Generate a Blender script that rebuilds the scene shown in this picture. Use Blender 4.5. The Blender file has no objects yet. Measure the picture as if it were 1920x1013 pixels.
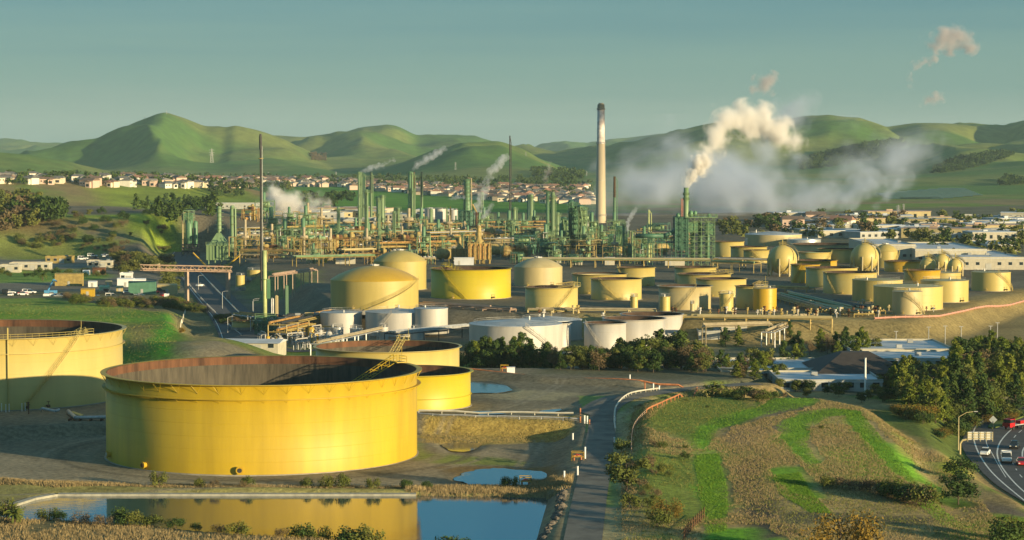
import bpy, bmesh, math, random
import numpy as np
from mathutils import Vector, Matrix
random.seed(7); np.random.seed(7)
SC = bpy.context.scene
COL = SC.collection
PI = math.pi

# ---------------------------------------------------------------- camera, sky, sun, exposure
FPX = 4300.0; CX = 960.0; CY = 506.5; HOR = 285.0; CAMH = 58.0      # measured from the photograph (1920x1013)
PITCH = math.atan((CY - HOR) / FPX)
cd = bpy.data.cameras.new('camera'); cam = bpy.data.objects.new('camera', cd); COL.objects.link(cam)
cam.location = (0, 0, CAMH); cam.rotation_euler = (PI / 2 - PITCH, 0, 0)
cd.sensor_width = 36.0; cd.lens = 36.0 * FPX / 1920.0; cd.clip_start = 1.0; cd.clip_end = 60000.0
SC.camera = cam

SUN_AZ = math.radians(128.0); SUN_EL = math.radians(8.0)
w = bpy.data.worlds.new('World'); SC.world = w; w.use_nodes = True
nt = w.node_tree; nt.nodes.clear()
out = nt.nodes.new('ShaderNodeOutputWorld'); bg = nt.nodes.new('ShaderNodeBackground')
sky = nt.nodes.new('ShaderNodeTexSky'); sky.sky_type = 'NISHITA'; sky.sun_disc = False
sky.sun_elevation = SUN_EL; sky.sun_rotation = SUN_AZ; sky.altitude = 60; sky.air_density = 1.0; sky.dust_density = 1.0; sky.ozone_density = 3.0
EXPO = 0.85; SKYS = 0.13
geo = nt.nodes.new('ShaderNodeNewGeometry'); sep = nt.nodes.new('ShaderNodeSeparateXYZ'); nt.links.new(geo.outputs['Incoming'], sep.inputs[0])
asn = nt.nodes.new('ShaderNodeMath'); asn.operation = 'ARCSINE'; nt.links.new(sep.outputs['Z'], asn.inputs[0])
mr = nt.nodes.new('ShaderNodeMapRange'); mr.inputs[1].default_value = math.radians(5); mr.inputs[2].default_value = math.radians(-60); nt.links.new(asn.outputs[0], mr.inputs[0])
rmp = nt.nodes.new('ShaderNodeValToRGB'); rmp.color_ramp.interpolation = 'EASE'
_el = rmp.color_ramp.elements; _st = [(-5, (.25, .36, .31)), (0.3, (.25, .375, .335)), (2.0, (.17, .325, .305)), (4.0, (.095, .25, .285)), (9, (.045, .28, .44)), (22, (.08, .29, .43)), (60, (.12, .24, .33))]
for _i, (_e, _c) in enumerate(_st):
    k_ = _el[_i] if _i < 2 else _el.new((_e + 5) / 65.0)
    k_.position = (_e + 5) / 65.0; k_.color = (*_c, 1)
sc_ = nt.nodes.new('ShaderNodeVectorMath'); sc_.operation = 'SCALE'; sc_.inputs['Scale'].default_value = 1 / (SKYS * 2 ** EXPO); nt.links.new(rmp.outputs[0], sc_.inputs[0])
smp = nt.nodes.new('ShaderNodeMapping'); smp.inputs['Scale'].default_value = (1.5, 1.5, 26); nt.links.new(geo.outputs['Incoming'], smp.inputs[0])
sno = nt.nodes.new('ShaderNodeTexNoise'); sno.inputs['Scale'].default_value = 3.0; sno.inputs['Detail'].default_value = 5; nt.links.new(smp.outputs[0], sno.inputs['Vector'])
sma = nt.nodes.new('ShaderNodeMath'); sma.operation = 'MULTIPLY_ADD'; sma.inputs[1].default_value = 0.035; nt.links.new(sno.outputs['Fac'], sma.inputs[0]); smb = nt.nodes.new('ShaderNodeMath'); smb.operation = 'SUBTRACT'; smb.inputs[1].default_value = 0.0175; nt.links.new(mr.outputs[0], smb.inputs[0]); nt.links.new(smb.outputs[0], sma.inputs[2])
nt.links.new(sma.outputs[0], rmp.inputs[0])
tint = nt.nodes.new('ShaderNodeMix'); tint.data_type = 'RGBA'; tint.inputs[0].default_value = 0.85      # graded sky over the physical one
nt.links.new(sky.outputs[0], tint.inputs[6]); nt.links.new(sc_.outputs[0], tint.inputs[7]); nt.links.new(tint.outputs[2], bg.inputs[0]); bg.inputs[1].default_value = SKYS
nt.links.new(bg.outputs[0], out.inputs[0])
sl = bpy.data.lights.new('sun', 'SUN'); so = bpy.data.objects.new('sun', sl); COL.objects.link(so)
sl.energy = 5.0; sl.angle = math.radians(0.5); sl.color = (1.0, 0.79, 0.46)
SDIR = Vector((math.sin(SUN_AZ) * math.cos(SUN_EL), math.cos(SUN_AZ) * math.cos(SUN_EL), math.sin(SUN_EL)))
so.rotation_euler = SDIR.to_track_quat('Z', 'Y').to_euler(); so.location = (300, -200, 200)
vs = SC.view_settings; vs.view_transform = 'Standard'; vs.look = 'None'; vs.exposure = EXPO; vs.gamma = 1.0; vs.use_curve_mapping = False
SC.cycles.use_denoising = True; SC.cycles.max_bounces = 6; SC.cycles.volume_bounces = 4; SC.cycles.transparent_max_bounces = 8
SC.cycles.volume_step_rate = 1.0; SC.cycles.volume_max_steps = 256

# ---------------------------------------------------------------- photograph pixel -> place in the world
CP, SP = math.cos(PITCH), math.sin(PITCH)
def ray(px, py):
    a = (px - CX) / FPX; b = (CY - py) / FPX
    return (a, CP + SP * b, -SP + CP * b)
def P(px, py, z=0.0):                      # the point at height z
    d = ray(px, py); t = (z - CAMH) / d[2]
    return (d[0] * t, d[1] * t)
def Q(px, py, y):                          # the point at distance y
    d = ray(px, py); t = y / d[1]
    return Vector((d[0] * t, y, CAMH + d[2] * t))

# ---------------------------------------------------------------- noise and polygons in numpy
_rng = np.random.RandomState(11); _LAT = _rng.rand(256, 256)
def vnoise(x, y):
    xi = np.floor(x).astype(int); yi = np.floor(y).astype(int); fx = x - xi; fy = y - yi
    fx = fx * fx * (3 - 2 * fx); fy = fy * fy * (3 - 2 * fy)
    a = _LAT[xi & 255, yi & 255]; b = _LAT[(xi + 1) & 255, yi & 255]; c = _LAT[xi & 255, (yi + 1) & 255]; d = _LAT[(xi + 1) & 255, (yi + 1) & 255]
    return (a * (1 - fx) + b * fx) * (1 - fy) + (c * (1 - fx) + d * fx) * fy
def fbm(x, y, s, o=4):
    r = 0; a = 1; t = 0
    for k in range(o):
        r = r + a * vnoise(x / s + 17.3 * k, y / s + 9.1 * k); t += a; a *= 0.5; s *= 0.5
    return r / t
def sstep(a, b, x):
    t = np.clip((x - a) / (b - a), 0, 1); return t * t * (3 - 2 * t)
def seg_dist(x, y, pts, closed):
    n = len(pts); best = np.full(x.shape, 1e18)
    for i in range(n if closed else n - 1):
        ax, ay = pts[i]; bx, by = pts[(i + 1) % n]; dx, dy = bx - ax, by - ay
        t = np.clip(((x - ax) * dx + (y - ay) * dy) / (dx * dx + dy * dy + 1e-9), 0, 1)
        best = np.minimum(best, (x - ax - t * dx) ** 2 + (y - ay - t * dy) ** 2)
    return np.sqrt(best)
def inside(x, y, pts):
    r = np.zeros(x.shape, bool); n = len(pts)
    for i in range(n):
        ax, ay = pts[i]; bx, by = pts[(i + 1) % n]
        if ay == by: continue
        c = ((ay > y) != (by > y)) & (x < (bx - ax) * (y - ay) / (by - ay) + ax)
        r ^= c
    return r
def sdist(x, y, pts):                      # signed distance, positive inside
    d = seg_dist(x, y, pts, True); return np.where(inside(x, y, pts), d, -d)
def apply(x, y, pts, margin, fn):          # run fn on the points near a polygon only
    a = np.array(pts); m = (x > a[:, 0].min() - margin) & (x < a[:, 0].max() + margin) & (y > a[:, 1].min() - margin) & (y < a[:, 1].max() + margin)
    if m.any(): fn(m)

# ---------------------------------------------------------------- the relief
def PP(z, *pts): return [P(a, b, z) for a, b in pts]
ROAD = [(1078, 1120), (1086, 1060), (1093, 1013), (1104, 945), (1115, 885), (1122, 845), (1127, 815), (1130, 790), (1133, 772), (1150, 757), (1182, 745), (1225, 738), (1290, 729), (1345, 724), (1420, 719)]
ROADZ = [1.5, 1.5, 1.5, 1.5, 1.5, 1.5, 1.9, 2.4, 2.9, 3.2, 3.5, 3.7, 3.8, 3.8, 3.8]
ROADW = [P(a, b, z) for (a, b), z in zip(ROAD, ROADZ)]
HIGHWAY = PP(0, (470, 660), (455, 620), (436, 590), (408, 560), (385, 535), (366, 512), (352, 495), (345, 482), (350, 470))
FREEWAY = PP(-4, (1799, 838), (1806, 808), (1830, 787), (1875, 769), (1925, 757), (2000, 747), (2150, 742), (2150, 1100), (2080, 1050), (1990, 985), (1920, 948), (1868, 915), (1830, 880))
TERR = PP(6, (380, 500), (430, 499), (545, 512), (600, 545), (640, 572), (860, 584), (1060, 589), (1270, 591), (1300, 600), (1400, 601), (1690, 600), (1765, 588), (1850, 560), (1935, 545), (2400, 520)) + [(1200, 2700), (-700, 2700), (-420, 1500), (-200, 1250)]
FEATURES = [   # (polygon, height, width of the slope outside it)
    (TERR, 6.0, 12), 
    (PP(2.5, (-900, 800), (0, 800), (200, 790), (330, 772), (640, 772), (790, 787), (1060, 792), (1088, 785), (1085, 765), (1170, 738), (1330, 715), (1420, 708), (1420, 690), (860, 690), (500, 700), (225, 690), (-900, 700)), 2.5, 4.5),
    (PP(7, (-700, 572), (-50, 566), (110, 562), (230, 575), (330, 586), (372, 600), (395, 626), (380, 650), (300, 640), (200, 625), (-700, 630)), 7.0, 26),
    (PP(5, (-500, 540), (60, 543), (320, 540), (360, 560), (330, 575), (60, 565), (-500, 565)), 2.5, 12),
    ([(-420, 1330), (-330, 1345), (-225, 1365), (-192, 1400), (-205, 1500), (-300, 1540), (-560, 1560), (-560, 1400)], 21.0, 95),
    ([(-900, 1050), (-350, 1080), (-290, 1130), (-330, 1180), (-900, 1250)], 6.0, 60),
    ([(-1200, 2150), (-520, 2150), (-440, 2230), (-370, 2350), (-420, 2500), (-1200, 2500)], 30.0, 210),
    ([(-900, 1640), (-420, 1680), (-330, 1760), (-450, 1830), (-900, 1800)], 17.0, 120),
    (PP(0, (1200, 470), (1330, 420), (1300, 440)), 6.0, 10),
    (FREEWAY, -4.0, 9),
    ([(11, 240), (16, 330), (21, 400), (23.5, 450), (28, 488), (40, 500), (52, 502), (66, 503), (74, 488), (74, 450), (68, 400), (64, 340), (66, 240)], 5.6, 7),
    (PP(-.35, (10, 968), (30, 950), (70, 938), (110, 931), (330, 932), (780, 932), (1044, 936), (1040, 975), (1005, 1030), (850, 1034), (700, 1020), (560, 1010), (400, 998), (250, 984), (120, 976), (40, 975)), -1.7, 2.0),
]
PUDDLES = [  # (pixel outline, ground height)
    ([(826, 834), (845, 829), (905, 831), (895, 841), (872, 847), (846, 846)], 0.0),
    ([(853, 899), (880, 884), (925, 878), (985, 882), (1034, 887), (1036, 900), (1012, 911), (930, 911), (880, 908)], 0.0),
    ([(880, 714), (915, 714), (945, 722), (962, 732), (940, 736), (880, 737)], 2.5),
    ([(1012, 770), (1050, 766), (1052, 769), (1034, 774), (1015, 773)], 2.5),
    ([(882, 771), (915, 770), (950, 776), (900, 778)], 2.5)]
def height(x, y):
    r = np.sqrt(x * x + y * y)
    z = 6.0 * sstep(1900, 2700, y) + 10 * sstep(2600, 3600, y) * sstep(-100, 500, x + 700)
    z = z + (fbm(x, y, 160, 3) - 0.5) * 5.0 * sstep(750, 1400, r) * (1 - 0.8 * sstep(0, 60, sdist(x, y, TERR)))
    z = z + (fbm(x, y, 26, 3) - 0.5) * 0.5 * sstep(300, 360, r)
    for pts, h, wd in FEATURES:
        def f(m):
            wgt = sstep(-wd, 0, sdist(x[m], y[m], pts)); hh = h
            if h == 5.6: hh = 1.5 + 3.5 * sstep(325, 500, y[m]) - 0.03 * (x[m] - 26)
            if h > 6.5: hh = h + (fbm(x[m], y[m], 90 if h > 12 else 30, 3) - 0.5) * h * 0.35
            z[m] = z[m] * (1 - wgt) + hh * wgt
        apply(x, y, pts, wd, f)
    # berm in front of the upper yard, ridge of spoil on the near shore, gullied banks
    for line, hh, wd in ((PP(2.5, (640, 772), (790, 787), (1060, 794)), 0.9, 3.5), (PP(0, (0, 905), (60, 912), (300, 921), (780, 922)), 0.6, 3.0),
                         (PP(2.5, (860, 702), (1020, 716), (1190, 724)), 1.4, 5.0)):
        def f(m): z[m] += hh * (1 - sstep(0, wd, seg_dist(x[m], y[m], line, False)))
        apply(x, y, line, 10, f)
    def hillf(m):                                        # benches cut into the near hill
        s = np.clip(z[m] / 5.6, 0, 1); b = np.abs(((z[m] * 0.8 + 0.3 * fbm(x[m], y[m], 25, 2)) % 1.0) - 0.5)
        z[m] += np.where(z[m] > 1.2, 0.8 * (b - 0.25) * s, 0) + (fbm(x[m], y[m], 14, 2) - 0.5) * 0.35 * s
    apply(x, y, FEATURES[10][0], 15, hillf)
    for pts, g in PUDDLES:
        pw = [P(a, b, g) for a, b in pts]
        def f(m):
            wgt = sstep(-2.5, 1.5, sdist(x[m], y[m], pw)); z[m] = z[m] * (1 - wgt) + (g - 0.45) * wgt
        apply(x, y, pw, 4, f)
    for line, hh, hw, fall in ((ROADW, 1.5, 3.4, 7.0), (HIGHWAY, -1.0, 13.0, 12.0)):
        def f(m):
            wgt = 1 - sstep(hw, hw + fall, seg_dist(x[m], y[m], line, False))
            tgt = hh if hh < 0 else np.interp(y[m], [p_[1] for p_ in ROADW[:12]], ROADZ[:12])
            z[m] = z[m] * (1 - wgt) + tgt * wgt
        apply(x, y, line, 30, f)
    # far hills: ridge lines as the skyline shows them, each at its own distance
    px = CX + FPX * x / np.maximum(y, 1)
    far = np.zeros_like(z); m = y > 2600
    acc = np.zeros(m.sum()); xm, ym, pm = x[m], y[m], px[m]
    for D, wf, wb, amp, pr in RIDGES:
        gx = np.arange(-1000, 3100, 4.0); gy = np.interp(gx, [a for a, b in pr], [b for a, b in pr]); kw = np.exp(-np.linspace(-2, 2, 7) ** 2); gy = np.convolve(np.pad(gy, 3, 'edge'), kw / kw.sum(), 'valid')
        t0 = np.clip(np.abs(ym - D) / wf, 0, 1.2)
        q = np.interp(pm + (fbm(xm, ym, 900, 3) - 0.5) * 330 * t0, gx, gy)
        zr = np.maximum(CAMH + (HOR - q) / FPX * D - 4, 0)
        t = np.where(ym < D, (D - ym) / wf, (ym - D) / wb); bell = np.exp(-(t ** 2) * 1.2) * sstep(1.8, 1.2, t) if False else np.exp(-(t ** 2) * 1.6)
        rid = fbm(xm + D, ym * 0.55, 560, 2) * 3.2 - 1.6 + 0.55 * np.sin(fbm(xm, ym * 0.6, 1100, 2) * 26)
        b2 = bell * (1 + amp * 0.95 * rid * np.clip((1 - bell) * 1.6, 0, 1) ** .8)
        acc += np.maximum(zr * b2, 0) ** 4
    hz_ = acc ** 0.25; rg = 1 - np.abs(2 * fbm(xm + 300, ym * .8, 330, 3) - 1) * 2.4
    z[m] += (hz_ + 31 * (rg - .5) * sstep(8, 50, hz_) * (1 - .85 * sstep(75, 150, hz_))) * sstep(2600, 3300, ym)
    return z
GREENB = [[(1290, 825), (1330, 790), (1420, 765), (1480, 745), (1535, 752), (1500, 770), (1420, 785), (1345, 810), (1318, 843), (1300, 842)],
          [(1455, 800), (1500, 775), (1560, 766), (1620, 780), (1560, 782), (1520, 800), (1515, 830), (1545, 870), (1525, 872), (1480, 840)],
          [(1575, 768), (1612, 772), (1660, 820), (1720, 880), (1790, 935), (1830, 950), (1770, 950), (1700, 900), (1640, 850)],
          [(1300, 848), (1345, 845), (1365, 900), (1362, 970), (1322, 975), (1310, 900)], [(1450, 878), (1500, 872), (1520, 900), (1560, 935), (1520, 935), (1460, 905)],
          [(1320, 985), (1440, 985), (1470, 1013), (1470, 1060), (1300, 1060)]]
OLIVE = [[(1210, 792), (1300, 740), (1400, 745), (1420, 775), (1330, 830), (1250, 820)], [(1200, 850), (1300, 860), (1330, 960), (1250, 985), (1190, 930)], [(1560, 840), (1640, 850), (1690, 900), (1620, 900), (1560, 880)], [(1780, 985), (1960, 975), (1960, 1040), (1740, 1040)]]
BRUSHP = [[(1385, 855), (1440, 855), (1460, 940), (1520, 1000), (1420, 1013), (1385, 930)], [(1380, 800), (1480, 765), (1530, 758), (1480, 790), (1410, 840), (1360, 850)]]
RIDGES = [
    (5600, 1100, 900, .75, [(-900, 330), (0, 312), (40, 296), (90, 283), (130, 275), (190, 269), (220, 255), (260, 235), (296, 218), (312, 214), (345, 226), (385, 245), (425, 250), (442, 246), (485, 258), (520, 272), (560, 290), (620, 320), (800, 400)]),
    (7400, 1600, 1000, .8, [(300, 330), (400, 270), (480, 255), (520, 257), (575, 263), (640, 258), (690, 246), (716, 241), (728, 238), (750, 242), (790, 262), (830, 256), (868, 256), (905, 268), (950, 284), (1010, 292), (1060, 310), (1200, 380)]),
    (4700, 800, 700, .7, [(600, 420), (680, 345), (740, 322), (800, 305), (860, 292), (930, 289), (985, 302), (1030, 318), (1120, 360), (1300, 420)]),
    (6300, 1000, 900, .8, [(850, 330), (920, 300), (985, 293), (1040, 300), (1100, 296), (1160, 290), (1200, 296), (1260, 292), (1330, 300), (1400, 320)]),
    (11500, 2000, 1500, .5, [(-800, 262), (-60, 262), (0, 263), (30, 265), (60, 271), (130, 277), (300, 290), (700, 300), (900, 285), (960, 280), (1010, 280), (1060, 274), (1100, 278), (1160, 268), (1230, 255), (1262, 256), (1300, 262), (1400, 262), (2000, 262), (3000, 262)]),
    (6200, 1700, 1000, .8, [(1100, 330), (1200, 285), (1270, 262), (1320, 252), (1362, 246), (1440, 256), (1500, 247), (1545, 245), (1600, 249), (1655, 262), (1710, 249), (1765, 243), (1800, 241), (1850, 247), (1878, 251), (1905, 243), (1960, 238), (2200, 250), (3000, 250)]),
    (4300, 800, 700, .7, [(1500, 400), (1640, 345), (1700, 325), (1760, 312), (1800, 300), (1840, 290), (1880, 282), (1925, 280), (2000, 272), (2300, 270), (3000, 290)]),
    (4300, 700, 700, .6, [(-900, 280), (-100, 285), (0, 292), (60, 298), (130, 309), (220, 325), (300, 340), (420, 380)]),
]
def _grid():
    az = np.concatenate([np.radians(np.linspace(-58, -16, 40, endpoint=False)), np.radians(np.linspace(-16, 16, 560, endpoint=False)), np.radians(np.linspace(16, 58, 41))])
    r = [150.0]
    while r[-1] < 15500:
        q = r[-1]; r.append(q + (6.0 if q < 300 else q * 0.0034 if q < 620 else q * 0.0085))
    return az, np.array(r)
AZ, RR = _grid()
A2, R2 = np.meshgrid(AZ, RR)
GX, GY = R2 * np.sin(A2), R2 * np.cos(A2)
GZ = height(GX.ravel(), GY.ravel()).reshape(GX.shape)
def HZ(x, y):                                            # terrain height, bilinear on the mesh grid
    a = math.atan2(x, y); r = math.hypot(x, y)
    i = min(max(int(np.searchsorted(AZ, a)) - 1, 0), len(AZ) - 2); j = min(max(int(np.searchsorted(RR, r)) - 1, 0), len(RR) - 2)
    u = min(max((a - AZ[i]) / (AZ[i + 1] - AZ[i]), 0), 1); v = min(max((r - RR[j]) / (RR[j + 1] - RR[j]), 0), 1)
    return float((GZ[j, i] * (1 - u) + GZ[j, i + 1] * u) * (1 - v) + (GZ[j + 1, i] * (1 - u) + GZ[j + 1, i + 1] * u) * v)
def G(px, py):                                           # where the sight line through a pixel meets the terrain
    d = ray(px, py); a = math.atan2(d[0], d[1]); i = min(max(int(np.searchsorted(AZ, a)) - 1, 0), len(AZ) - 2)
    u = (a - AZ[i]) / (AZ[i + 1] - AZ[i]); col = GZ[:, i] * (1 - u) + GZ[:, i + 1] * u
    sl_ = d[2] / math.hypot(d[0], d[1]); line = CAMH + sl_ * RR
    k = np.nonzero(line <= col)[0]
    if len(k) == 0: r = 9000.0
    else:
        k = k[0]
        if k == 0: r = RR[0]
        else:
            f0 = line[k - 1] - col[k - 1]; f1 = line[k] - col[k]; r = RR[k - 1] + (RR[k] - RR[k - 1]) * f0 / (f0 - f1 + 1e-9)
    x, y = r * math.sin(a), r * math.cos(a)
    return Vector((x, y, HZ(x, y)))

LM = [(674, 440, 'the tallest column cluster'), (740, 455, 'the ringed column'), (771, 435, 'the second column cluster'), (876, 425, 'the derrick topped tower'), (898, 480, 'the orange heater'), (964, 440, 'the antenna column'), (994, 425, 'the plain pale column'), (1036, 450, 'the smooth column pair'), (1083, 450, 'the twin block towers'), (1126, 420, 'the concrete chimney'), (1152, 435, 'the rusty topped stack'), (1180, 485, 'the stout pale column'), (1216, 485, 'the lone thin stack'), (1300, 480, 'the lattice unit'), (634, 450, 'the skirted green column'), (530, 475, 'the short thick column'), (433, 480, 'the boxy green reactor'), (492, 480, 'the flare mast'),
      (950, 660, 'the widest white tank'), (1135, 660, 'the rust roofed white tank'), (1240, 650, 'the rearmost white tank'), (1380, 680, 'the beige pipe bridge'), (1560, 660, 'the steel storage frames'), (1700, 670, 'the white roofed buildings'), (1620, 720, 'the tall white pole'), (1500, 715, 'the low grey office'), (1800, 800, 'the street lamp'), (1850, 800, 'the sign gantry'), (1905, 760, 'the red truck'), (350, 460, 'the green silos'), (60, 410, 'the dark ridge clump'), (290, 430, 'the grassy bluff'), (500, 350, 'the flare mast'), (265, 490, 'the truss bridge'), (1690, 430, 'the twin pylons'), (1470, 440, 'the farthest pale tank'), (1720, 460, 'the solitary tree'), (1850, 480, 'the long warehouse'), (1830, 420, 'the flat brown building'), (1340, 735, 'the rust coloured rail'), (1175, 900, 'the leaning olive tree'), (490, 910, 'the huge yellow tank'), (26, 970, 'the spiky palm'), (950, 900, 'the blue puddle')]
def near(px, py, look):                     # says where a thing stands by the nearest landmark
    q = min(LM, key=lambda l: (l[0] - px) ** 2 + 4 * (l[1] - py) ** 2); dx, dy = px - q[0], py - q[1]
    a = ('well ' if abs(dx) > 45 else 'just ') + ('right of ' if dx > 0 else 'left of ') if abs(dx) > 12 else ''
    b = '' if abs(dy) < 7 and a else ('in front of ' if dy > 0 else 'behind ')
    return look + ' ' + (a + ('and ' if a and b else '') + b) + q[2]
def wpix(x, y, z): 
    dz = z - CAMH; f = y * CP - dz * SP; return CX + FPX * x / f, CY - FPX * (y * SP + dz * CP) / f

# ---------------------------------------------------------------- materials
MATS = {}
def mat(name, col, rough=0.6, metal=0.0, var=0.12, scale=0.5, bump=0.0, col2=None, spec=0.5, streak=False, emit=None):
    if name in MATS: return MATS[name]
    m = bpy.data.materials.new(name); m.use_nodes = True; t = m.node_tree; b = t.nodes['Principled BSDF']
    b.inputs['Roughness'].default_value = rough; b.inputs['Metallic'].default_value = metal
    if 'Specular IOR Level' in b.inputs: b.inputs['Specular IOR Level'].default_value = spec
    c = t.nodes.new('ShaderNodeTexCoord'); mp = t.nodes.new('ShaderNodeMapping'); t.links.new(c.outputs['Object'], mp.inputs[0])
    if streak: mp.inputs['Scale'].default_value = (1, 1, 0.12)
    n = t.nodes.new('ShaderNodeTexNoise'); n.inputs['Scale'].default_value = scale; n.inputs['Detail'].default_value = 6; n.inputs['Roughness'].default_value = 0.65
    t.links.new(mp.outputs[0], n.inputs['Vector'])
    rp = t.nodes.new('ShaderNodeValToRGB'); e = rp.color_ramp.elements
    c2 = col2 or tuple(max(0, v * (1 - 2.2 * var)) for v in col); c1 = tuple(min(1, v * (1 + var)) for v in col)
    e[0].position = 0.3 if col2 is None else 0.36; e[0].color = (*c2, 1); e[1].position = 0.62; e[1].color = (*c1, 1)
    t.links.new(n.outputs['Fac'], rp.inputs[0]); t.links.new(rp.outputs[0], b.inputs['Base Color'])
    if bump:
        bp = t.nodes.new('ShaderNodeBump'); bp.inputs['Strength'].default_value = min(bump, 1); bp.inputs['Distance'].default_value = 0.15 * bump
        t.links.new(n.outputs['Fac'], bp.inputs['Height']); t.links.new(bp.outputs[0], b.inputs['Normal'])
    if emit: b.inputs['Emission Color'].default_value = (*emit, 1); b.inputs['Emission Strength'].default_value = 1.0
    MATS[name] = m; return m

# ---------------------------------------------------------------- mesh helpers
class MB:
    def __init__(s): s.v = []; s.f = []; s.mi = []; s.cur = 0
    def m(s, i): s.cur = i; return s
    def add(s, vs, fs):
        b = len(s.v); s.v += [tuple(v) for v in vs]; s.f += [tuple(b + i for i in f) for f in fs]; s.mi += [s.cur] * len(fs); return s
    def box(s, x0, x1, y0, y1, z0, z1, M=None):
        vs = [Vector(p) for p in ((x0, y0, z0), (x1, y0, z0), (x1, y1, z0), (x0, y1, z0), (x0, y0, z1), (x1, y0, z1), (x1, y1, z1), (x0, y1, z1))]
        if M: vs = [M @ v for v in vs]
        return s.add(vs, [(0, 3, 2, 1), (4, 5, 6, 7), (0, 1, 5, 4), (1, 2, 6, 5), (2, 3, 7, 6), (3, 0, 4, 7)])
    def bar(s, a, b, r, n=6, r2=None, cap=True):
        a = Vector(a); b = Vector(b); d = b - a
        if d.length < 1e-6: return s
        d.normalize(); u = d.orthogonal().normalized(); w_ = d.cross(u); r2 = r if r2 is None else r2
        off = PI / 4 if n == 4 else 0
        vs = [a + (u * math.cos(2 * PI * k / n + off) + w_ * math.sin(2 * PI * k / n + off)) * r for k in range(n)] + [b + (u * math.cos(2 * PI * k / n + off) + w_ * math.sin(2 * PI * k / n + off)) * r2 for k in range(n)]
        fs = [(k, (k + 1) % n, n + (k + 1) % n, n + k) for k in range(n)]
        if cap: fs += [tuple(range(n))[::-1], tuple(range(n, 2 * n))]
        return s.add(vs, fs)
    def tube(s, pts, r, n=6):
        for a, b in zip(pts[:-1], pts[1:]): s.bar(a, b, r, n)
        return s
    def lathe(s, prof, n=24, x=0, y=0, z=0, cap=False, a0=0, a1=2 * PI):
        full = abs(a1 - a0 - 2 * PI) < 1e-6; k_ = n if full else n + 1; vs = []
        for r, h in prof:
            for k in range(k_):
                a = a0 + (a1 - a0) * k / n; vs.append((x + r * math.cos(a), y + r * math.sin(a), z + h))
        fs = []
        for j in range(len(prof) - 1):
            for k in range(n):
                k2 = (k + 1) % k_; fs.append((j * k_ + k, j * k_ + k2, (j + 1) * k_ + k2, (j + 1) * k_ + k))
        if cap and full:
            fs.append(tuple(range(n))[::-1]); fs.append(tuple(range((len(prof) - 1) * n, len(prof) * n)))
        return s.add(vs, fs)
    def prism(s, pts, z0, z1):
        n = len(pts); vs = [(a, b, z0) for a, b in pts] + [(a, b, z1) for a, b in pts]
        return s.add(vs, [(k, (k + 1) % n, n + (k + 1) % n, n + k) for k in range(n)] + [tuple(range(n))[::-1], tuple(range(n, 2 * n))])
    def mesh(s, name, mats, smooth=False):
        me = bpy.data.meshes.new(name); me.from_pydata(s.v, [], s.f)
        for m_ in (mats if isinstance(mats, (list, tuple)) else [mats]): me.materials.append(m_)
        if len(me.materials) > 1: me.polygons.foreach_set('material_index', s.mi)
        if smooth: me.polygons.foreach_set('use_smooth', [True] * len(me.polygons))
        me.update(); return me
    def build(s, name, mats, parent=None, smooth=False, loc=None):
        if not s.v: return None
        o = bpy.data.objects.new(name, s.mesh(name, mats, smooth)); COL.objects.link(o)
        if parent: o.parent = parent
        if loc is not None: o.location = loc
        return o
def tag(o, label=None, cat=None, group=None, kind=None):
    if label: o['label'] = label
    if cat: o['category'] = cat
    if group: o['group'] = group
    if kind or cat: o['kind'] = kind or 'thing'
    return o
def thing(name, label, cat, loc=(0, 0, 0), rz=0, group=None):
    o = bpy.data.objects.new(name, None); COL.objects.link(o); o.location = loc; o.rotation_euler = (0, 0, rz); o.empty_display_size = 0.5
    return tag(o, label, cat, group)
def inst(name, me, parent=None, loc=(0, 0, 0), rz=0, sc=1, rot=None):
    o = bpy.data.objects.new(name, me); COL.objects.link(o); o.location = loc; o.rotation_euler = rot or (0, 0, rz)
    o.scale = (sc, sc, sc) if not isinstance(sc, (tuple, list)) else sc
    if parent: o.parent = parent
    return o
def copy_tree(o, loc=None, rz=None, label=None, group=None):
    def cp(a, par):
        c = a.copy(); COL.objects.link(c)
        if par: c.parent = par
        for ch in KIDS.get(a.name, ()): cp(ch, c)
        return c
    KIDS = {}
    def walk(a):
        KIDS[a.name] = list(a.children)
        for ch in a.children: walk(ch)
    walk(o); c = cp(o, None)
    if loc is not None: c.location = loc
    if rz is not None: c.rotation_euler = (0, 0, rz)
    if label: c['label'] = label
    if group: c['group'] = group
    return c
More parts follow.
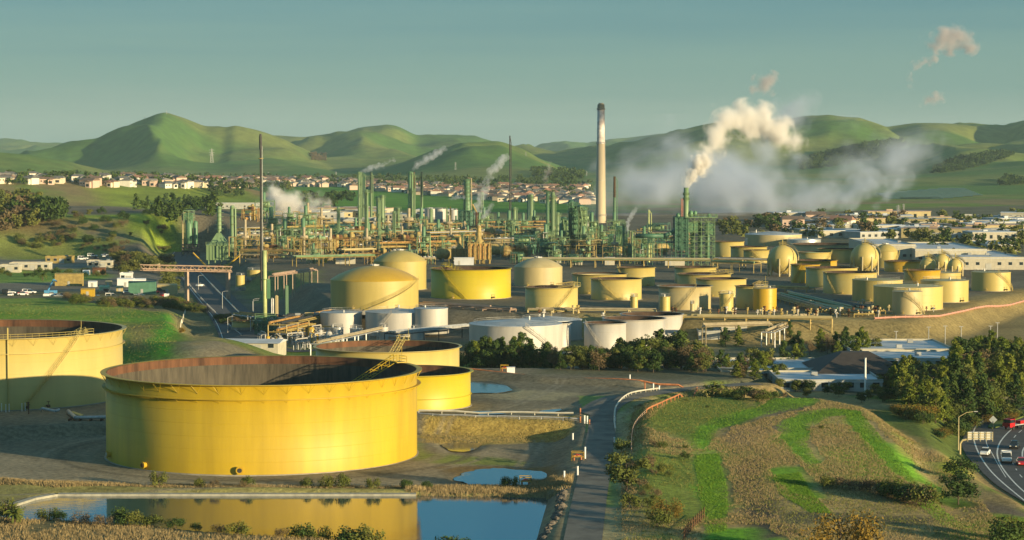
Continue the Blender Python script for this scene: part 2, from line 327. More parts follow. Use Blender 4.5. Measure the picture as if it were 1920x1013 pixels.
# ---------------------------------------------------------------- ground
def _zones():
    x, y, z = GX.ravel(), GY.ravel(), GZ.ravel(); n = len(x)
    wx = x + (fbm(x, y, 14, 3) - 0.5) * 9; wy = y + (fbm(x + 500, y, 14, 3) - 0.5) * 12
    big = fbm(x, y, 300, 4); med = fbm(x + 90, y, 60, 4); sm = fbm(x, y + 70, 9, 3)
    grn = np.array((0.055, 0.115, 0.018)); grn2 = np.array((0.10, 0.15, 0.022)); dry = np.array((0.20, 0.155, 0.070)); dirt = np.array((0.135, 0.115, 0.072))
    def mix(a, b, t): return a * (1 - t[:, None]) + b * t[:, None]
    base = mix(np.tile(grn2, (n, 1)), np.tile(dry * 0.8, (n, 1)), sstep(0.42, 0.62, med))
    fart = mix(np.tile(np.array((0.068, 0.135, 0.026)), (n, 1)), np.tile(np.array((0.165, 0.175, 0.045)), (n, 1)), sstep(0.40, 0.66, big) * 0.75)
    c = mix(base, fart * .86, sstep(2300, 2900, y))
    cov = np.zeros(n)                                    # 1 = bare, 0 = growth
    def zone(pts, z0, col, soft=3.0, cv=None, vary=0.18, zf=None, strength=1.0):
        pw = [G(a, b)[:2] for a, b in pts] if z0 is None else [P(a, b, z0) for a, b in pts]
        pw = [(float(a[0]), float(a[1])) for a in pw]
        d = np.array(pw); mg = soft + 14
        m = (x > d[:, 0].min() - mg) & (x < d[:, 0].max() + mg) & (y > d[:, 1].min() - mg) & (y < d[:, 1].max() + mg)
        if not m.any(): return
        sx, sy = (wx[m], wy[m]) if soft > 1 else (x[m], y[m])
        t = sstep(-soft, soft, sdist(sx, sy, pw)) * strength
        cc = np.array(col)[None, :] * (1 + vary * 2 * (med[m] - 0.5) + vary * 1.6 * (sm[m] - 0.5))[:, None]
        c[m] = c[m] * (1 - t[:, None]) + cc * t[:, None]
        if cv is not None: cov[m] = cov[m] * (1 - t) + cv * t
    zone([(-2500, 1300), (-2500, 690), (1050, 690), (1330, 716), (1330, 745), (1170, 760), (1160, 1300)], 0, dirt * (0.95, .97, 1.0), 3, 1)
    zone([(-2500, 612), (1060, 605), (1700, 604), (1765, 592), (1850, 565), (2100, 545), (2100, 400), (-200, 400), (300, 480)], 6, (0.105, 0.09, 0.06), 6, 1)
    # embankment of the tank farm
    zone([(1060, 604), (1700, 603), (1765, 592), (1850, 565), (1990, 545), (1990, 640), (1800, 650), (1060, 655)], 3, (0.185, 0.145, 0.060), 4, 0.6)
    zone([(1000, 655), (1300, 655), (1600, 650), (1990, 640), (1990, 740), (1700, 745), (1000, 720)], 0, (0.085, 0.085, 0.05), 4, 0.7)
    # meadow behind the plant and hillside greens
    zone([(520, 362), (560, 345), (760, 358), (900, 368), (1110, 385), (1090, 402), (800, 400), (560, 385)], None, (0.075, 0.175, 0.016), 25, 0)
    zone([(520, 382), (800, 396), (1110, 400), (1110, 412), (520, 402)], None, (0.13, 0.13, 0.05), 20, 0)
    zone([(170, 352), (400, 350), (430, 368), (260, 392), (180, 370)], None, (0.15, 0.19, 0.022), 20, 0)
    zone([(1440, 400), (1920, 385), (2100, 385), (2100, 500), (1640, 500), (1440, 440)], 6, (0.09, 0.085, 0.05), 20, 0.6)
    zone([(-400, 585), (60, 578), (200, 590), (330, 590), (330, 672), (-400, 680)], None, (0.085, 0.17, 0.016), 8, 0)
    zone([(230, 605), (300, 610), (290, 650), (240, 655)], None, (0.16, 0.15, 0.05), 5, 0)
    zone([(302, 588), (326, 590), (322, 665), (290, 668)], None, (0.05, 0.22, 0.012), 3, 0, 0.1)
    zone([(335, 585), (360, 590), (425, 640), (380, 650), (330, 620)], None, (0.235, 0.19, 0.075), 3, 0.5)
    zone([(-200, 548), (110, 560), (320, 590), (430, 640), (440, 620), (360, 555), (200, 545)], None, (0.115, 0.105, 0.05), 5, 0.2)
    zone([(-300, 498), (200, 505), (330, 520), (330, 548), (-300, 552)], None, (0.12, 0.11, 0.085), 6, 1)
    zone([(-300, 470), (230, 468), (270, 490), (230, 500), (-300, 492)], None, (0.14, 0.13, 0.10), 5, 1)
    zone([(110, 402), (330, 402), (345, 470), (250, 440), (140, 420)], None, (0.13, 0.19, 0.02), 10, 0)
    zone([(240, 415), (320, 415), (338, 470), (280, 468)], None, (0.15, 0.20, 0.02), 8, 0)
    zone([(100, 408), (235, 412), (225, 432), (90, 430)], None, (0.17, 0.14, 0.06), 8, 0)
    zone([(-300, 440), (60, 438), (230, 450), (330, 478), (200, 474), (-300, 468)], None, (0.15, 0.17, 0.04), 8, 0)
    zone([(-300, 500), (120, 506), (205, 515), (200, 524), (60, 530), (-300, 535)], None, (0.12, 0.19, 0.03), 5, 0)
    zone([(-300, 556), (110, 560), (250, 580), (330, 588), (200, 590), (-300, 585)], None, (0.13, 0.19, 0.03), 5, 0)
    zone([(335, 545), (480, 600), (470, 625), (400, 600), (340, 575)], None, (0.13, 0.13, 0.05), 5, 0.2)
    zone([(440, 520), (600, 520), (600, 545), (480, 550)], 3, (0.13, 0.14, 0.045), 5, 0.3)
    # foreground yard
    zone([(790, 795), (1080, 797), (1060, 820), (790, 822)], 1.0, (0.27, 0.20, 0.055), 1.6, 0.4)
    zone([(960, 730), (1080, 742), (1030, 750), (930, 748), (885, 742)], 2.5, (0.22, 0.19, 0.11), 3, 0.9)
    zone([(0, 858), (250, 885), (480, 905), (780, 880), (830, 862), (950, 840), (980, 852), (860, 880), (760, 915), (0, 912)], 0, (0.20, 0.17, 0.11), 3, 1)
    zone([(790, 828), (830, 850), (960, 855), (1000, 865), (960, 875), (800, 866)], 0, (0.14, 0.17, 0.045), 2.5, 0.4)
    zone([(850, 875), (1040, 880), (1045, 915), (840, 915)], 0, (0.13, 0.09, 0.035), 2.0, 0.8)
    zone([(-100, 908), (60, 905), (300, 914), (800, 916), (1040, 912), (1040, 926), (300, 926), (100, 924), (-100, 960)], 0, (0.20, 0.18, 0.06), 1.2, 0.1)
    zone([(-200, 975), (60, 972), (300, 985), (560, 1005), (760, 1030), (760, 1100), (-200, 1100)], 0, (0.16, 0.135, 0.06), 2.0, 0.2)
    zone([(1035, 930), (1060, 925), (1100, 790), (1112, 790), (1075, 960), (1050, 1030), (1000, 1030)], 1.0, (0.19, 0.155, 0.085), 1.5, 0.7)
    for R_, wd_, col in ((34.5, 2.2, (0.17, 0.15, 0.10)), (39.5, 1.2, (0.085, 0.075, 0.05)), (42.5, .9, (0.19, 0.165, 0.11))):
        dd = np.abs(np.hypot(x + 47.5, y - 442.0) - R_ + (med - .5) * 2.5); t = (sstep(wd_, wd_ * .3, dd) * .7 * (y < 470))[:, None]; c = c * (1 - t) + np.array(col)[None, :] * t
    for ln in (((-90, 385), (-40, 392), (-5, 398), (2, 420), (5, 460)), ((-14, 470), (0, 500), (8, 530), (14, 560)), ((-18, 480), (6, 486), (14, 500))):
        for o2 in (-.9, .9):
            m = (np.abs(x) < 110) & (y > 370) & (y < 570); dd = np.abs(seg_dist(x[m] + (med[m] - .5) * 4, y[m] + (med[m] - .5) * 4, [(a + o2, b) for a, b in ln], False)); t = (sstep(.8, .2, dd) * .6)[:, None]; c[m] = c[m] * (1 - t) + np.array((0.19, 0.165, 0.115))[None, :] * t
    # the near hill: dry grass, mown green bands and dark brush
    hill = [(1150, 1150), (1150, 1013), (1158, 860), (1165, 790), (1195, 752), (1320, 728), (1480, 722), (1700, 760), (1800, 820), (1860, 920), (2100, 1020), (2100, 1150)]
    zone(hill, None, (0.28, 0.21, 0.088), 2.5, 0.1)
    hm = (x > 15) & (x < 95) & (y > 330) & (y < 520) & (z > 1); tt = sstep(.42, .56, fbm(x[hm] + 31, y[hm] * .6, 16, 3))[:, None] * .66; c[hm] = c[hm] * (1 - tt) + np.array((0.145, 0.205, 0.03))[None, :] * tt
    zone([(1140, 1013), (1152, 800), (1185, 755), (1240, 742), (1190, 800), (1180, 900), (1200, 1013)], 1.2, (0.235, 0.205, 0.105), 2, 0.7)
    zone([(1210, 792), (1300, 740), (1400, 745), (1420, 775), (1330, 830), (1250, 820)], None, (0.12, 0.165, 0.026), 3, 0)
    zone([(1200, 850), (1300, 860), (1330, 960), (1250, 985), (1190, 930)], None, (0.14, 0.18, 0.030), 3, 0)
    G1 = (0.095, 0.215, 0.012)
    for p_ in GREENB[:5]: zone(p_, None, G1, 1.5, 0, 0.6, None, .9)
    zone([(1320, 985), (1440, 985), (1470, 1013), (1470, 1060), (1300, 1060)], None, (0.09, 0.22, 0.012), 1.5, 0, 0.1)
    zone([(1560, 840), (1640, 850), (1690, 900), (1620, 900), (1560, 880)], None, (0.13, 0.20, 0.02), 3, 0)
    zone([(1780, 985), (1960, 975), (1960, 1040), (1740, 1040)], None, (0.15, 0.22, 0.018), 3, 0)
    zone([(1740, 860), (1800, 870), (1830, 900), (1760, 890)], None, (0.22, 0.24, 0.015), 3, 0)
    zone([(1385, 855), (1440, 855), (1460, 940), (1520, 1000), (1420, 1013), (1385, 930)], None, (0.060, 0.052, 0.036), 2.5, 0.4)
    zone([(1380, 800), (1480, 765), (1530, 758), (1480, 790), (1410, 840), (1360, 850)], None, (0.13, 0.11, 0.065), 2.0, 0.4)
    zone([(1500, 955), (1700, 965), (1760, 975), (1600, 985), (1480, 985)], None, (0.09, 0.08, 0.045), 2.0, 0.2)
    zone([(1560, 905), (1700, 925), (1560, 900)], None, (0.24, 0.15, 0.05), 2.0, 0.2)
    zone([(1560, 780), (1720, 760), (1930, 730), (1930, 800), (1800, 850), (1640, 800)], 0, (0.09, 0.12, 0.025), 3, 0)
    zone([(1830, 940), (1900, 955), (1960, 985), (1820, 965)], None, (0.14, 0.11, 0.07), 2, 0.5)
    return np.clip(c * 1.5, 0.008, 0.8), cov
def build_ground():
    nr, na = GX.shape; n = nr * na
    co = np.empty((n, 3), np.float32); co[:, 0] = GX.ravel(); co[:, 1] = GY.ravel(); co[:, 2] = GZ.ravel()
    idx = np.arange(n).reshape(nr, na)
    q = np.stack([idx[:-1, :-1], idx[:-1, 1:], idx[1:, 1:], idx[1:, :-1]], -1).reshape(-1, 4)
    me = bpy.data.meshes.new('ground'); me.vertices.add(n); me.vertices.foreach_set('co', co.ravel())
    me.loops.add(q.size); me.loops.foreach_set('vertex_index', q.ravel().astype(np.int32))
    me.polygons.add(len(q)); me.polygons.foreach_set('loop_start', np.arange(0, q.size, 4, dtype=np.int32)); me.polygons.foreach_set('loop_total', np.full(len(q), 4, np.int32))
    me.polygons.foreach_set('use_smooth', np.ones(len(q), bool))
    me.update(calc_edges=True)
    c, cov = _zones()
    a = me.attributes.new('land', 'FLOAT_COLOR', 'POINT'); rgba = np.ones((n, 4), np.float32); rgba[:, :3] = c; rgba[:, 3] = cov; a.data.foreach_set('color', rgba.ravel())
    m = bpy.data.materials.new('ground'); m.use_nodes = True; t = m.node_tree; b = t.nodes['Principled BSDF']; b.inputs['Roughness'].default_value = 0.95
    b.inputs['Specular IOR Level'].default_value = 0.15
    at = t.nodes.new('ShaderNodeAttribute'); at.attribute_name = 'land'
    tc = t.nodes.new('ShaderNodeTexCoord')
    def noise(sc, det, ro=0.6):
        k = t.nodes.new('ShaderNodeTexNoise'); k.inputs['Scale'].default_value = sc; k.inputs['Detail'].default_value = det; k.inputs['Roughness'].default_value = ro
        t.links.new(tc.outputs['Object'], k.inputs['Vector']); return k
    n1 = noise(0.9, 8, 0.7); n2 = noise(0.035, 6, 0.6)
    def rng(nd, lo, hi):
        r = t.nodes.new('ShaderNodeMapRange'); r.inputs[1].default_value = 0.3; r.inputs[2].default_value = 0.7; r.inputs[3].default_value = lo; r.inputs[4].default_value = hi; t.links.new(nd.outputs['Fac'], r.inputs[0]); return r
    r1 = rng(n1, 0.50, 1.45); r2 = rng(n2, 0.75, 1.22)
    mu = t.nodes.new('ShaderNodeMath'); mu.operation = 'MULTIPLY'; t.links.new(r1.outputs[0], mu.inputs[0]); t.links.new(r2.outputs[0], mu.inputs[1])
    vm = t.nodes.new('ShaderNodeVectorMath'); vm.operation = 'SCALE'; t.links.new(at.outputs['Color'], vm.inputs[0]); t.links.new(mu.outputs[0], vm.inputs['Scale'])
    t.links.new(vm.outputs[0], b.inputs['Base Color'])
    n3 = noise(1.6, 6, 0.75); bp = t.nodes.new('ShaderNodeBump'); bp.inputs['Strength'].default_value = 1.0
    ds = t.nodes.new('ShaderNodeMapRange'); ds.inputs[3].default_value = 0.55; ds.inputs[4].default_value = 0.14; t.links.new(at.outputs['Alpha'], ds.inputs[0]); t.links.new(ds.outputs[0], bp.inputs['Distance'])
    t.links.new(n3.outputs['Fac'], bp.inputs['Height'])
    n4 = noise(0.012, 5, 0.6); bp2 = t.nodes.new('ShaderNodeBump'); bp2.inputs['Strength'].default_value = 0.6; bp2.inputs['Distance'].default_value = 6.0
    t.links.new(n4.outputs['Fac'], bp2.inputs['Height']); t.links.new(bp.outputs[0], bp2.inputs['Normal']); 
    t.links.new(bp.outputs[0], b.inputs['Normal'])
    me.materials.append(m)
    o = bpy.data.objects.new('ground', me); COL.objects.link(o); tag(o, 'rolling ground of dirt yards, dry grass and green hills', kind='structure'); return o
build_ground()
# ---------------------------------------------------------------- tanks
YEL = mat('bright_yellow_paint', (0.445, 0.305, 0.012), 0.55, var=0.085, scale=0.22, streak=True)
YEL2 = mat('strong_yellow_paint', (0.45, 0.355, 0.015), 0.5, var=0.05, scale=0.12, streak=True)
YEL3 = mat('amber_yellow_paint', (0.46, 0.29, 0.02), 0.42, var=0.06, scale=0.2, streak=True)
CRM = mat('cream_yellow_paint', (0.46, 0.365, 0.110), 0.5, var=0.06, scale=0.15, streak=True)
CRM2 = mat('buff_paint', (0.40, 0.315, 0.090), 0.55, var=0.07, scale=0.2, streak=True)
CRM3 = mat('pale_buff_paint', (0.42, 0.345, 0.165), 0.55, var=0.08, scale=0.2, streak=True)
WHT = mat('white_tank_paint', (0.42, 0.40, 0.36), 0.5, var=0.10, scale=0.2, streak=True)
WRF = mat('pale_roof_paint', (0.42, 0.43, 0.42), 0.5, var=0.14, scale=0.15)
ALU = mat('aluminium_sheet', (0.62, 0.62, 0.60), 0.35, metal=0.6, var=0.12, scale=0.3)
RUST = mat('rusty_steel', (0.115, 0.050, 0.022), 0.9, var=0.3, scale=0.5, streak=True)
DRKR = mat('dark_rusty_steel', (0.055, 0.032, 0.020), 0.9, var=0.3, scale=0.5)
TAR = mat('tarred_deck', (0.022, 0.017, 0.014), 0.9, var=0.3, scale=0.3)
INW = mat('stained_inner_wall', (0.065, 0.055, 0.036), 0.8, var=0.28, scale=1.1, streak=True)
STEEL = mat('galvanised_steel', (0.42, 0.42, 0.40), 0.5, metal=0.3, var=0.15, scale=1)
DARK = mat('dark_steel', (0.035, 0.035, 0.035), 0.6, var=0.2, scale=1)
CONC = mat('concrete', (0.286, 0.269, 0.227), 0.9, var=0.15, scale=0.6, bump=0.2)
GREEN = mat('pale_green_paint', (0.165, 0.255, 0.120), 0.5, var=0.13, scale=0.4, streak=True)
GREEN2 = mat('mid_green_paint', (0.090, 0.200, 0.100), 0.5, var=0.15, scale=0.4, streak=True)
GREEN3 = mat('dark_green_paint', (0.045, 0.125, 0.075), 0.55, var=0.2, scale=0.4, streak=True)
OCH = mat('ochre_pipe_paint', (0.33, 0.245, 0.075), 0.6, var=0.2, scale=0.7)
ORN = mat('orange_lagging', (0.36, 0.20, 0.055), 0.7, var=0.25, scale=0.8)

def zat(py, y):                                            # height of the sight line through row py at distance y
    return Q(CX, py, y).z
def place(cx, hw, yb, yt, z):
    zf = P(cx, yb, z)[1]; yc = zf / (1 - hw / FPX); R = hw * yc / FPX * 0.999
    return P(cx, yb, z)[0] * yc / zf, yc, R, zat(yt, zf) - z
def handrail(mb, pts, h=1.1, r=0.05, n=4, step=2.5):
    for a, b in zip(pts[:-1], pts[1:]):
        a = Vector(a); b = Vector(b); L = (b - a).length; k = max(1, int(L / step))
        for hh in (h, h * 0.5): mb.bar(a + Vector((0, 0, hh)), b + Vector((0, 0, hh)), r, n, cap=False)
        for i in range(k + 1):
            p = a.lerp(b, i / k); mb.bar(p, p + Vector((0, 0, h)), r, n, cap=False)
def ang(cx, hw, px):                                       # direction round the shell of a column of the photograph, on the near side
    return -PI / 2 + math.asin(max(-1, min(1, (px - cx) / hw)))
def tank(cx, hw, yb, yt, z, kind, shellm, label, stair=None, roofm=None, dome=None, depth=None, group=None, platform=None, ring=None, n=64, rim=None, name='storage_tank', zc=None):
    x, y, R, H = place(cx, hw, yb, yt, z)
    t = thing(name, label, 'storage tank', (x, y, z), 0, group)
    p = MB(); c = 0.35; hl = H / max(3, round(H / 2.4))
    if kind == 'open':
        prof = [(R, 0), (R, H), (R - 0.12, H)]
        p.lathe(prof, n).build('shell', shellm, t, True)
        d = depth or H * 0.55; rb = min(1.6, H * 0.2)
        q = MB(); q.lathe([(R - 0.12, H), (R - 0.12, H - rb)], n); q.build('inner_rim_band', RUST if hw > 100 else DRKR, t, True)
        q = MB(); q.lathe([(R - 0.13, H - rb), (R - 0.13, H - d)], n); q.build('inner_wall', INW, t, True)
        q = MB(); q.lathe([(R - 0.3, H - d - 0.2), (R - 0.3, H - d + 0.35), (R - 2.2, H - d + 0.3), (R - 2.4, H - d), (0.01, H - d + 0.1)], n)
        q.build('floating_roof', roofm or TAR, t)
        q = MB(); w_ = rim or 0.45
        q.lathe([(R + 0.01, H - 0.25), (R + w_, H - 0.02), (R + w_, H + 0.06), (R - 0.05, H + 0.06)], n); q.build('top_girder', shellm, t)
    elif kind in ('flat', 'cone', 'dome'):
        ch = {'flat': R * 0.035, 'cone': R * 0.10, 'dome': 0}[kind]
        p.lathe([(R, 0), (R, H)], n).build('shell', shellm, t, True)
        q = MB()
        if kind == 'dome':
            dh = dome * y / FPX; prof = [(R + 0.1, H - 0.1)]; Rs = (R * R + dh * dh) / (2 * dh)
            for k in range(11):
                a = math.asin(min(1, R / Rs)) * (1 - k / 10); prof.append((max(Rs * math.sin(a), 0.01), H + Rs * math.cos(a) - (Rs - dh)))
            q.lathe(prof, n)
        else: q.lathe([(R + 0.12, H - 0.12), (R + 0.12, H + 0.05), (0.01, H + ch)], n)
        q.build('roof', roofm or shellm, t, kind == 'dome')
        q = MB()
        if kind == 'dome':
            q.bar((0, 0, H + dh - 0.1), (0, 0, H + dh + 0.6), 0.5, 10); q.lathe([(1.6, H + dh + .05), (1.6, H + dh + 0.5)], 12)
        else:
            a = random.uniform(0, 6.28); rr = R * random.uniform(0.2, 0.75); q.bar((rr * math.cos(a), rr * math.sin(a), H), (rr * math.cos(a), rr * math.sin(a), H + ch + 0.7), 0.3, 8)
            q.build('roof_vent', STEEL, t); q = MB()
            handrail(q, [(R * 0.9 * math.cos(a), R * 0.9 * math.sin(a), H) for a in [k * PI / 8 for k in range(17)]], 1.0, 0.035, 3, 4) if R < 30 and kind != 'dome' else None
        q.build('roof_vent' if kind == 'dome' else 'handrail', STEEL, t)
    q = MB(); k = 1                                        # plate courses: thin weld rings standing 2 cm proud
    while k * hl < H - 0.5:
        q.lathe([(R + 0.005, k * hl - 0.03), (R + 0.022, k * hl), (R + 0.005, k * hl + 0.03)], n); k += 1
    q.build('plate_seam', shellm, t)
    q = MB(); q.lathe([(R + 0.02, -1.5), (R + 0.35, -1.5), (R + 0.35, 0.12), (R + 0.02, 0.12)], n); q.build('base_ring', CONC, t)
    if ring:
        for hh, wd in ring:
            q = MB(); q.lathe([(R + 0.01, hh - 0.18), (R + wd, hh - 0.04), (R + wd, hh + 0.06), (R + 0.01, hh + 0.02)], n); q.build('stiffening_ring', shellm, t)
    if stair:
        a0 = ang(cx, hw, stair[0]); a1 = ang(cx, hw, stair[1]); s = MB(); N = max(10, int(H / 0.35)); pr = []; w_ = 0.85
        for k in range(N):
            a = a0 + (a1 - a0) * k / (N - 1); h = 0.2 + (H - 0.1) * k / (N - 1); M = Matrix.Rotation(a, 4, 'Z')
            s.box(R + 0.05, R + w_, -0.16, 0.16, h - 0.04, h, M); pr.append(Vector(((R + w_) * math.cos(a), (R + w_) * math.sin(a), h)))
        s.tube([p_ + Vector((0, 0, -0.12)) for p_ in pr[::4]] + [pr[-1]], 0.10, 4)
        handrail(s, pr[::4] + [pr[-1]], 1.1, 0.05, 4, 3)
        s.build('spiral_stair', shellm if stair[2:] == () else stair[2], t)
    if platform is not None:
        a = platform; M = Matrix.Rotation(a, 4, 'Z'); s = MB(); s.box(R - 1.2, R + 1.0, -1.5, 1.5, H + 0.05, H + 0.2, M)
        handrail(s, [M @ Vector(v) for v in ((R - 1.2, -1.5, H + .2), (R + 1, -1.5, H + .2), (R + 1, 1.5, H + .2), (R - 1.2, 1.5, H + .2))], 1.1, 0.05)
        s.bar(M @ Vector((R, -1.3, H)), M @ Vector((R, -1.3, H + 3.2)), 0.05, 6)
        s.build('gauger_platform', shellm, t)
        if kind == 'open':
            L = MB(); d = depth or H * 0.55; A = M @ Vector((R - 0.8, 0, H + 0.3)); B = M @ Vector((R * 0.22, 0, H - d + 0.9)); side = M @ Vector((0, 1, 0)); up = Vector((0, 0, 1)); k = max(6, int((A - B).length / 1.9))
            for sgn in (-0.75, 0.75):
                o_ = side * sgn; L.bar(A + o_, B + o_, 0.07, 4); L.bar(A + o_ + up * 1.3, B + o_ + up * 1.3, 0.07, 4)
                for i in range(k):
                    p0 = A.lerp(B, i / k) + o_; p1 = A.lerp(B, (i + 1) / k) + o_
                    L.bar(p0, p1 + up * 1.3, 0.045, 4, cap=False); L.bar(p0, p0 + up * 1.3, 0.05, 4, cap=False)
            for i in range(k * 2): p0 = A.lerp(B, i / (k * 2)); L.bar(p0 - side * .75, p0 + side * .75, 0.05, 4, cap=False)
            L.build('rolling_ladder', shellm if R > 14 else OCH, t)
    return t, x, y, R, H

# the three great tanks in front
T1, x1, y1, R1, H1 = tank(493, 291, 892, 723, 0, 'open', YEL, 'huge bright yellow open tank standing behind the pond in the foreground', depth=12.5, platform=math.radians(31), rim=1.0, ring=[(13.6, 0.75)], n=144)
def brackets(t, R, H, n, m_, name='girder_bracket', w_=0.85, drop=1.5, sp=0.9):
    q = MB()
    for s in ((-sp, sp) if sp else (0,)): q.bar((R + w_, s, H - .15), (R + 0.03, 0, H - .15 - drop), 0.03, 4)
    me = q.mesh(name, m_)
    for k in range(n): inst(name, me, t, rz=2 * PI * k / n + 0.05)
brackets(T1, R1, H1, 46, YEL); brackets(T1, R1, 13.6, 46, YEL, 'ring_bracket', 0.6, 0.45, 0)
for px, hh, r, mm in ((307, 1.0, 0.5, RUST), (226, 1.5, 0.55, STEEL), (485, 1.0, 0.55, DARK)):
    a = ang(493, 291, px); M = Matrix.Rotation(a, 4, 'Z'); q = MB()
    q.m(0).bar(M @ Vector((R1 - 0.1, 0, hh)), M @ Vector((R1 + 0.75, 0, hh)), r, 16); q.bar(M @ Vector((R1 + 0.62, 0, hh)), M @ Vector((R1 + 0.8, 0, hh)), r * 1.3, 16)
    q.m(1).bar(M @ Vector((R1 + 0.78, 0, hh)), M @ Vector((R1 + 0.86, 0, hh)), r * 0.75, 16); q.build('manway', [YEL3, mm], T1)
T2, x2, y2, R2_, H2 = tank(-12, 241, 772, 637, 2.5, 'open', CRM, 'great cream yellow open tank at the left edge, half in shadow', depth=9.5, platform=math.radians(-34), stair=(88, 176), rim=1.0, ring=[(12.2, 0.6)], n=128)
q = MB()
for px, zt in ((22, H2 - 0.6), (66, H2 + 2.4)):
    M = Matrix.Rotation(ang(-12, 241, px), 4, 'Z'); q.bar(M @ Vector((R2_ + 0.35, 0, 0.2)), M @ Vector((R2_ + 0.35, 0, zt)), 0.16, 8)
    for k in range(6): q.bar(M @ Vector((R2_, 0, 1 + k * 2.4)), M @ Vector((R2_ + 0.4, 0, 1 + k * 2.4)), 0.07, 4)
q.build('riser_pipe', CRM2, T2)
q = MB(); aa = [math.radians(-34 - 3 * k) for k in range(0, 24)]
handrail(q, [((R2_ + 0.7) * math.cos(a), (R2_ + 0.7) * math.sin(a), H2) for a in aa], 1.0, 0.04); q.build('handrail', CRM, T2)
brackets(T2, R2_, H2, 40, CRM)
def valves(t, R, pxs, cx, hw, m=RUST):
    for px in pxs:
        M = Matrix.Rotation(ang(cx, hw, px), 4, 'Z'); q = MB(); q.bar(M @ Vector((R - .1, 0, 0.7)), M @ Vector((R + 1.6, 0, 0.7)), 0.22, 8); q.bar(M @ Vector((R + 1.0, 0, 0.7)), M @ Vector((R + 1.0, 0, 1.7)), 0.08, 6)
        q.bar(M @ Vector((R + 1.0, -.4, 1.7)), M @ Vector((R + 1.0, .4, 1.7)), 0.07, 6); q.box(R + .8, R + 1.2, -.3, .3, .4, 1.0, M); q.build('valve', m, t)
valves(T2, R2_, (18, 96, 128), -12, 241)
T4 = tank(773, 110, 772, 706, 2.5, 'open', YEL2, 'bright yellow open tank tucked behind the right side of the huge yellow one', depth=7.5, rim=0.7, ring=[(2.6, 0.3)], n=96)
T3 = tank(727, 135, 716, 661, 2.5, 'open', CRM, 'cream yellow open tank with brown inner wall behind the two bright yellow ones', depth=4.6, platform=math.radians(80), rim=0.7, n=96)

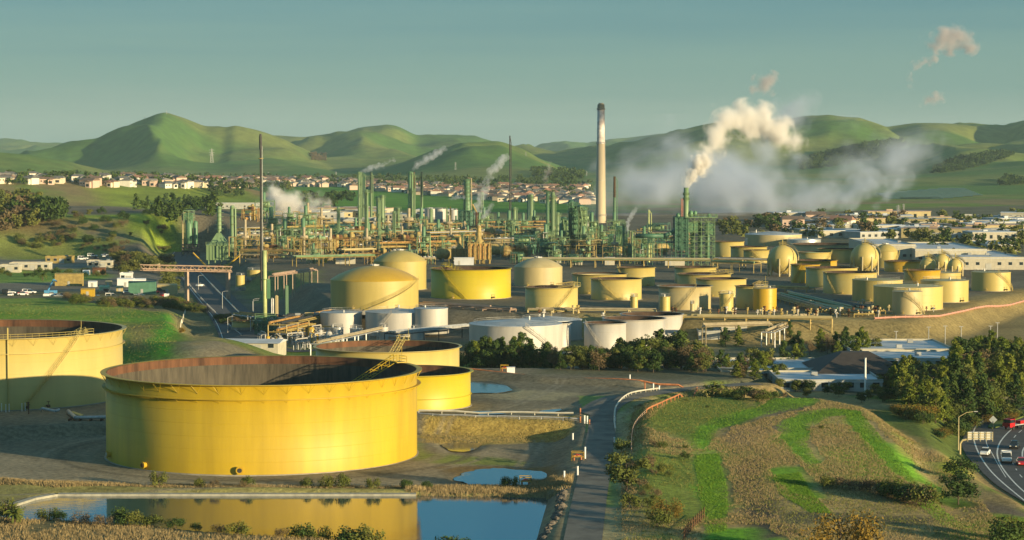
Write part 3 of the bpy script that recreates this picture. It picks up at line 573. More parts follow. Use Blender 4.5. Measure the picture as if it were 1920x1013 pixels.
# the tank farm: (centre, half width, foot row, top row, ground, kind, paint, label, options)
Z6 = 6.0
FARM = [
 (750, 49.5, 545, 491, Z6, 'dome', CRM2, 'tall buff domed tank behind the wide ribbed dome tank', dict(dome=19)),
 (702.5, 82.5, 582, 528, Z6, 'dome', CRM2, 'wide buff tank with a ribbed ochre dome above the white tanks', dict(dome=25, roofm=YEL3, stair=(690, 782))),
 (883, 75, 562, 507, Z6, 'open', YEL2, 'glossy yellow open tank with red brown inside between two domed tanks', dict(stair=(878, 832), depth=3.4, platform=math.radians(130))),
 (1009, 45.5, 538, 502, Z6, 'dome', CRM3, 'pale domed tank right of the glossy yellow open tank', dict(dome=16)),
 (1034, 49.5, 586, 541, Z6, 'open', CRM, 'cream open tank with pale inside standing on the edge above white tanks', dict(stair=(1038, 1072), roofm=WRF, depth=1.2, platform=math.radians(20))),
 (1124, 51, 553, 516, Z6, 'open', CRM2, 'buff tank with framework on its roof behind the tank with a shadowed foot', dict(roofm=CRM3, depth=0.8)),
 (1155.5, 47.5, 564, 525, Z6, 'open', CRM, 'buff open tank with red brown inside and a shadow across its foot', dict(stair=(1160, 1123), depth=2.8)),
 (1192, 36, 538, 503, Z6, 'open', CRM2, 'buff open tank left of the green lattice unit, with a stair at its rim', dict(stair=(1178, 1160), depth=2.5)),
 (1304, 39, 532, 503, Z6, 'open', CRM2, 'buff open tank directly in front of the green lattice unit', dict(depth=2.5)),
 (1320, 50, 545, 516, Z6, 'open', CRM2, 'buff tank with white floating roof in front of the lattice unit', dict(roofm=WRF, depth=1.2, platform=math.radians(10))),
 (1352, 47, 558, 525, Z6, 'open', CRM, 'buff open tank with dark inside behind the pale lipped tank', dict(depth=2.6)),
 (1284, 49, 582, 539, Z6, 'open', CRM3, 'pale lipped tank with white roof and the shadow of another on it', dict(roofm=WRF, depth=1.0, rim=0.8, stair=(1272, 1300))),
 (1189, 7, 583, 557, Z6, 'flat', CRM, 'slim buff tank alone in front of the shadowed buff tank', dict(name='small_tank')),
 (1247, 9.5, 584, 557, Z6, 'flat', CRM, 'slim buff tank against the left side of the pale lipped tank', dict(name='small_tank')),
 (1298, 4, 584, 570, Z6, 'flat', CRM3, 'tiny buff tank before the pale lipped tank', dict(name='small_tank')),
 (1362, 13, 584, 552, Z6, 'flat', CRM, 'slim buff tank with roof rail left of the amber tank', dict(name='small_tank', stair=(1354, 1372))),
 (1409, 30, 580, 538, Z6, 'open', CRM, 'cream tank partly behind the amber yellow tank', dict(depth=1.5, platform=math.radians(40))),
 (1434, 22, 584, 542, Z6, 'flat', YEL3, 'amber yellow tank on the edge of the embankment', dict()),
 (1366, 29, 484, 454, Z6, 'open', CRM, 'buff tank just right of the green lattice unit', dict(depth=2.5)),
 (1404, 34, 492, 464, Z6, 'open', CRM2, 'buff open tank behind the one with a tapering base line', dict(depth=2.5)),
 (1418, 24, 497, 470, Z6, 'open', CRM2, 'buff open tank with diagonal stair left of the largest left sphere', dict(stair=(1432, 1408), depth=2)),
 (1421, 24, 461, 447, Z6, 'flat', ALU, 'bare metal tank raised behind the buff open tanks', dict(roofm=ALU, zz=1)),
 (1450, 53, 462, 441, Z6, 'cone', CRM3, 'wide pale tank with white roof farthest back in the farm', dict(roofm=WRF)),
 (1507, 32, 464, 450, Z6, 'flat', ALU, 'low bare metal tank behind the long dark rimmed tank', dict(roofm=ALU)),
 (1545, 60, 482, 460, Z6, 'open', CRM3, 'long grey white tank with dark rim behind the buff ones', dict(depth=2)),
 (1570, 37, 494, 468, Z6, 'open', CRM2, 'buff tank with thin dark rim left of the big right sphere', dict(depth=2)),
 (1527, 30.5, 496, 474, Z6, 'open', CRM, 'buff tank with pale green floating roof', dict(roofm=mat('green_roof', (.35, .5, .3), .7), depth=0.7, stair=(1540, 1555))),
 (1527, 42, 512, 490, Z6, 'open', YEL3, 'yellow tank with wide dark rim behind the narrow amber tank', dict(depth=2.5)),
 (1510, 27, 532, 497, Z6, 'open', YEL3, 'narrow amber tank with stair touching the left sphere', dict(stair=(1488, 1500), depth=2)),
 (1559, 48, 540, 504, Z6, 'open', CRM, 'cream open tank with rosy rim behind the rust rimmed one', dict(depth=1.8)),
 (1593.5, 50, 553, 513, Z6, 'open', CRM, 'cream open tank with rust inside and curved stair shadow', dict(depth=2.4, stair=(1562, 1548))),
 (1645, 47, 567, 527, Z6, 'flat', CRM2, 'buff flat roofed tank left of the widest flat roofed one', dict()),
 (1660, 23, 503, 472, Z6, 'dome', CRM2, 'domed buff tank right of the big right sphere', dict(dome=13, stair=(1668, 1682))),
 (1694, 36, 511, 491, Z6, 'open', YEL3, 'low amber open tank left of the three small spheres', dict(depth=3)),
 (1729, 34, 533, 508, Z6, 'open', YEL3, 'amber open tank with stair behind the flat roofed tanks', dict(stair=(1712, 1700), depth=2)),
 (1765, 36, 532, 513, Z6, 'flat', CRM2, 'buff flat tank in front of the three small spheres', dict()),
 (1770.5, 44.5, 568, 528, Z6, 'flat', CRM, 'cream flat roofed tank right of the widest flat roofed one', dict()),
 (1702.5, 64.5, 583, 540, Z6, 'flat', CRM, 'widest flat roofed cream tank in the right of the farm', dict()),
 (1701, 28, 591, 548, Z6, 'flat', CRM3, 'pale narrow tank with curved stair foremost on the embankment', dict(stair=(1727, 1692))),
 (1858, 36, 547, 512, Z6, 'flat', CRM, 'cream tank standing alone at the right end of the farm', dict(stair=(1892, 1862))),
 (455, 20, 615, 603, 0, 'open', CRM, 'low cream tank beside the road left of the small green unit', dict(depth=1)),
 (450.5, 8.5, 539, 517, 0.5, 'flat', CRM2, 'slim buff tank on the bend beside the highway', dict(name='small_tank')),
 (478, 15, 520, 507, 3, 'flat', CRM2, 'low buff tank behind the flare mast', dict(name='small_tank')),
 # white tanks in front of the embankment
 (1032, 59, 640, 603, 0, 'cone', WHT, 'white tank with grey roof behind the widest white tank', dict(roofm=WRF)),
 (1050, 20, 652, 607, 0, 'open', WHT, 'narrow white tank between the two cone roofed white tanks', dict(depth=1.5)),
 (967, 87.5, 663, 613, 0, 'cone', WHT, 'widest white tank with pale cone roof behind the dark trees', dict(roofm=WRF, stair=(1035, 984))),
 (1222, 58, 640, 593, 0, 'open', WHT, 'rearmost white open tank at the foot of the embankment', dict(depth=2)),
 (1189, 58, 650, 601, 0, 'open', WHT, 'white open tank with rust brown inside in the middle of three', dict(depth=3)),
 (1134.5, 39.5, 655, 608, 0, 'open', WHT, 'white open tank with rust roof and diagonal stair left of three', dict(depth=1.6, stair=(1130, 1101))),
 (643, 32, 598, 577, 0, 'flat', WHT, 'low white tank in front of the ochre domed tank, leftmost', dict(roofm=WRF)),
 (726, 33, 598, 577, 0, 'cone', WHT, 'low white tank in front of the ochre domed tank, in the middle', dict(roofm=WRF)),
 (808, 32, 618, 580, 2.5, 'flat', WHT, 'white tank with a shadow pattern at the right of the white group', dict(roofm=WRF)),
 (640, 39, 629, 588, 0, 'flat', WHT, 'white tank above the two small hopper tanks', dict(roofm=WRF)),
 (745, 60, 632, 588, 0, 'cone', WHT, 'widest tank of the small white group, with diagonal stair', dict(roofm=WRF, stair=(708, 738))),
 (632, 12, 634, 615, 0, 'cone', ALU, 'small grey hopper tank before the white group, left one', dict(name='small_tank')),
 (668, 12, 636, 617, 0, 'cone', ALU, 'small grey hopper tank before the white group, middle one', dict(name='small_tank')),
 (719, 9, 640, 614, 0, 'flat', WHT, 'slim white tank beside the sloping conveyor', dict(name='small_tank')),
 (783, 14, 638, 618, 0, 'flat', ALU, 'small grey tank with ribbed shell in front of the widest one', dict(name='small_tank')),
 # far white tanks beyond the plant
 (826, 10.5, 412, 392, 8, 'flat', WHT, 'tall white tank on the green slope, middle of the far three', dict(name='small_tank')),
 (851, 8, 413, 394, 8, 'flat', WHT, 'tall white tank on the green slope, right one of the far three', dict(name='small_tank')),
 (808, 12, 408, 392, 8, 'flat', WHT, 'tall white tank on the green slope, left one of the far three', dict(name='small_tank')),
]
PADS = []
for cx, hw, yb, yt, z, kind, m_, lab, kw in FARM:
    kw.pop('zz', None)
    t, x, y, R, H = tank(cx, hw, yb, yt, z, kind, m_, lab, group=None, n=64 if hw > 30 else 40, **kw)
    PADS.append((x, y, R)); t.location.z = z
    if 25 < hw and z == Z6: valves(t, R, (cx - hw * .4, cx + hw * .55), cx, hw, OCH)

# spheres on columns
def sphere_tank(cx, r, cy, yb, label, n_legs=9):
    zf = P(cx, yb, Z6)[1]; yc = zf + 6; p = Q(cx, cy, yc); R = r * yc / FPX; c = p.z - Z6
    t = thing('sphere_tank', label, 'gas sphere', (p.x, yc, Z6), 0, 'gas spheres on columns')
    q = MB(); q.lathe([(max(R * math.cos(a), .01), c + R * math.sin(a)) for a in [math.radians(-90 + 7.5 * k) for k in range(25)]], 40); q.build('sphere_shell', CRM, t, True)
    for k in range(n_legs):
        a = 2 * PI * k / n_legs + .2; q = MB(); q.bar((R * math.cos(a) * .985, R * math.sin(a) * .985, -1), (R * math.cos(a) * .985, R * math.sin(a) * .985, c + R * .1), 0.35, 8); q.build('column', CRM3, t)
    q = MB()
    for k in range(n_legs):
        a = 2 * PI * k / n_legs + .2; b = a + 2 * PI / n_legs; e = R * .985
        for z0, z1 in ((.3, c * .8), (c * .8, .3)): q.bar((e * math.cos(a), e * math.sin(a), z0), (e * math.cos(b), e * math.sin(b), z1), 0.08, 4, cap=False)
    q.build('cross_brace', CRM3, t)
    q = MB(); q.box(-1.4, 1.4, -1.4, 1.4, c + R - .05, c + R + .1); handrail(q, [(-1.4, -1.4, c + R + .1), (1.4, -1.4, c + R + .1), (1.4, 1.4, c + R + .1), (-1.4, 1.4, c + R + .1)], 1.1, .05); q.bar((0, 0, c + R), (0, 0, c + R + 2.2), .2, 6); q.build('top_platform', CRM2, t)
    q = MB(); pts = [Vector(((R + .5) * math.cos(e) * math.cos(-.5 + e * .55), (R + .5) * math.cos(e) * math.sin(-1.2 + e * .5), c + (R + .5) * math.sin(e))) for e in [k * PI / 2 / 12 for k in range(13)]]
    q.tube(pts, .22, 4); handrail(q, pts, 1.0, .05); q.build('curved_stair', CRM3, t)
sphere_tank(1467, 27.5, 487, 519, 'large buff gas sphere on columns in the left of the farm')
sphere_tank(1621.5, 26.5, 483, 517, 'large buff gas sphere on columns beside the domed tank')
sphere_tank(1740, 15.5, 498, 517, 'small gas sphere, left of the trio', 8)
sphere_tank(1766, 16, 492, 514, 'small gas sphere, middle and highest of the trio', 8)
sphere_tank(1791, 15, 500, 519, 'small gas sphere, right of the trio', 8)

# ---------------------------------------------------------------- tall stacks
def tube_stack(px, top, base, wpx, z, m_, label, wtop=None, name='process_column', plats=0, flare=False, cat='column', topm=None, toplen=0.3, ladder=True, y=None, head=True, pm=None):
    y = y or P(px, base, z)[1]; p = Q(px, base, y); z = HZ(p.x, y); H = zat(top, y) - z; R = wpx * y / FPX / 2; Rt = (wtop or wpx) * y / FPX / 2
    t = thing(name, label, cat, (p.x, y, z)); q = MB(); fl = []
    if flare: fl = [(R * 1.9, 0), (R * 1.9, H * .03), (R, H * .16)]
    else: fl = [(R, 0)]
    h1 = H * (1 - toplen) if topm else H
    prof = fl + [(R + (Rt - R) * 0.8, h1)] if topm else fl + [(Rt, H), (Rt * .7, H + Rt * .35), (.01, H + Rt * .45)]
    q.lathe(prof, 18 if wpx > 6 else 12); q.build('shell', m_, t, True)
    if topm: q = MB(); q.lathe([(R + (Rt - R) * 0.8, h1), (Rt, H), (Rt * .85, H), (Rt * .85, H - 2)], 18); q.build('upper_shell', topm, t, True)
    if plats:
        for k in range(plats):
            h = H * (1 - (k + .15) / (plats + .6)); a0 = random.uniform(0, 6); q = MB(); sp = random.choice((PI, PI * 1.3, 2 * PI)) if k else 2 * PI
            q.lathe([(R * .98, h - .12), (R + 1.15, h - .12), (R + 1.15, h), (R * .98, h)], 12, a0=a0, a1=a0 + sp)
            handrail(q, [((R + 1.12) * math.cos(a0 + sp * i / 10), (R + 1.12) * math.sin(a0 + sp * i / 10), h) for i in range(11)], 1.1, .06)
            q.build('platform', pm or m_, t)
    if ladder and H > 8:
        q = MB(); a = random.uniform(-2.4, -.8); c_, s_ = math.cos(a), math.sin(a)
        for d in (-.3, .3): q.bar(((R + .35) * c_ - d * s_, (R + .35) * s_ + d * c_, 1), ((Rt + .35) * c_ - d * s_, (Rt + .35) * s_ + d * c_, H), .06, 4)
        for k in range(int(H / 1.6)): q.bar(((R + .35) * c_ - .35 * s_, (R + .35) * s_ + .35 * c_, 1 + k * 1.6), ((R + .35) * c_ + .35 * s_, (R + .35) * s_ - .35 * c_, 1 + k * 1.6), .05, 4)
        q.build('ladder', pm or m_, t)
        a += random.uniform(.7, 1.4); q = MB(); c_, s_ = math.cos(a), math.sin(a); pr = (R + .6)
        q.tube([(pr * c_, pr * s_, H * .03), (pr * c_, pr * s_, H * .93), (R * .5 * c_, R * .5 * s_, H * .985)], .18, 6); q.build('downpipe', m_, t)
    return t
CH = mat('chimney_concrete', (0.42, 0.35, 0.235), 0.85, var=0.12, scale=0.12, streak=True)
CHW = mat('flaking_white_paint', (0.62, 0.56, 0.50), 0.7, scale=0.18, col2=(0.34, 0.29, 0.27), streak=False)
yc = P(1126.5, 418, Z6)[1]; p = Q(1126.5, 418, yc); Hc = zat(195, yc) - Z6
t = thing('concrete_chimney', 'tallest concrete chimney with flaking white upper half', 'chimney', (p.x, yc, Z6)); k = yc / FPX / 2
zz = lambda py: zat(py, yc) - Z6
for nm, mm, a, ra, b, rb in (('lower_shaft', CH, 425, 20.0, 270, 15.5), ('white_shaft', CHW, 270, 15.3, 206, 13.6), ('dark_crown', mat('sooty_green_grey', (.14, .13, .09), .8), 206, 13.8, 196, 13.2)):
    q = MB(); q.lathe([(ra * k, zz(a)), (rb * k, zz(b)), (rb * k * .82, zz(b))], 40); q.build(nm, mm, t, True)
for py, rr in ((269.5, 17), (206, 16), (405, 21.5), (338, 18)):
    q = MB(); h = zz(py); r0 = rr * k; q.lathe([(r0 * .85, h - .2), (r0, h - .2), (r0, h), (r0 * .85, h)], 32)
    if py != 338: handrail(q, [(r0 * math.cos(i * PI / 12), r0 * math.sin(i * PI / 12), h) for i in range(25)], 1.1, .07)
    q.build('gallery', STEEL, t)
q = MB(); q.lathe([(10.2 * k, zz(196)), (9.5 * k, zz(193.5)), (7 * k, zz(193.5))], 24); q.build('cap', CH, t)
q = MB()
for d in (-.35, .35): q.bar((20 * k * .8 + d, -20 * k * .62, 0), (13.5 * k * .8 + d, -13.5 * k * .62, Hc), .08, 4)
q.build('ladder', STEEL, t)
tube_stack(1152, 331, 440, 7, Z6, GREEN2, 'slim green stack with rusty upper third right of the concrete chimney', wtop=4.2, flare=True, topm=RUST, toplen=.36, cat='stack', name='exhaust_stack')
tube_stack(1216, 394, 492, 5.5, Z6, mat('pale_yellow_green', (.42, .47, .20), .5), 'lone thin yellow green stack left of the lattice unit', wtop=2.6, cat='stack', name='exhaust_stack')
tube_stack(956, 255, 440, 2.4, Z6, DARK, 'thin dark flare mast in the middle of the plant', cat='flare', name='flare_mast', wtop=2.2)
COLS = [
 (673.5, 323, 440, 5, GREEN, 5, 'pale green column with staged platforms, leftmost of the tallest cluster', {}), (677.6, 324, 436, 3.0, GREEN, 0, 'thin pale green pipe stack in the tallest cluster', {}),
 (682, 324, 431, 4.6, GREEN, 2, 'pale green stack with dark top in the tallest cluster', dict(topm=GREEN3, toplen=.45)), (687.5, 357, 483, 7, GREEN, 4, 'nearer pale green column before the tallest cluster', {}),
 (696, 323, 421, 4.6, GREEN, 1, 'separate thin stack right of the tallest cluster', dict(topm=mat('sooty_green', (.06, .09, .05), .7), toplen=.4)),
 (710, 372, 476, 3.6, GREEN, 3, 'slender green column left of the thick one with railed top', {}), (717, 367, 443, 8, GREEN, 3, 'thick green column with railed top platform', {}), (708, 369, 440, 4.5, GREEN3, 2, 'dark green column beside the thick railed one', {}),
 (634.7, 389, 458, 5.4, GREEN, 1, 'green column with flared skirt standing left and alone', dict(flare=True)), (739, 397, 464, 6, GREEN, 2, 'green column with flared skirt near the ringed column', dict(flare=True)),
 (746.5, 391, 448, 6.6, GREEN, 9, 'short pale green column ringed with many platforms', {}), (769, 323, 440, 7, GREEN2, 7, 'tall dark sided green column of the second cluster', {}), (773, 324, 441, 4, GREEN, 3, 'tall pale column touching the dark sided one', {}),
 (776.5, 323, 425, 3.6, GREEN, 1, 'thin stack right in the second cluster', dict(topm=RUST, toplen=.3)), (791, 322, 417, 4.8, GREEN, 1, 'solitary thick walled stack right of the second cluster', dict(topm=mat('sooty_green', (.06, .09, .05), .7), toplen=.5)),
 (808, 392, 431, 6, GREEN, 0, 'short plain green column left of two thin posts', {}), (837, 388, 440, 1.6, GREEN, 0, 'thin pale green post, left of two', {}), (844.6, 388, 441, 1.6, OCH, 0, 'thin ochre post, right of two', {}),
 (903.4, 362, 436, 7.6, GREEN, 2, 'green stack wound with a spiral strake', dict(strake=1)), (893, 398, 452, 3, RUST, 1, 'short rust brown pipe stack beside the spiral stack', {}), (896.5, 420, 452, 3, GREEN, 0, 'short green pipe stack beside the spiral stack', {}),
 (964.6, 390, 449, 7.6, GREEN, 2, 'thick green column with antenna below the dark mast', {}), (991, 366, 428, 5.5, GREEN3, 1, 'dark green column behind the plain pale one', {}), (996, 366, 431, 7, GREEN, 1, 'plain pale green column right of the dark mast', {}),
 (1026.5, 362, 463, 6, GREEN2, 8, 'green column crowded with platforms left of the smooth pair', {}), (1036.5, 362, 463, 7.5, GREEN, 1, 'smooth green column, taller of the pair before the block towers', {}), (1045.5, 400, 457, 8.5, GREEN, 2, 'smooth pale column, shorter of the pair before the block towers', {}),
 (1104, 434, 470, 4, GREEN, 1, 'short green column below the concrete chimney', {}), (1112, 433, 455, 3, GREEN, 0, 'very short green pipe below the concrete chimney', {}), (1169, 420, 494, 5, GREEN, 4, 'green column with ball topped neighbour', {}),
 (1180, 459, 494, 8, GREEN, 2, 'stout pale column with concrete foot near the jet of steam', {}), (1185, 435, 486, 4.6, GREEN, 3, 'thin green column behind the stout pale one', {}), (1043, 462, 492, 5, GREEN, 3, 'short green column above the pale domed tank', {}),
 (1055, 455, 490, 3.5, GREEN, 2, 'slim green column above the pale domed tank, right one', {}), (530, 449, 483, 8, GREEN, 1, 'short thick green column left of the furnace rows', {}), (545, 440, 470, 4, GREEN, 3, 'small green column behind the short thick one', {}), (553, 438, 470, 4, GREEN, 2, 'small green column with ladder behind the short thick one', {}),
]
_r = random.Random(21)
for i in range(34):
    px = 560 + 670 * (i + _r.random()) / 34; base = _r.choice((448, 458, 466, 476, 486)); hh = _r.uniform(18, 42)
    if 1262 > px > 560 and not (915 < px < 955): COLS.append((px, base - hh, base, _r.choice((2, 2.6, 3.4, 4.5)), _r.choice((GREEN, GREEN2, GREEN3, GREEN)), _r.choice((0, 2, 3, 5)), near(px, base, _r.choice(('slender green column', 'short green tower', 'thin green vessel'))), {}))
for px, top, base, wp, m_, pl, lab, kw in COLS:
    st = kw.pop('strake', 0); t = tube_stack(px, top, base, wp, Z6, m_, lab, plats=pl, **kw)
    if st:
        y = t.location.y; H = zat(top, y) - t.location.z; R = wp * y / FPX / 2 + .1; q = MB(); q.tube([(R * math.cos(i * .5), R * math.sin(i * .5), H * (.45 + .55 * i / 70)) for i in range(71)], .22, 4); q.build('strake', GREEN3, t)
# ---------------------------------------------------------------- process plant
WALLC = mat('cream_wall', (0.42, 0.39, 0.30), 0.8, var=0.08, scale=0.5); WALLG = mat('grey_wall', (0.38, 0.38, 0.34), 0.8, var=0.1, scale=0.5)
ROOFW = mat('white_flat_roof', (0.50, 0.52, 0.53), 0.7, var=0.12, scale=0.08); ROOFB = mat('dark_brown_roof', (0.045, 0.034, 0.026), 0.8, var=0.15, scale=0.5)
ROOFG = mat('grey_roof', (0.30, 0.31, 0.30), 0.8, var=0.15, scale=0.1); GLASS = mat('dark_window_glass', (0.02, 0.03, 0.035), 0.12, var=0.1, scale=1)
ASPH = mat('asphalt', (0.062, 0.060, 0.056), 0.85, var=0.18, scale=0.35, bump=0.15); PAINTW = mat('road_paint', (0.72, 0.70, 0.62), 0.7, var=0.1, scale=1)
BEIGE = mat('beige_pipe_paint', (0.34, 0.28, 0.17), 0.6, var=0.15, scale=0.5); PINK = mat('faded_pink_beige_paint', (0.36, 0.25, 0.175), 0.6, var=0.12, scale=0.5)
PAL = [OCH, BEIGE, OCH, GREEN, CRM3, ORN, STEEL, DARK]
def frame_mb(q, W_, D_, H_, lv, nx=2, ny=1, r=0.16, brace=True):
    for i in range(nx + 1):
        for j in range(ny + 1): q.bar((-W_ / 2 + W_ * i / nx, -D_ / 2 + D_ * j / ny, -1), (-W_ / 2 + W_ * i / nx, -D_ / 2 + D_ * j / ny, H_), r, 4)
    for k in range(1, lv + 1):
        h = H_ * k / lv
        for j in range(ny + 1): q.bar((-W_ / 2, -D_ / 2 + D_ * j / ny, h), (W_ / 2, -D_ / 2 + D_ * j / ny, h), r * .9, 4)
        for i in range(nx + 1): q.bar((-W_ / 2 + W_ * i / nx, -D_ / 2, h), (-W_ / 2 + W_ * i / nx, D_ / 2, h), r * .9, 4)
        if brace:
            for i in range(nx):
                xa, xb = -W_ / 2 + W_ * i / nx, -W_ / 2 + W_ * (i + 1) / nx; h0 = H_ * (k - 1) / lv
                if (i + k) % 2: q.bar((xa, -D_ / 2, h0), (xb, -D_ / 2, h), r * .6, 4)
                else: q.bar((xb, -D_ / 2, h0), (xa, -D_ / 2, h), r * .6, 4)
    return q
def vessel(q, x, y, z, R, L, horiz=True, n=12):
    if horiz:
        rings = [(-L / 2 - R * .45, .01), (-L / 2 - R * .35, R * .6), (-L / 2, R), (L / 2, R), (L / 2 + R * .35, R * .6), (L / 2 + R * .45, .01)]; b = len(q.v); vs = []; fs = []
        for h, r in rings:
            for k in range(n): a = 2 * PI * k / n; vs.append((x + h, y + r * math.cos(a), z + r * math.sin(a)))
        for j in range(len(rings) - 1):
            for k in range(n): fs.append((j * n + k, j * n + (k + 1) % n, (j + 1) * n + (k + 1) % n, (j + 1) * n + k))
        q.add(vs, fs)
    else: q.lathe([(.01, 0), (R * .7, .1 * R), (R, R * .4), (R, L - R * .4), (R * .7, L - R * .1), (.01, L)], n, x, y, z)
rnd = random.Random(5)
def make_unit(kind):
    m1, m2, m3 = [(OCH, BEIGE, GREEN), (GREEN, GREEN2, OCH), (ORN, OCH, RUST), (BEIGE, CRM3, STEEL), (GREEN3, GREEN2, GREEN), (OCH, GREEN, DARK)][kind]
    t = thing('process_unit', '', 'process unit'); W_ = rnd.uniform(11, 17); D_ = rnd.uniform(7, 11); H_ = rnd.uniform(6.5, 13); lv = int(H_ / 3)
    frame_mb(MB(), W_, D_, H_, lv, 3, 1).build('frame', m1, t)
    for k in range(1, lv + 1):
        if rnd.random() < .65: x0 = rnd.uniform(-W_ / 2, 0); MB().box(x0, x0 + W_ * .5, -D_ / 2 + .1, D_ / 2 - .1, H_ * k / lv - .1, H_ * k / lv + .1).build('deck', m3, t)
    for k in range(rnd.randint(3, 5)):
        q = MB(); R = rnd.uniform(.7, 1.5); vessel(q, rnd.uniform(-W_ / 3, W_ / 3), rnd.uniform(-D_ / 3, D_ / 3), H_ / lv * rnd.randint(0, lv) + R + .2, R, rnd.uniform(3.5, 8)); q.build('drum', rnd.choice((m2, m1, m3)), t, True)
    for k in range(rnd.randint(1, 3)):
        q = MB(); R = rnd.uniform(.6, 1.1); vessel(q, rnd.uniform(-W_ / 2, W_ / 2), rnd.uniform(-D_ / 3, D_ / 3), 0, R, rnd.uniform(H_ * .8, H_ * 1.7), False); q.build('vertical_vessel', m2, t, True)
    for k in range(9):
        q = MB(); x0, y0 = rnd.uniform(-W_ / 2, W_ / 2), rnd.uniform(-D_ / 2 - 1, D_ / 2); h = rnd.uniform(2, H_ + 2); x1_ = x0 + rnd.uniform(-7, 7); r = rnd.uniform(.12, .32)
        q.tube([(x0, y0, 0), (x0, y0, h), (x1_, y0, h), (x1_, y0, h - rnd.uniform(1, h - .5)), (x1_, y0 + rnd.uniform(-3, 3), .5)], r, 6); q.build('pipe', rnd.choice((m1, m2, OCH, BEIGE, STEEL)), t)
    q = MB(); handrail(q, [(-W_ / 2, -D_ / 2, H_), (W_ / 2, -D_ / 2, H_), (W_ / 2, D_ / 2, H_)], 1.1, .07); q.build('handrail', m1, t)
    return t
def make_heater(m1, m2):
    t = thing('fired_heater', '', 'furnace'); MB().box(-6, 6, -3.5, 3.5, 2, 10.5).build('firebox', m1, t)
    q = MB()
    for i in range(9): q.box(-6 + i * 1.5 - .12, -6 + i * 1.5 + .12, -3.75, -3.5, 2, 10.5)
    for h in (2.2, 5, 7.8, 10.4): q.box(-6.2, 6.2, -3.9, -3.76, h - .12, h + .12)
    q.build('stiffener', m2, t)
    for i in (-5.5, -1.8, 1.8, 5.5):
        for j in (-3, 3): MB().bar((i, j, -1), (i, j, 2), .3, 4).build('leg', m2, t)
    q = MB(); q.lathe([(3.2, 0), (1.4, 2.4), (1.2, 9)], 14, 0, 0, 10.5); q.build('flue', m2, t, True)
    for i in range(5): MB().tube([(-5 + i * 2.5, -4.6, 0), (-5 + i * 2.5, -4.6, 9), (-5 + i * 2.5, -3, 11), (-5 + i * 2.5, 1, 11)], .25, 6).build('pipe', OCH, t)
    return t
def make_cooler():
    t = thing('air_cooler', '', 'cooler'); frame_mb(MB(), 16, 7, 5, 1, 4, 1, .2).build('frame', OCH, t); MB().box(-8.2, 8.2, -3.8, 3.8, 5.1, 6.4).build('cooler_box', BEIGE, t)
    for i in range(4):
        q = MB(); q.lathe([(1.5, 6.4), (1.6, 7.2), (1.4, 7.2)], 12, -6 + i * 4, 0); q.build('fan_ring', STEEL, t)
    for i in range(4): MB().bar((-7 + i * 4.2, -4, .5), (-7 + i * 4.2, -4, 5.5), .25, 6).build('pipe', rnd.choice((OCH, GREEN)), t)
    return t
UNITS = [make_unit(k) for k in range(6)]; HEAT = [make_heater(ORN, OCH), make_heater(GREEN, GREEN2)]; COOL = make_cooler()
ULAB = ['ochre steel process unit', 'green painted process unit', 'orange lagged process unit', 'beige process unit', 'dark green process block', 'mixed ochre and green process unit']
used = {}
def drop(proto, px, py, rz, label, group, sc=1.0, z=None):
    x, y = P(px, py, Z6 if z is None else z)
    if proto.name not in used: used[proto.name] = 1; o = proto; o.rotation_euler.z = rz; o['label'] = label
    else: o = copy_tree(proto, None, rz, label)
    o['group'] = group; o.location = (x, y, HZ(x, y)); o.scale = (sc, sc, sc); return o
def rack(pxy0, pxy1, z, h, tiers, label, m_=OCH, pipes=5, wd=6.0, step=9.0, group=None, legs='bent', pm=None, lattice=False):
    a = Vector((*P(*pxy0, z), 0)); b = Vector((*P(*pxy1, z), 0)); d = b - a; L = d.length; t = thing('pipe_rack', label, 'pipe rack', (a.x, a.y, z), math.atan2(d.y, d.x), group)
    q = MB()
    for s in (-wd / 2, wd / 2): q.bar((0, s, -3), (0, s, h), .2, 4)
    for k in range(tiers): q.bar((0, -wd / 2, h - k * 2.2), (0, wd / 2, h - k * 2.2), .2, 4)
    me = q.mesh('bent', m_); k = max(1, int(L / step))
    for i in range(k + 1): inst('bent', me, t, (L * i / k, 0, 0))
    for tr in range(tiers):
        for j in range(pipes):
            r = rnd.choice((.15, .2, .3, .42)); yy = -wd / 2 + .5 + (wd - 1) * j / max(1, pipes - 1); x0 = 0 if rnd.random() < .8 else L * rnd.uniform(0, .3); x1_ = L if rnd.random() < .8 else L * rnd.uniform(.6, .95)
            MB().bar((x0, yy, h - tr * 2.2 + .2 + r), (x1_, yy, h - tr * 2.2 + .2 + r), r, 6).build('pipe', pm or rnd.choice(PAL), t)
    q = MB()
    for s in (-wd / 2, wd / 2): q.bar((0, s, h), (L, s, h), .16, 4)
    q.build('edge_beam', m_, t); return t
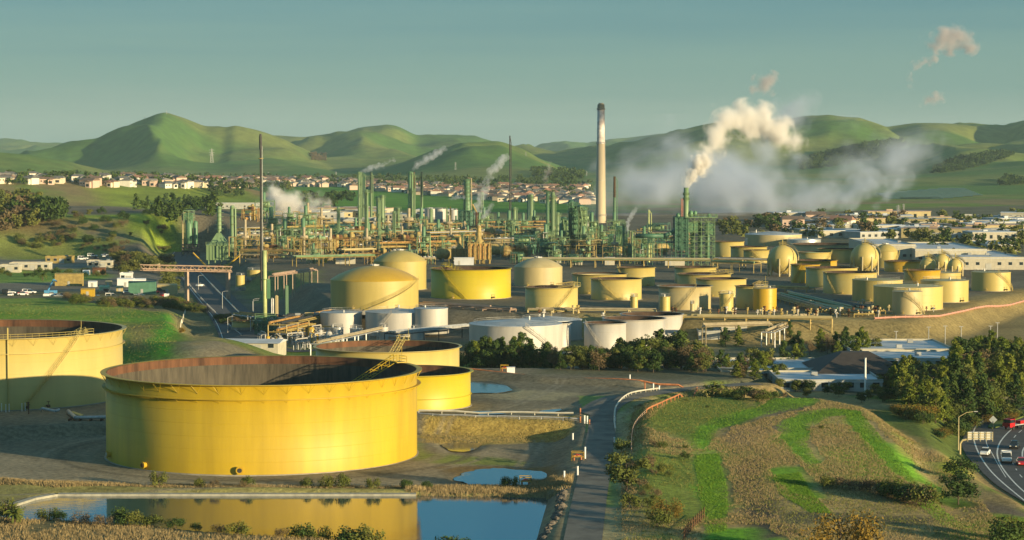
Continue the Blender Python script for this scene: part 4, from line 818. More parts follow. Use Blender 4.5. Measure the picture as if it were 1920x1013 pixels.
# fixed, recognisable units
drop(HEAT[0], 898, 494, .1, 'orange fired heater with pipe loops left of the pale domed tank', 'fired heaters', .9)
drop(HEAT[0], 862, 492, -.1, 'orange and ochre heater beside a white cabin', 'fired heaters', .62)
drop(HEAT[1], 667, 444, 0, 'green heater box at the foot of the tallest columns', 'fired heaters', .6); drop(HEAT[1], 790, 434, 0, 'long green heater box below the second cluster', 'fired heaters', .8)
RL = 'ochre pipe rack with lagged pipes crossing the plant'; UG = 'process units of the plant'
for x0, y0, x1_, y1_, h, tr in ((552, 500, 700, 497, 4, 1), (980, 501, 1345, 503, 3.4, 1), (445, 452, 640, 446, 7, 2), (640, 460, 880, 456, 7, 3), (880, 452, 1060, 452, 8, 3), (450, 475, 640, 470, 6, 2), (700, 480, 850, 476, 6, 2), (905, 470, 1050, 470, 6, 3), (1060, 474, 1150, 474, 6, 2),
                             (1190, 470, 1290, 474, 7, 2), (780, 446, 870, 444, 8, 2), (560, 440, 780, 437, 7, 2), (900, 438, 1110, 436, 7, 2), (1130, 455, 1290, 457, 6, 2), (640, 490, 700, 488, 5, 2), (455, 490, 560, 492, 5, 2), (800, 470, 900, 466, 9, 2), (1340, 503, 1450, 505, 4, 2), (1340, 509, 1420, 512, 4, 1)):
    rack((x0, y0), (x1_, y1_), Z6, h, tr, near((x0 + x1_) / 2, (y0 + y1_) / 2, 'ochre pipe rack'), group='pipe racks across the plant', step=10)
taken = [(c[0], c[2]) for c in COLS] + [(1126, 425), (898, 494), (862, 492)]
for row, (py, n_, x0, x1_, lo, hi) in enumerate(((497, 12, 560, 1230, .45, .7), (486, 18, 450, 1270, .6, .9), (476, 22, 440, 1270, .6, 1.0), (465, 22, 440, 1260, .6, 1.0), (455, 20, 450, 1260, .6, 1.1), (446, 18, 450, 1110, .6, 1.0), (437, 12, 560, 1110, .5, .9))):
    for i in range(n_):
        px = x0 + (x1_ - x0) * (i + rnd.uniform(.2, .8)) / n_; py_ = py + rnd.uniform(-3, 3)
        if py_ > 470 and (1268 > px > 1225 or 915 < px < 955 or 655 < px < 690): continue
        if 842 < px < 920 and py_ > 484: continue
        u = rnd.random()
        if u < .16: o = drop(COOL, px, py_, rnd.choice((0, .1, 1.57)), near(px, py_, 'ochre air cooler bank'), 'air coolers of the plant', rnd.uniform(lo, hi))
        else:
            k = rnd.choice((0, 0, 1, 1, 5, 2, 4)) if px < 980 else rnd.choice((0, 1, 4, 5, 4, 1, 1)); o = drop(UNITS[k], px, py_, rnd.choice((0, .15, -.2, 1.57, 3.1)), near(px, py_, ULAB[k]), UG, rnd.uniform(lo, hi))
for cx_, py, w_, h_, m_, lb in ((648, 495, 9, 4, WALLC, 'long white cabin left of the stepped pipework'), (689, 494, 4.5, 3.5, WALLC, 'small white cabin behind the ochre domed tank'), (870, 497, 9, 3.5, ROOFW, 'white trailer in front of the orange heater'), (1082, 497, 5, 3.2, WALLC, 'white equipment box near the pale domed tank'),
                                (1143, 497, 4.5, 3.6, WALLC, 'pale grey box left of the stout pale column'), (1265, 498, 9, 3.6, WALLC, 'open fronted white shelter holding a red machine'), (1046, 493, 3, 4, WALLC, 'small white hut above the pale domed tank'), (607, 493, 3, 3, YEL3, 'little ochre box left of the long white cabin')):
    x, y = P(cx_, py, Z6); t = thing('equipment_cabin', lb, 'cabin', (x, y, HZ(x, y))); MB().box(-w_ / 2, w_ / 2, -1.5, 1.5, -.3, h_ * .92).build('wall', m_, t); MB().box(-w_ / 2 - .2, w_ / 2 + .2, -1.7, 1.7, h_ * .92, h_).build('roof', ROOFW, t); MB().box(-w_ * .3, -w_ * .3 + 1, -1.55, -1.49, 0, 2).build('door', WALLG, t)
# drum tanks (horizontal) seen near the heater
for px, py, L, R in ((838, 490, 9, 2.6), (925, 482, 10, 2.8), (962, 486, 11, 3), (978, 484, 9, 2.6), (1158, 480, 6, 2), (1240, 478, 8, 2.4)):
    x, y = P(px, py, Z6); t = thing('horizontal_drum', near(px, py, 'brown buff drum on saddles'), 'drum', (x, y, HZ(x, y)), rnd.uniform(.5, 1.2), 'drums on saddles'); q = MB(); vessel(q, 0, 0, R + 1, R, L, True, 18); q.build('drum_shell', OCH, t, True)
    for s in (-L / 3, L / 3): MB().box(s - .4, s + .4, -R * .7, R * .7, -.5, R * .6).build('saddle', CONC, t)
# coker tower
y = P(876, 443, Z6)[1]; k = y / FPX; p = Q(874, 443, y)
t = thing('coker_tower', 'dark braced tower topped by a tall derrick-like green column', 'process tower', (p.x, y, Z6))
frame_mb(MB(), 30 * k, 9, 48 * k, 5, 4, 1, .25).build('lower_frame', GREEN3, t)
for i in (-9, 0, 9): q = MB(); vessel(q, i * k, 0, 1, 4.2 * k, 44 * k, False, 14); q.build('coke_drum', GREEN3, t, True)
q = MB(); q.lathe([(7 * k, 46 * k), (7 * k, 62 * k), (5.5 * k, 66 * k), (5.5 * k, 104 * k), (3 * k, 107 * k)], 14, 2 * k); q.build('tall_shell', GREEN2, t, True)
for i in range(8):
    h = (50 + i * 7.6) * k; q = MB(); q.lathe([(5 * k, h - .12), (8.2 * k, h - .12), (8.2 * k, h), (5 * k, h)], 10, 2 * k); handrail(q, [(2 * k + 8 * k * math.cos(a * PI / 5), 8 * k * math.sin(a * PI / 5), h) for a in range(11)], 1.1, .08); q.build('platform', GREEN, t)
MB().tube([(10 * k, -3 * k, 45 * k), (10 * k, -3 * k, 108 * k), (3 * k, 0, 109 * k)], .35, 6).build('pipe', BEIGE, t); MB().tube([(12 * k, 0, 60 * k), (20 * k, 0, 44 * k)], .5, 6).build('chute', OCH, t)
# two block towers left of the concrete chimney
def block_tower(px, top, base, wp, lab, ms):
    y = P(px, base, Z6)[1]; k = y / FPX; p = Q(px, base, y); H = zat(top, y) - Z6; W_ = wp * k; t = thing('reactor_block', lab, 'process tower', (p.x, y, Z6))
    MB().box(-W_ / 2, 0, -3, 4, -1, H * .86).build('casing', ms[0], t); q = MB(); vessel(q, W_ * .22, -1, 0, W_ * .24, H * .88, False, 14); q.build('reactor', ms[1], t, True)
    frame_mb(MB(), W_, 9, H * .97, 8, 2, 1, .16).build('frame', ms[2], t)
    for j in range(5):
        q = MB(); h = H * (.35 + j * .14); q.box(-W_ / 2 - 1, W_ / 2 + 1, -5.5, 5, h - .1, h); handrail(q, [(-W_ / 2 - 1, -5.5, h), (W_ / 2 + 1, -5.5, h), (W_ / 2 + 1, 5, h)], 1.1, .08); q.build('platform', ms[2], t)
    for j in range(4): MB().tube([(rnd.uniform(-W_ / 2, W_ / 2), -5.2, 0), (rnd.uniform(-W_ / 2, W_ / 2), -5.2, H * rnd.uniform(.6, 1)), (rnd.uniform(-W_ / 2, W_ / 2), 0, H * .9)], .3, 6).build('pipe', ms[1], t)
    q = MB(); q.lathe([(1.6, H * .9), (1.9, H * .98), (1.0, H * 1.02), (.01, H * 1.03)], 10, -W_ / 4, 0); q.build('cyclone_top', GREEN3, t, True)
block_tower(1075, 377, 466, 17, 'dark green block tower left of its lighter twin', (GREEN3, GREEN2, GREEN2)); block_tower(1092, 386, 468, 16, 'yellow green block tower left of the concrete chimney', (GREEN, GREEN, GREEN))
for px, top, base, wp in ((1060, 408, 460, 12), (1030, 420, 462, 12), (1165, 425, 478, 14), (1150, 440, 480, 16), (1120, 425, 452, 22), (450, 465, 480, 10)):
    block_tower(px, top, base, wp, near(px, base, 'green framed vessel structure'), rnd.choice(((GREEN3, GREEN2, GREEN), (GREEN2, GREEN, GREEN2))))
# green lattice unit with the steaming stack
y = P(1313, 497, Z6)[1]; k = y / FPX; p = Q(1313, 497, y); H = 90 * k; t = thing('lattice_unit', 'large green lattice framed unit with fat ducts at its top', 'process tower', (p.x, y, Z6), .0)
for nm, dx, W_, nx in (('lattice_frame', 0, 50 * k, 4),): q = MB(); frame_mb(q, W_, 10, H, 10, nx, 1, .15); q.build(nm, GREEN, t)
for dx in (-14, 0, 14): q = MB(); vessel(q, dx * k, 1, 2, 4.2 * k, H * .8, False, 14); q.build('absorber', GREEN3, t, True)
MB().box(-24 * k, -6 * k, -4.6, 4.6, H * .68, H * .9).build('upper_casing', GREEN2, t); MB().box(9 * k, 24 * k, -4.6, 4.6, H * .64, H * .86).build('upper_casing', GREEN2, t)
MB().box(-30 * k, 30 * k, -6.5, 6.5, H - .2, H + .1).build('top_deck', GREEN, t); q = MB(); handrail(q, [(-30 * k, -6.5, H), (30 * k, -6.5, H), (30 * k, 6.5, H)], 1.3, .09); q.build('handrail', GREEN, t)
MB().box(-48 * k, -25 * k, -5, 6, 28 * k, 88 * k).build('rear_casing', GREEN3, t); q = MB(); frame_mb(q, 24 * k, 12, 90 * k, 8, 2, 1, .2); q.build('rear_frame', GREEN3, t).location = (-37 * k, 0, 0)
for dx, r, h in ((-42, 6, 92), (-18, 6.5, 96), (-10, 5, 97), (16, 4.5, 92)):
    q = MB(); vessel(q, 0, 0, 0, r * k, 3 * k, True, 14); o = q.build('duct_bend', GREEN2, t, True); o.location = (dx * k, 0, h * k)
q = MB(); q.tube([(-122 * k, -3, 55 * k), (-70 * k, -3, 55 * k), (-56 * k, -3, 60 * k), (-44 * k, -3, 68 * k), (-26 * k, -3, 70 * k)], 4.0 * k, 14); q.build('cross_duct', GREEN3, t, True)
q = MB(); q.lathe([(6 * k, 84 * k), (4.6 * k, 92 * k), (4.6 * k, 145 * k), (4.0 * k, 145 * k)], 20, -27 * k, 0); q.build('steaming_stack', GREEN, t, True)
for h in (122, 131): q = MB(); h *= k; q.lathe([(4.6 * k, h - .15), (6.2 * k, h - .15), (6.2 * k, h), (4.6 * k, h)], 16, -27 * k, 0); handrail(q, [(-27 * k + 6 * k * math.cos(i * PI / 6), 6 * k * math.sin(i * PI / 6), h) for i in range(13)], 1.1, .08); q.build('stack_gallery', GREEN, t)
q = MB(); frame_mb(q, 3 * k, 1.2, 38 * k, 12, 1, 1, .08); q.build('ladder_cage', mat('red_white_ladder', (.5, .2, .14), .6), t).location = (-35 * k, -1, 86 * k)
x_, y_ = P(1195, 485, Z6); q = MB()
for i in range(9):
    X = x_ + 1 + i * 2.2; q.bar((X, y - 3, Z6 - 1), (X, y - 3, Z6 + 52 * k), .15, 4); q.bar((X, y - 3, Z6 + 52 * k), (X + 2.2, y - 3, Z6 + 42 * k), .1, 4); q.bar((X, y - 3, Z6 + 42 * k), (X + 2.2, y - 3, Z6 + 52 * k), .1, 4)
q.bar((x_, y - 3, Z6 + 52 * k), (x_ + 20, y - 3, Z6 + 52 * k), .18, 4); q.bar((x_, y - 3, Z6 + 42 * k), (x_ + 20, y - 3, Z6 + 42 * k), .18, 4); tag(q.build('duct_trestle', GREEN3), 'dark green trestle carrying the fat duct to the lattice unit', 'trestle')
# left: boxy reactor with pyramid hood and two columns, and the cluster of green silos
y = P(411, 493, 3)[1]; k = y / FPX; p = Q(411, 493, y); t = thing('boxy_reactor', 'green ribbed box on legs with a pyramid hood and two tall columns', 'reactor', (p.x, y, p.z)); zz = lambda py: zat(py, y) - p.z
MB().box(-21 * k, 21 * k, -5, 5, zz(487), zz(460)).build('ribbed_casing', GREEN, t)
for i in range(8): MB().box((-21 + i * 6) * k - .13, (-21 + i * 6) * k + .13, -5.25, -5, zz(487), zz(460)).build('rib', GREEN, t)
MB().box(-22 * k, 22 * k, -5.6, 5.6, zz(460), zz(458)).build('hood_deck', GREEN, t); q = MB(); handrail(q, [(-22 * k, -5.6, zz(458)), (22 * k, -5.6, zz(458)), (22 * k, 5.6, zz(458))], 1.2, .09); q.build('handrail', GREEN, t)
q = MB(); a_, b_, c_ = 17 * k, zz(458), zz(437); q.add([(-a_, -4, b_), (a_, -4, b_), (a_, 4, b_), (-a_, 4, b_), (-4 * k, -1, c_), (4 * k, -1, c_), (4 * k, 1, c_), (-4 * k, 1, c_)], [(0, 1, 5, 4), (1, 2, 6, 5), (2, 3, 7, 6), (3, 0, 4, 7)]); q.build('pyramid_hood', GREEN, t)
for px, r, top, n_ in ((411, 4.2, 389, 6), (433, 4.3, 388, 3)):
    q = MB(); X = (px - 411) * k; q.lathe([(r * k, zz(485 if px > 420 else 440)), (r * k, zz(top)), (r * .6 * k, zz(top - 2))], 16, X, 1 if px < 420 else 7); q.build('tall_column', GREEN, t, True)
    for i in range(n_): q = MB(); h = zz(top + 2 + i * (46 if px > 420 else 46) / n_); q.lathe([(r * k, h - .1), (r * k + 1.3, h - .1), (r * k + 1.3, h), (r * k, h)], 12, X, 1 if px < 420 else 7); q.build('platform', GREEN, t)
MB().bar((28 * k, 6, 0), (28 * k, 6, zz(392)), .5, 8).build('side_pipe', GREEN, t)
for i in (-18, -6, 6, 18): MB().bar((i * k, -4, -1), (i * k, -4, zz(487)), .35, 4).build('leg', GREEN, t)
y = P(357, 478, 1)[1]; k = y / FPX; p = Q(357, 478, y); t = thing('silo_cluster', 'pair of green silos with a railed machine house above, by the bluff', 'silo', (p.x, y, p.z)); zz = lambda py: zat(py, y) - p.z
for dx, r, a_, b_ in ((-2, 7, 456, 413), (10, 4, 458, 417)): q = MB(); q.lathe([(r * .5 * k, zz(a_ + 4)), (r * k, zz(a_)), (r * k, zz(b_)), (r * .7 * k, zz(b_ - 2)), (.01, zz(b_ - 3))], 18, dx * k, 0); q.build('silo_shell', GREEN2, t, True)
frame_mb(MB(), 28 * k, 7, zz(458), 3, 3, 1, .2).build('support_frame', DARK, t); q = MB(); frame_mb(q, 18 * k, 6, 20 * k, 3, 2, 1, .15); q.build('machine_frame', GREEN, t).location = (-2 * k, 0, zz(415))
MB().box(-10 * k, 4 * k, -2.4, 2.4, zz(412), zz(400)).build('machine_house', GREEN2, t); MB().tube([(-14 * k, 0, 0), (-14 * k, 0, zz(400)), (-9 * k, 0, zz(399))], .45, 8).build('riser_pipe', CRM3, t)
for o in UNITS + HEAT + [COOL]:
    if not o.get('label'):
        for c_ in list(o.children) + [o]: bpy.data.objects.remove(c_)
# crane trucks by the box
def crane_truck(px, py, z, ax, ay, lab):
    x, y = P(px, py, z); t = thing('mobile_crane', lab, 'crane', (x, y, HZ(x, y))); MB().box(-4.5, 4.5, -1.3, 1.3, .8, 1.9).build('chassis', YEL3, t); MB().box(-4.5, -2.6, -1.2, 1.2, 1.9, 3.2).build('cab', mat('red_paint', (.5, .03, .02), .4), t)
    MB().bar((0, 0, 2.2), (ax, 0, ay), .55, 6, .3).build('boom', YEL3, t); MB().box(-1.2, 1.2, -1, 1, 1.9, 3.3).build('turret', YEL3, t)
    for i in (-3.3, -1.5, 2, 3.5):
        for s in (-1.3, 1.3): MB().bar((i, s - .15, .5), (i, s + .15, .5), .55, 10).build('wheel', DARK, t)
crane_truck(391, 497, 3, -7.5, 10, 'yellow crane with boom leaning left beside the green box'); crane_truck(424, 497, 3, 7, 8, 'yellow crane with red cab and boom leaning right beside the box')
# foreground flare and the small green unit
x, y = P(495, 622, 0); zb = HZ(x, y); k = y / FPX; t = thing('flare_stack', 'tall dark flare mast, tallest thing in the left half', 'flare', (x, y, zb)); Ht = zat(257, y) - zb
q = MB(); q.bar((-4.5 * k, 0, zat(545, y) - zb), (-4.5 * k, 0, Ht), 2.2 * k, 10, 1.7 * k); q.build('mast', mat('sooty_grey', (.028, .028, .026), .7), t); q = MB(); q.lathe([(2.6 * k, Ht - 4), (2.8 * k, Ht), (1.8 * k, Ht + 1)], 12, -4.5 * k); q.build('flare_tip', DARK, t)
q = MB(); q.lathe([(3.5 * k, Ht - 7), (5 * k, Ht - 7), (5 * k, Ht - 6.8), (3.0 * k, Ht - 6.8)], 12, -4.5 * k); q.build('tip_platform', OCH, t); MB().bar((-1.6 * k, 0, zat(560, y) - zb), (-1.6 * k, 0, Ht - 3), .6 * k, 6).build('pilot_line', STEEL, t)
q = MB(); q.bar((2 * k, 0, 0), (2 * k, 0, zat(470, y) - zb), 4 * k, 14); q.build('lower_drum', mat('pale_yellow_green', (.42, .47, .20), .5), t, True); MB().lathe([(4 * k, zat(524, y) - zb), (8 * k, zat(524, y) - zb), (8 * k, zat(523, y) - zb), (4 * k, zat(523, y) - zb)], 12, 2 * k).build('gallery', GREEN, t)
MB().box(6 * k, 12 * k, -.6, .6, zat(560, y) - zb, zat(524, y) - zb).build('side_frame', GREEN2, t)
x, y = P(497, 623, 0); k = y / FPX; t = thing('small_green_unit', 'small dark green framed burner unit at the foot of the flare', 'process unit', (x, y + 3, HZ(x, y))); frame_mb(MB(), 38 * k, 5, 34 * k, 3, 3, 1, .16).build('frame', GREEN2, t); MB().box(-14 * k, 14 * k, -2, 2, 6 * k, 26 * k).build('casing', GREEN3, t); q = MB(); handrail(q, [(-19 * k, -2.5, 34 * k), (19 * k, -2.5, 34 * k)], 1.1, .07); q.build('handrail', GREEN, t)
for px, top, m_, lab in ((538, 536, GREEN2, 'twin green pipe riser with pale bend beside the silver pipes'), (519, 555, CRM3, 'pale looped pipe riser next to the flare'), (511, 560, STEEL, 'thin grey riser next to the flare')):
    x, y = P(px, 612, 0); k = y / FPX; z0 = HZ(x, y); H = zat(top, y) - z0; t = thing('pipe_riser', lab, 'pipe', (x, y, z0)); MB().tube([(-1.5 * k, 0, 0), (-1.5 * k, 0, H), (1.5 * k, 0, H), (1.5 * k, 0, H * .2), (6 * k, 0, 1)], 1.4 * k, 8).build('pipe', m_, t)
# pump yard below the flare and left of the white tanks
for i in range(38):
    px = rnd.uniform(480, 640); py = rnd.uniform(618, 652); x, y = P(px, py, 0); t = thing('pump_vessel', rnd.choice(('small upright white vessel in the cluttered pump yard', 'small upright yellow vessel in the cluttered pump yard', 'small pipe skid in the cluttered pump yard')), 'vessel', (x, y, HZ(x, y)), rnd.uniform(0, 3), 'small vessels of the pump yard')
    kind = t['label'].split()[2]; q = MB()
    if kind == 'skid': t['category'] = 'pipe skid'; t.name = 'pipe_skid'; frame_mb(q, 5, 2.4, 2.6, 1, 2, 1, .12); q.build('frame', STEEL, t); MB().tube([(-3, 0, .5), (-3, 0, 3.4), (3, 0, 3.4), (3, 0, .5)], .2, 6).build('pipe', rnd.choice((OCH, WHT, RUST)), t)
    else: vessel(q, 0, 0, 0, rnd.uniform(.5, 1.1), rnd.uniform(2.2, 4.6), False, 12); q.build('shell', WHT if 'white' in t['label'] else YEL3, t, True); MB().tube([(1.2, 0, 0), (1.2, 0, 3), (0, 0, 4)], .09, 5).build('pipe', STEEL, t)
rack((520, 640), (640, 612), 0, 5, 2, 'short brown pipe rack in the pump yard', group=None); rack((450, 612), (520, 620), 0, 4, 1, 'low pipe rack left of the flare foot', m_=STEEL)
rack((590, 662), (720, 632), 1, 2.5, 1, 'sloping pale pipe bridge behind the huge yellow tank', m_=STEEL, pm=BEIGE, pipes=4, wd=2.5, step=9); rack((735, 648), (880, 634), 0, 3.5, 1, 'long pale pipe rack between the domed roofs and trees', m_=DARK, pm=STEEL, pipes=5, step=12)
rack((790, 592), (962, 603), 3, 3.8, 1, 'pink beige trestle right of the ochre domed tank', m_=PINK, pm=PINK, pipes=2, wd=3, step=5.5); rack((905, 606), (968, 606), 2, 4.5, 1, 'pink beige portal before the cream open tank', m_=PINK, pm=PINK, pipes=2, wd=2.5, step=9)
rack((510, 548), (590, 535), 5, 6, 1, 'ochre portal frame crossing the green basin', m_=PINK, pm=PINK, pipes=2, wd=2.5); rack((1280, 602), (1560, 606), 5.5, 1.2, 1, 'low pipe run along the top of the embankment', m_=OCH, pm=CRM3, pipes=4, wd=3, step=6)
for i, (a, b) in enumerate((((1455, 560), (1560, 590)), ((1480, 556), (1600, 585)), ((1515, 580), (1620, 596)), ((1440, 545), (1520, 548)), ((1560, 572), (1640, 590)))): rack(a, b, Z6, 1.2, 1, ('leftmost', 'second', 'central', 'rearmost', 'rightmost')[i] + ' run of low pipes between the farm tanks', m_=OCH, pm=None, pipes=6, wd=7, step=7, group='low pipe runs in the farm')
rack((990, 586), (1230, 588), Z6, .9, 1, 'low pipe run in front of the slim buff tank', m_=CRM3, pm=BEIGE, pipes=3, wd=2, step=7)
rack((1320, 650), (1445, 646), 0, 6, 1, 'beige pipe bridge on posts behind the pines', m_=BEIGE, pm=BEIGE, pipes=3, wd=2.5, step=8)
rack((1350, 634), (1480, 622), .5, 4, 1, 'beige pipe rack leading to the stored steel', m_=BEIGE, pm=BEIGE, pipes=4, wd=5, step=5); rack((1440, 652), (1500, 624), 0, 4.5, 1, 'pale sloping conveyor beside the stored steel', m_=STEEL, pm=BEIGE, pipes=4, wd=4, step=8)
# steel storage racks below the embankment
for j, (a, b) in enumerate((((1470, 628), (1635, 617)), ((1500, 622), (1636, 610)), ((1520, 632), (1630, 630)))):
    rack(a, b, .5, 5 - j, 2, ('front', 'rear', 'lowest')[j] + ' beige steel storage frame below the embankment', m_=BEIGE, pm=BEIGE, pipes=5, wd=7, step=3.2, group='storage frames')
# the truss footbridge on the left
a = Vector((*P(265, 507, 12), 12)); b = Vector((*P(432, 510, 10), 10)); d = b - a; L = d.length; t = thing('truss_bridge', 'pink beige truss pipe bridge crossing above the highway', 'bridge', tuple(a), math.atan2(d.y, d.x)); q = MB(); n_ = 22
for s in (-1.2, 1.2):
    q.bar((0, s, 0), (L, s, -2), .2, 4); q.bar((0, s, 2.1), (L, s, .1), .2, 4)
    for i in range(n_):
        u, v = i / n_, (i + 1) / n_; q.bar((L * u, s, -2 * u + (0 if i % 2 else 2.1)), (L * v, s, -2 * v + (2.1 if i % 2 else 0)), .11, 4)
q.build('truss', PINK, t)
for i in range(3): MB().bar((0, -.7 + i * .7, .6), (L, -.7 + i * .7, -1.4), .25, 6).build('pipe', PINK, t)
for u in (.5, .97): MB().box(L * u - .4, L * u + .4, -1.1, 1.1, -14, -2 * u).build('pier', PINK, t)
# ---------------------------------------------------------------- trees, bushes and grass
def leafmat(name, c, c2, hue=0.3):
    m = bpy.data.materials.new(name); m.use_nodes = True; t = m.node_tree; b = t.nodes['Principled BSDF']; b.inputs['Roughness'].default_value = 0.75; b.inputs['Specular IOR Level'].default_value = 0.2
    oi = t.nodes.new('ShaderNodeObjectInfo'); tc = t.nodes.new('ShaderNodeTexCoord'); n = t.nodes.new('ShaderNodeTexNoise'); n.inputs['Scale'].default_value = 0.6; n.inputs['Detail'].default_value = 4; t.links.new(tc.outputs['Object'], n.inputs['Vector'])
    ad = t.nodes.new('ShaderNodeMath'); ad.operation = 'MULTIPLY_ADD'; ad.inputs[1].default_value = hue; t.links.new(oi.outputs['Random'], ad.inputs[0]); t.links.new(n.outputs['Fac'], ad.inputs[2])
    r = t.nodes.new('ShaderNodeValToRGB'); r.color_ramp.elements[0].position = 0.35; r.color_ramp.elements[1].position = 0.85; r.color_ramp.elements[0].color = (*c, 1); r.color_ramp.elements[1].color = (*c2, 1)
    t.links.new(ad.outputs[0], r.inputs[0]); t.links.new(r.outputs[0], b.inputs['Base Color']); return m
BARK = mat('bark', (0.085, 0.06, 0.04), 0.9, var=0.2, scale=2)
LG = dict(dark=leafmat('dark_needles', (0.022, 0.052, 0.012), (0.06, 0.095, 0.016)), pine=leafmat('pine_needles', (0.055, 0.10, 0.010), (0.16, 0.18, 0.020)), oak=leafmat('olive_leaves', (0.055, 0.085, 0.018), (0.145, 0.145, 0.03)),
          brown=leafmat('brown_twigs', (0.085, 0.065, 0.035), (0.16, 0.115, 0.055)), gold=leafmat('golden_leaves', (0.12, 0.085, 0.015), (0.22, 0.14, 0.02)), bush=leafmat('bush_leaves', (0.05, 0.08, 0.012), (0.13, 0.135, 0.025)))
def fan_mesh(name, v, f, mats, mi=None):
    me = bpy.data.meshes.new(name); v = np.asarray(v, np.float32); f = np.asarray(f, np.int32); k = f.shape[1]
    me.vertices.add(len(v)); me.vertices.foreach_set('co', v.ravel()); me.loops.add(f.size); me.loops.foreach_set('vertex_index', f.ravel()); me.polygons.add(len(f))
    me.polygons.foreach_set('loop_start', np.arange(0, f.size, k, dtype=np.int32)); me.polygons.foreach_set('loop_total', np.full(len(f), k, np.int32))
    for m in mats: me.materials.append(m)
    me.update(calc_edges=True); return me
def crown_mesh(name, kind, m, n, size, seed):            # a unit-height tree: leaf clumps through a set of lobes
    R = np.random.RandomState(seed); lobes = []
    if kind == 'pine':
        tw = R.rand() * .16 + .05
        for k in range(26):
            h = .10 + .88 * k / 25; rr = (.32 - .26 * ((h - .1) / .9) ** 1.2) * (0.65 + .6 * R.rand()); a = R.rand() * 6.28; lobes.append((rr * .6 * math.cos(a) + tw * math.sin(h * 3) * .3, rr * .6 * math.sin(a), h, rr * .52 + .03, .055 + .03 * R.rand()))
    elif kind == 'round':
        for k in range(17):
            a = R.rand() * 6.28; e = R.rand() ** .6; h = .22 + .56 * R.rand(); rr = .30 * e * (1.1 - abs(h - .55)); lobes.append((rr * math.cos(a), rr * math.sin(a), h, .12 + .08 * R.rand(), .10 + .06 * R.rand()))
    else:
        for k in range(12):
            a = R.rand() * 6.28; e = R.rand() ** .5; rr = .42 * e; lobes.append((rr * math.cos(a), rr * math.sin(a), .25 + .45 * R.rand() * (1 - e * .4), .20 + .1 * R.rand(), .20 + .08 * R.rand()))
    L = np.array(lobes); i = R.randint(0, len(L), n); d = R.normal(size=(n, 3)); d /= np.linalg.norm(d, axis=1)[:, None]; rad = (R.rand(n) ** .35)[:, None]
    c = L[i, :3] + d * rad * np.stack([L[i, 3], L[i, 3], L[i, 4]], 1); c[:, 2] = np.maximum(c[:, 2], .02)
    nrm = d + R.normal(size=(n, 3)) * .55; nrm /= np.linalg.norm(nrm, axis=1)[:, None]
    u = np.cross(nrm, R.normal(size=(n, 3))); u /= np.linalg.norm(u, axis=1)[:, None]; w_ = np.cross(nrm, u); s = (size * (.6 + .8 * R.rand(n)))[:, None]
    v = np.stack([c - u * s, c + w_ * s * .55, c + u * s, c - w_ * s * .55], 1).reshape(-1, 3)
    return fan_mesh(name, v, np.arange(4 * n).reshape(n, 4), [m])
def trunk_mesh(name, kind, seed):
    q = MB(); R = random.Random(seed); q.bar((0, 0, -.06), (0, 0, .45), .022, 7, .014, False); q.bar((0, 0, .45), (R.uniform(-.03, .03), 0, .9 if kind == 'pine' else .7), .014, 6, .004, False)
    for k in range(7): a = R.uniform(0, 6.28); h = R.uniform(.2, .65); q.bar((0, 0, h), (.2 * math.cos(a), .2 * math.sin(a), h + R.uniform(.05, .2)), .009, 5, .003, False)
    return q.mesh(name, BARK)
CR = {}
for kd, m_, n_, sz in (('pine', 'dark', 2600, .026), ('pine', 'pine', 2600, .026), ('round', 'dark', 2200, .030), ('round', 'oak', 2200, .030), ('round', 'brown', 1500, .024), ('round', 'gold', 1700, .028), ('bush', 'bush', 1100, .042), ('bush', 'dark', 1100, .042), ('bush', 'brown', 800, .036), ('bush', 'gold', 2600, .022)):
    CR[kd, m_] = [(crown_mesh('crown', kd, LG[m_], n_, sz, 10 * s + len(CR)), trunk_mesh('trunk', kd, s)) for s in range(3)]
for kd, m_ in (('round', 'dark'), ('round', 'oak'), ('pine', 'dark'), ('round', 'brown')): CR['far' + kd, m_] = [(crown_mesh('crown', kd, LG[m_], 320, .065, 50 + s), None) for s in range(3)]
tr = random.Random(3)
def tree(x, y, H, kd, m_, label, group=None, wide=1.0, name=None, z=None):
    if kd == 'bush': H *= 1.35; wide *= .85
    cm, tm = tr.choice(CR[kd, m_]); z = HZ(x, y) if z is None else z; cat = 'bush' if kd == 'bush' else 'tree'; name = name or {'pine': 'pine_tree', 'round': 'broadleaf_tree', 'bush': 'bush', 'farround': 'broadleaf_tree', 'farpine': 'pine_tree'}[kd]
    w_ = wide * tr.uniform(.85, 1.15)
    if tm is None: o = inst(name, cm, None, (x, y, z - .02 * H), tr.uniform(0, 6.28), (H * w_ * 1.1, H * w_ * 1.1, H)); return tag(o, label, cat, group)
    t = thing(name, label, cat, (x, y, z), tr.uniform(0, 6.28), group); inst('crown', cm, t, sc=(H * w_, H * w_, H)); inst('trunk', tm, t, sc=(H, H, H)); return t
def tpx(px, top, base, kd, m_, label, group=None, wide=1.0, z=0.0):
    x, y = P(px, base, z); zb = HZ(x, y); return tree(x, y, max(.6, zat(top, y) - zb), kd, m_, label, group, wide)
LOOK = {}
for (a_, b_) in CR: LOOK[a_, b_] = {'dark': 'dark ', 'pine': 'sunlit ', 'oak': 'olive green ', 'brown': 'brown ', 'gold': 'golden ', 'bush': 'green '}[b_] + ('conifer' if 'pine' in a_ else 'bush' if a_ == 'bush' else 'round tree')
SEEN = set(); ADJ = ['taller', 'smaller', 'broad', 'slender', 'dense', 'ragged']
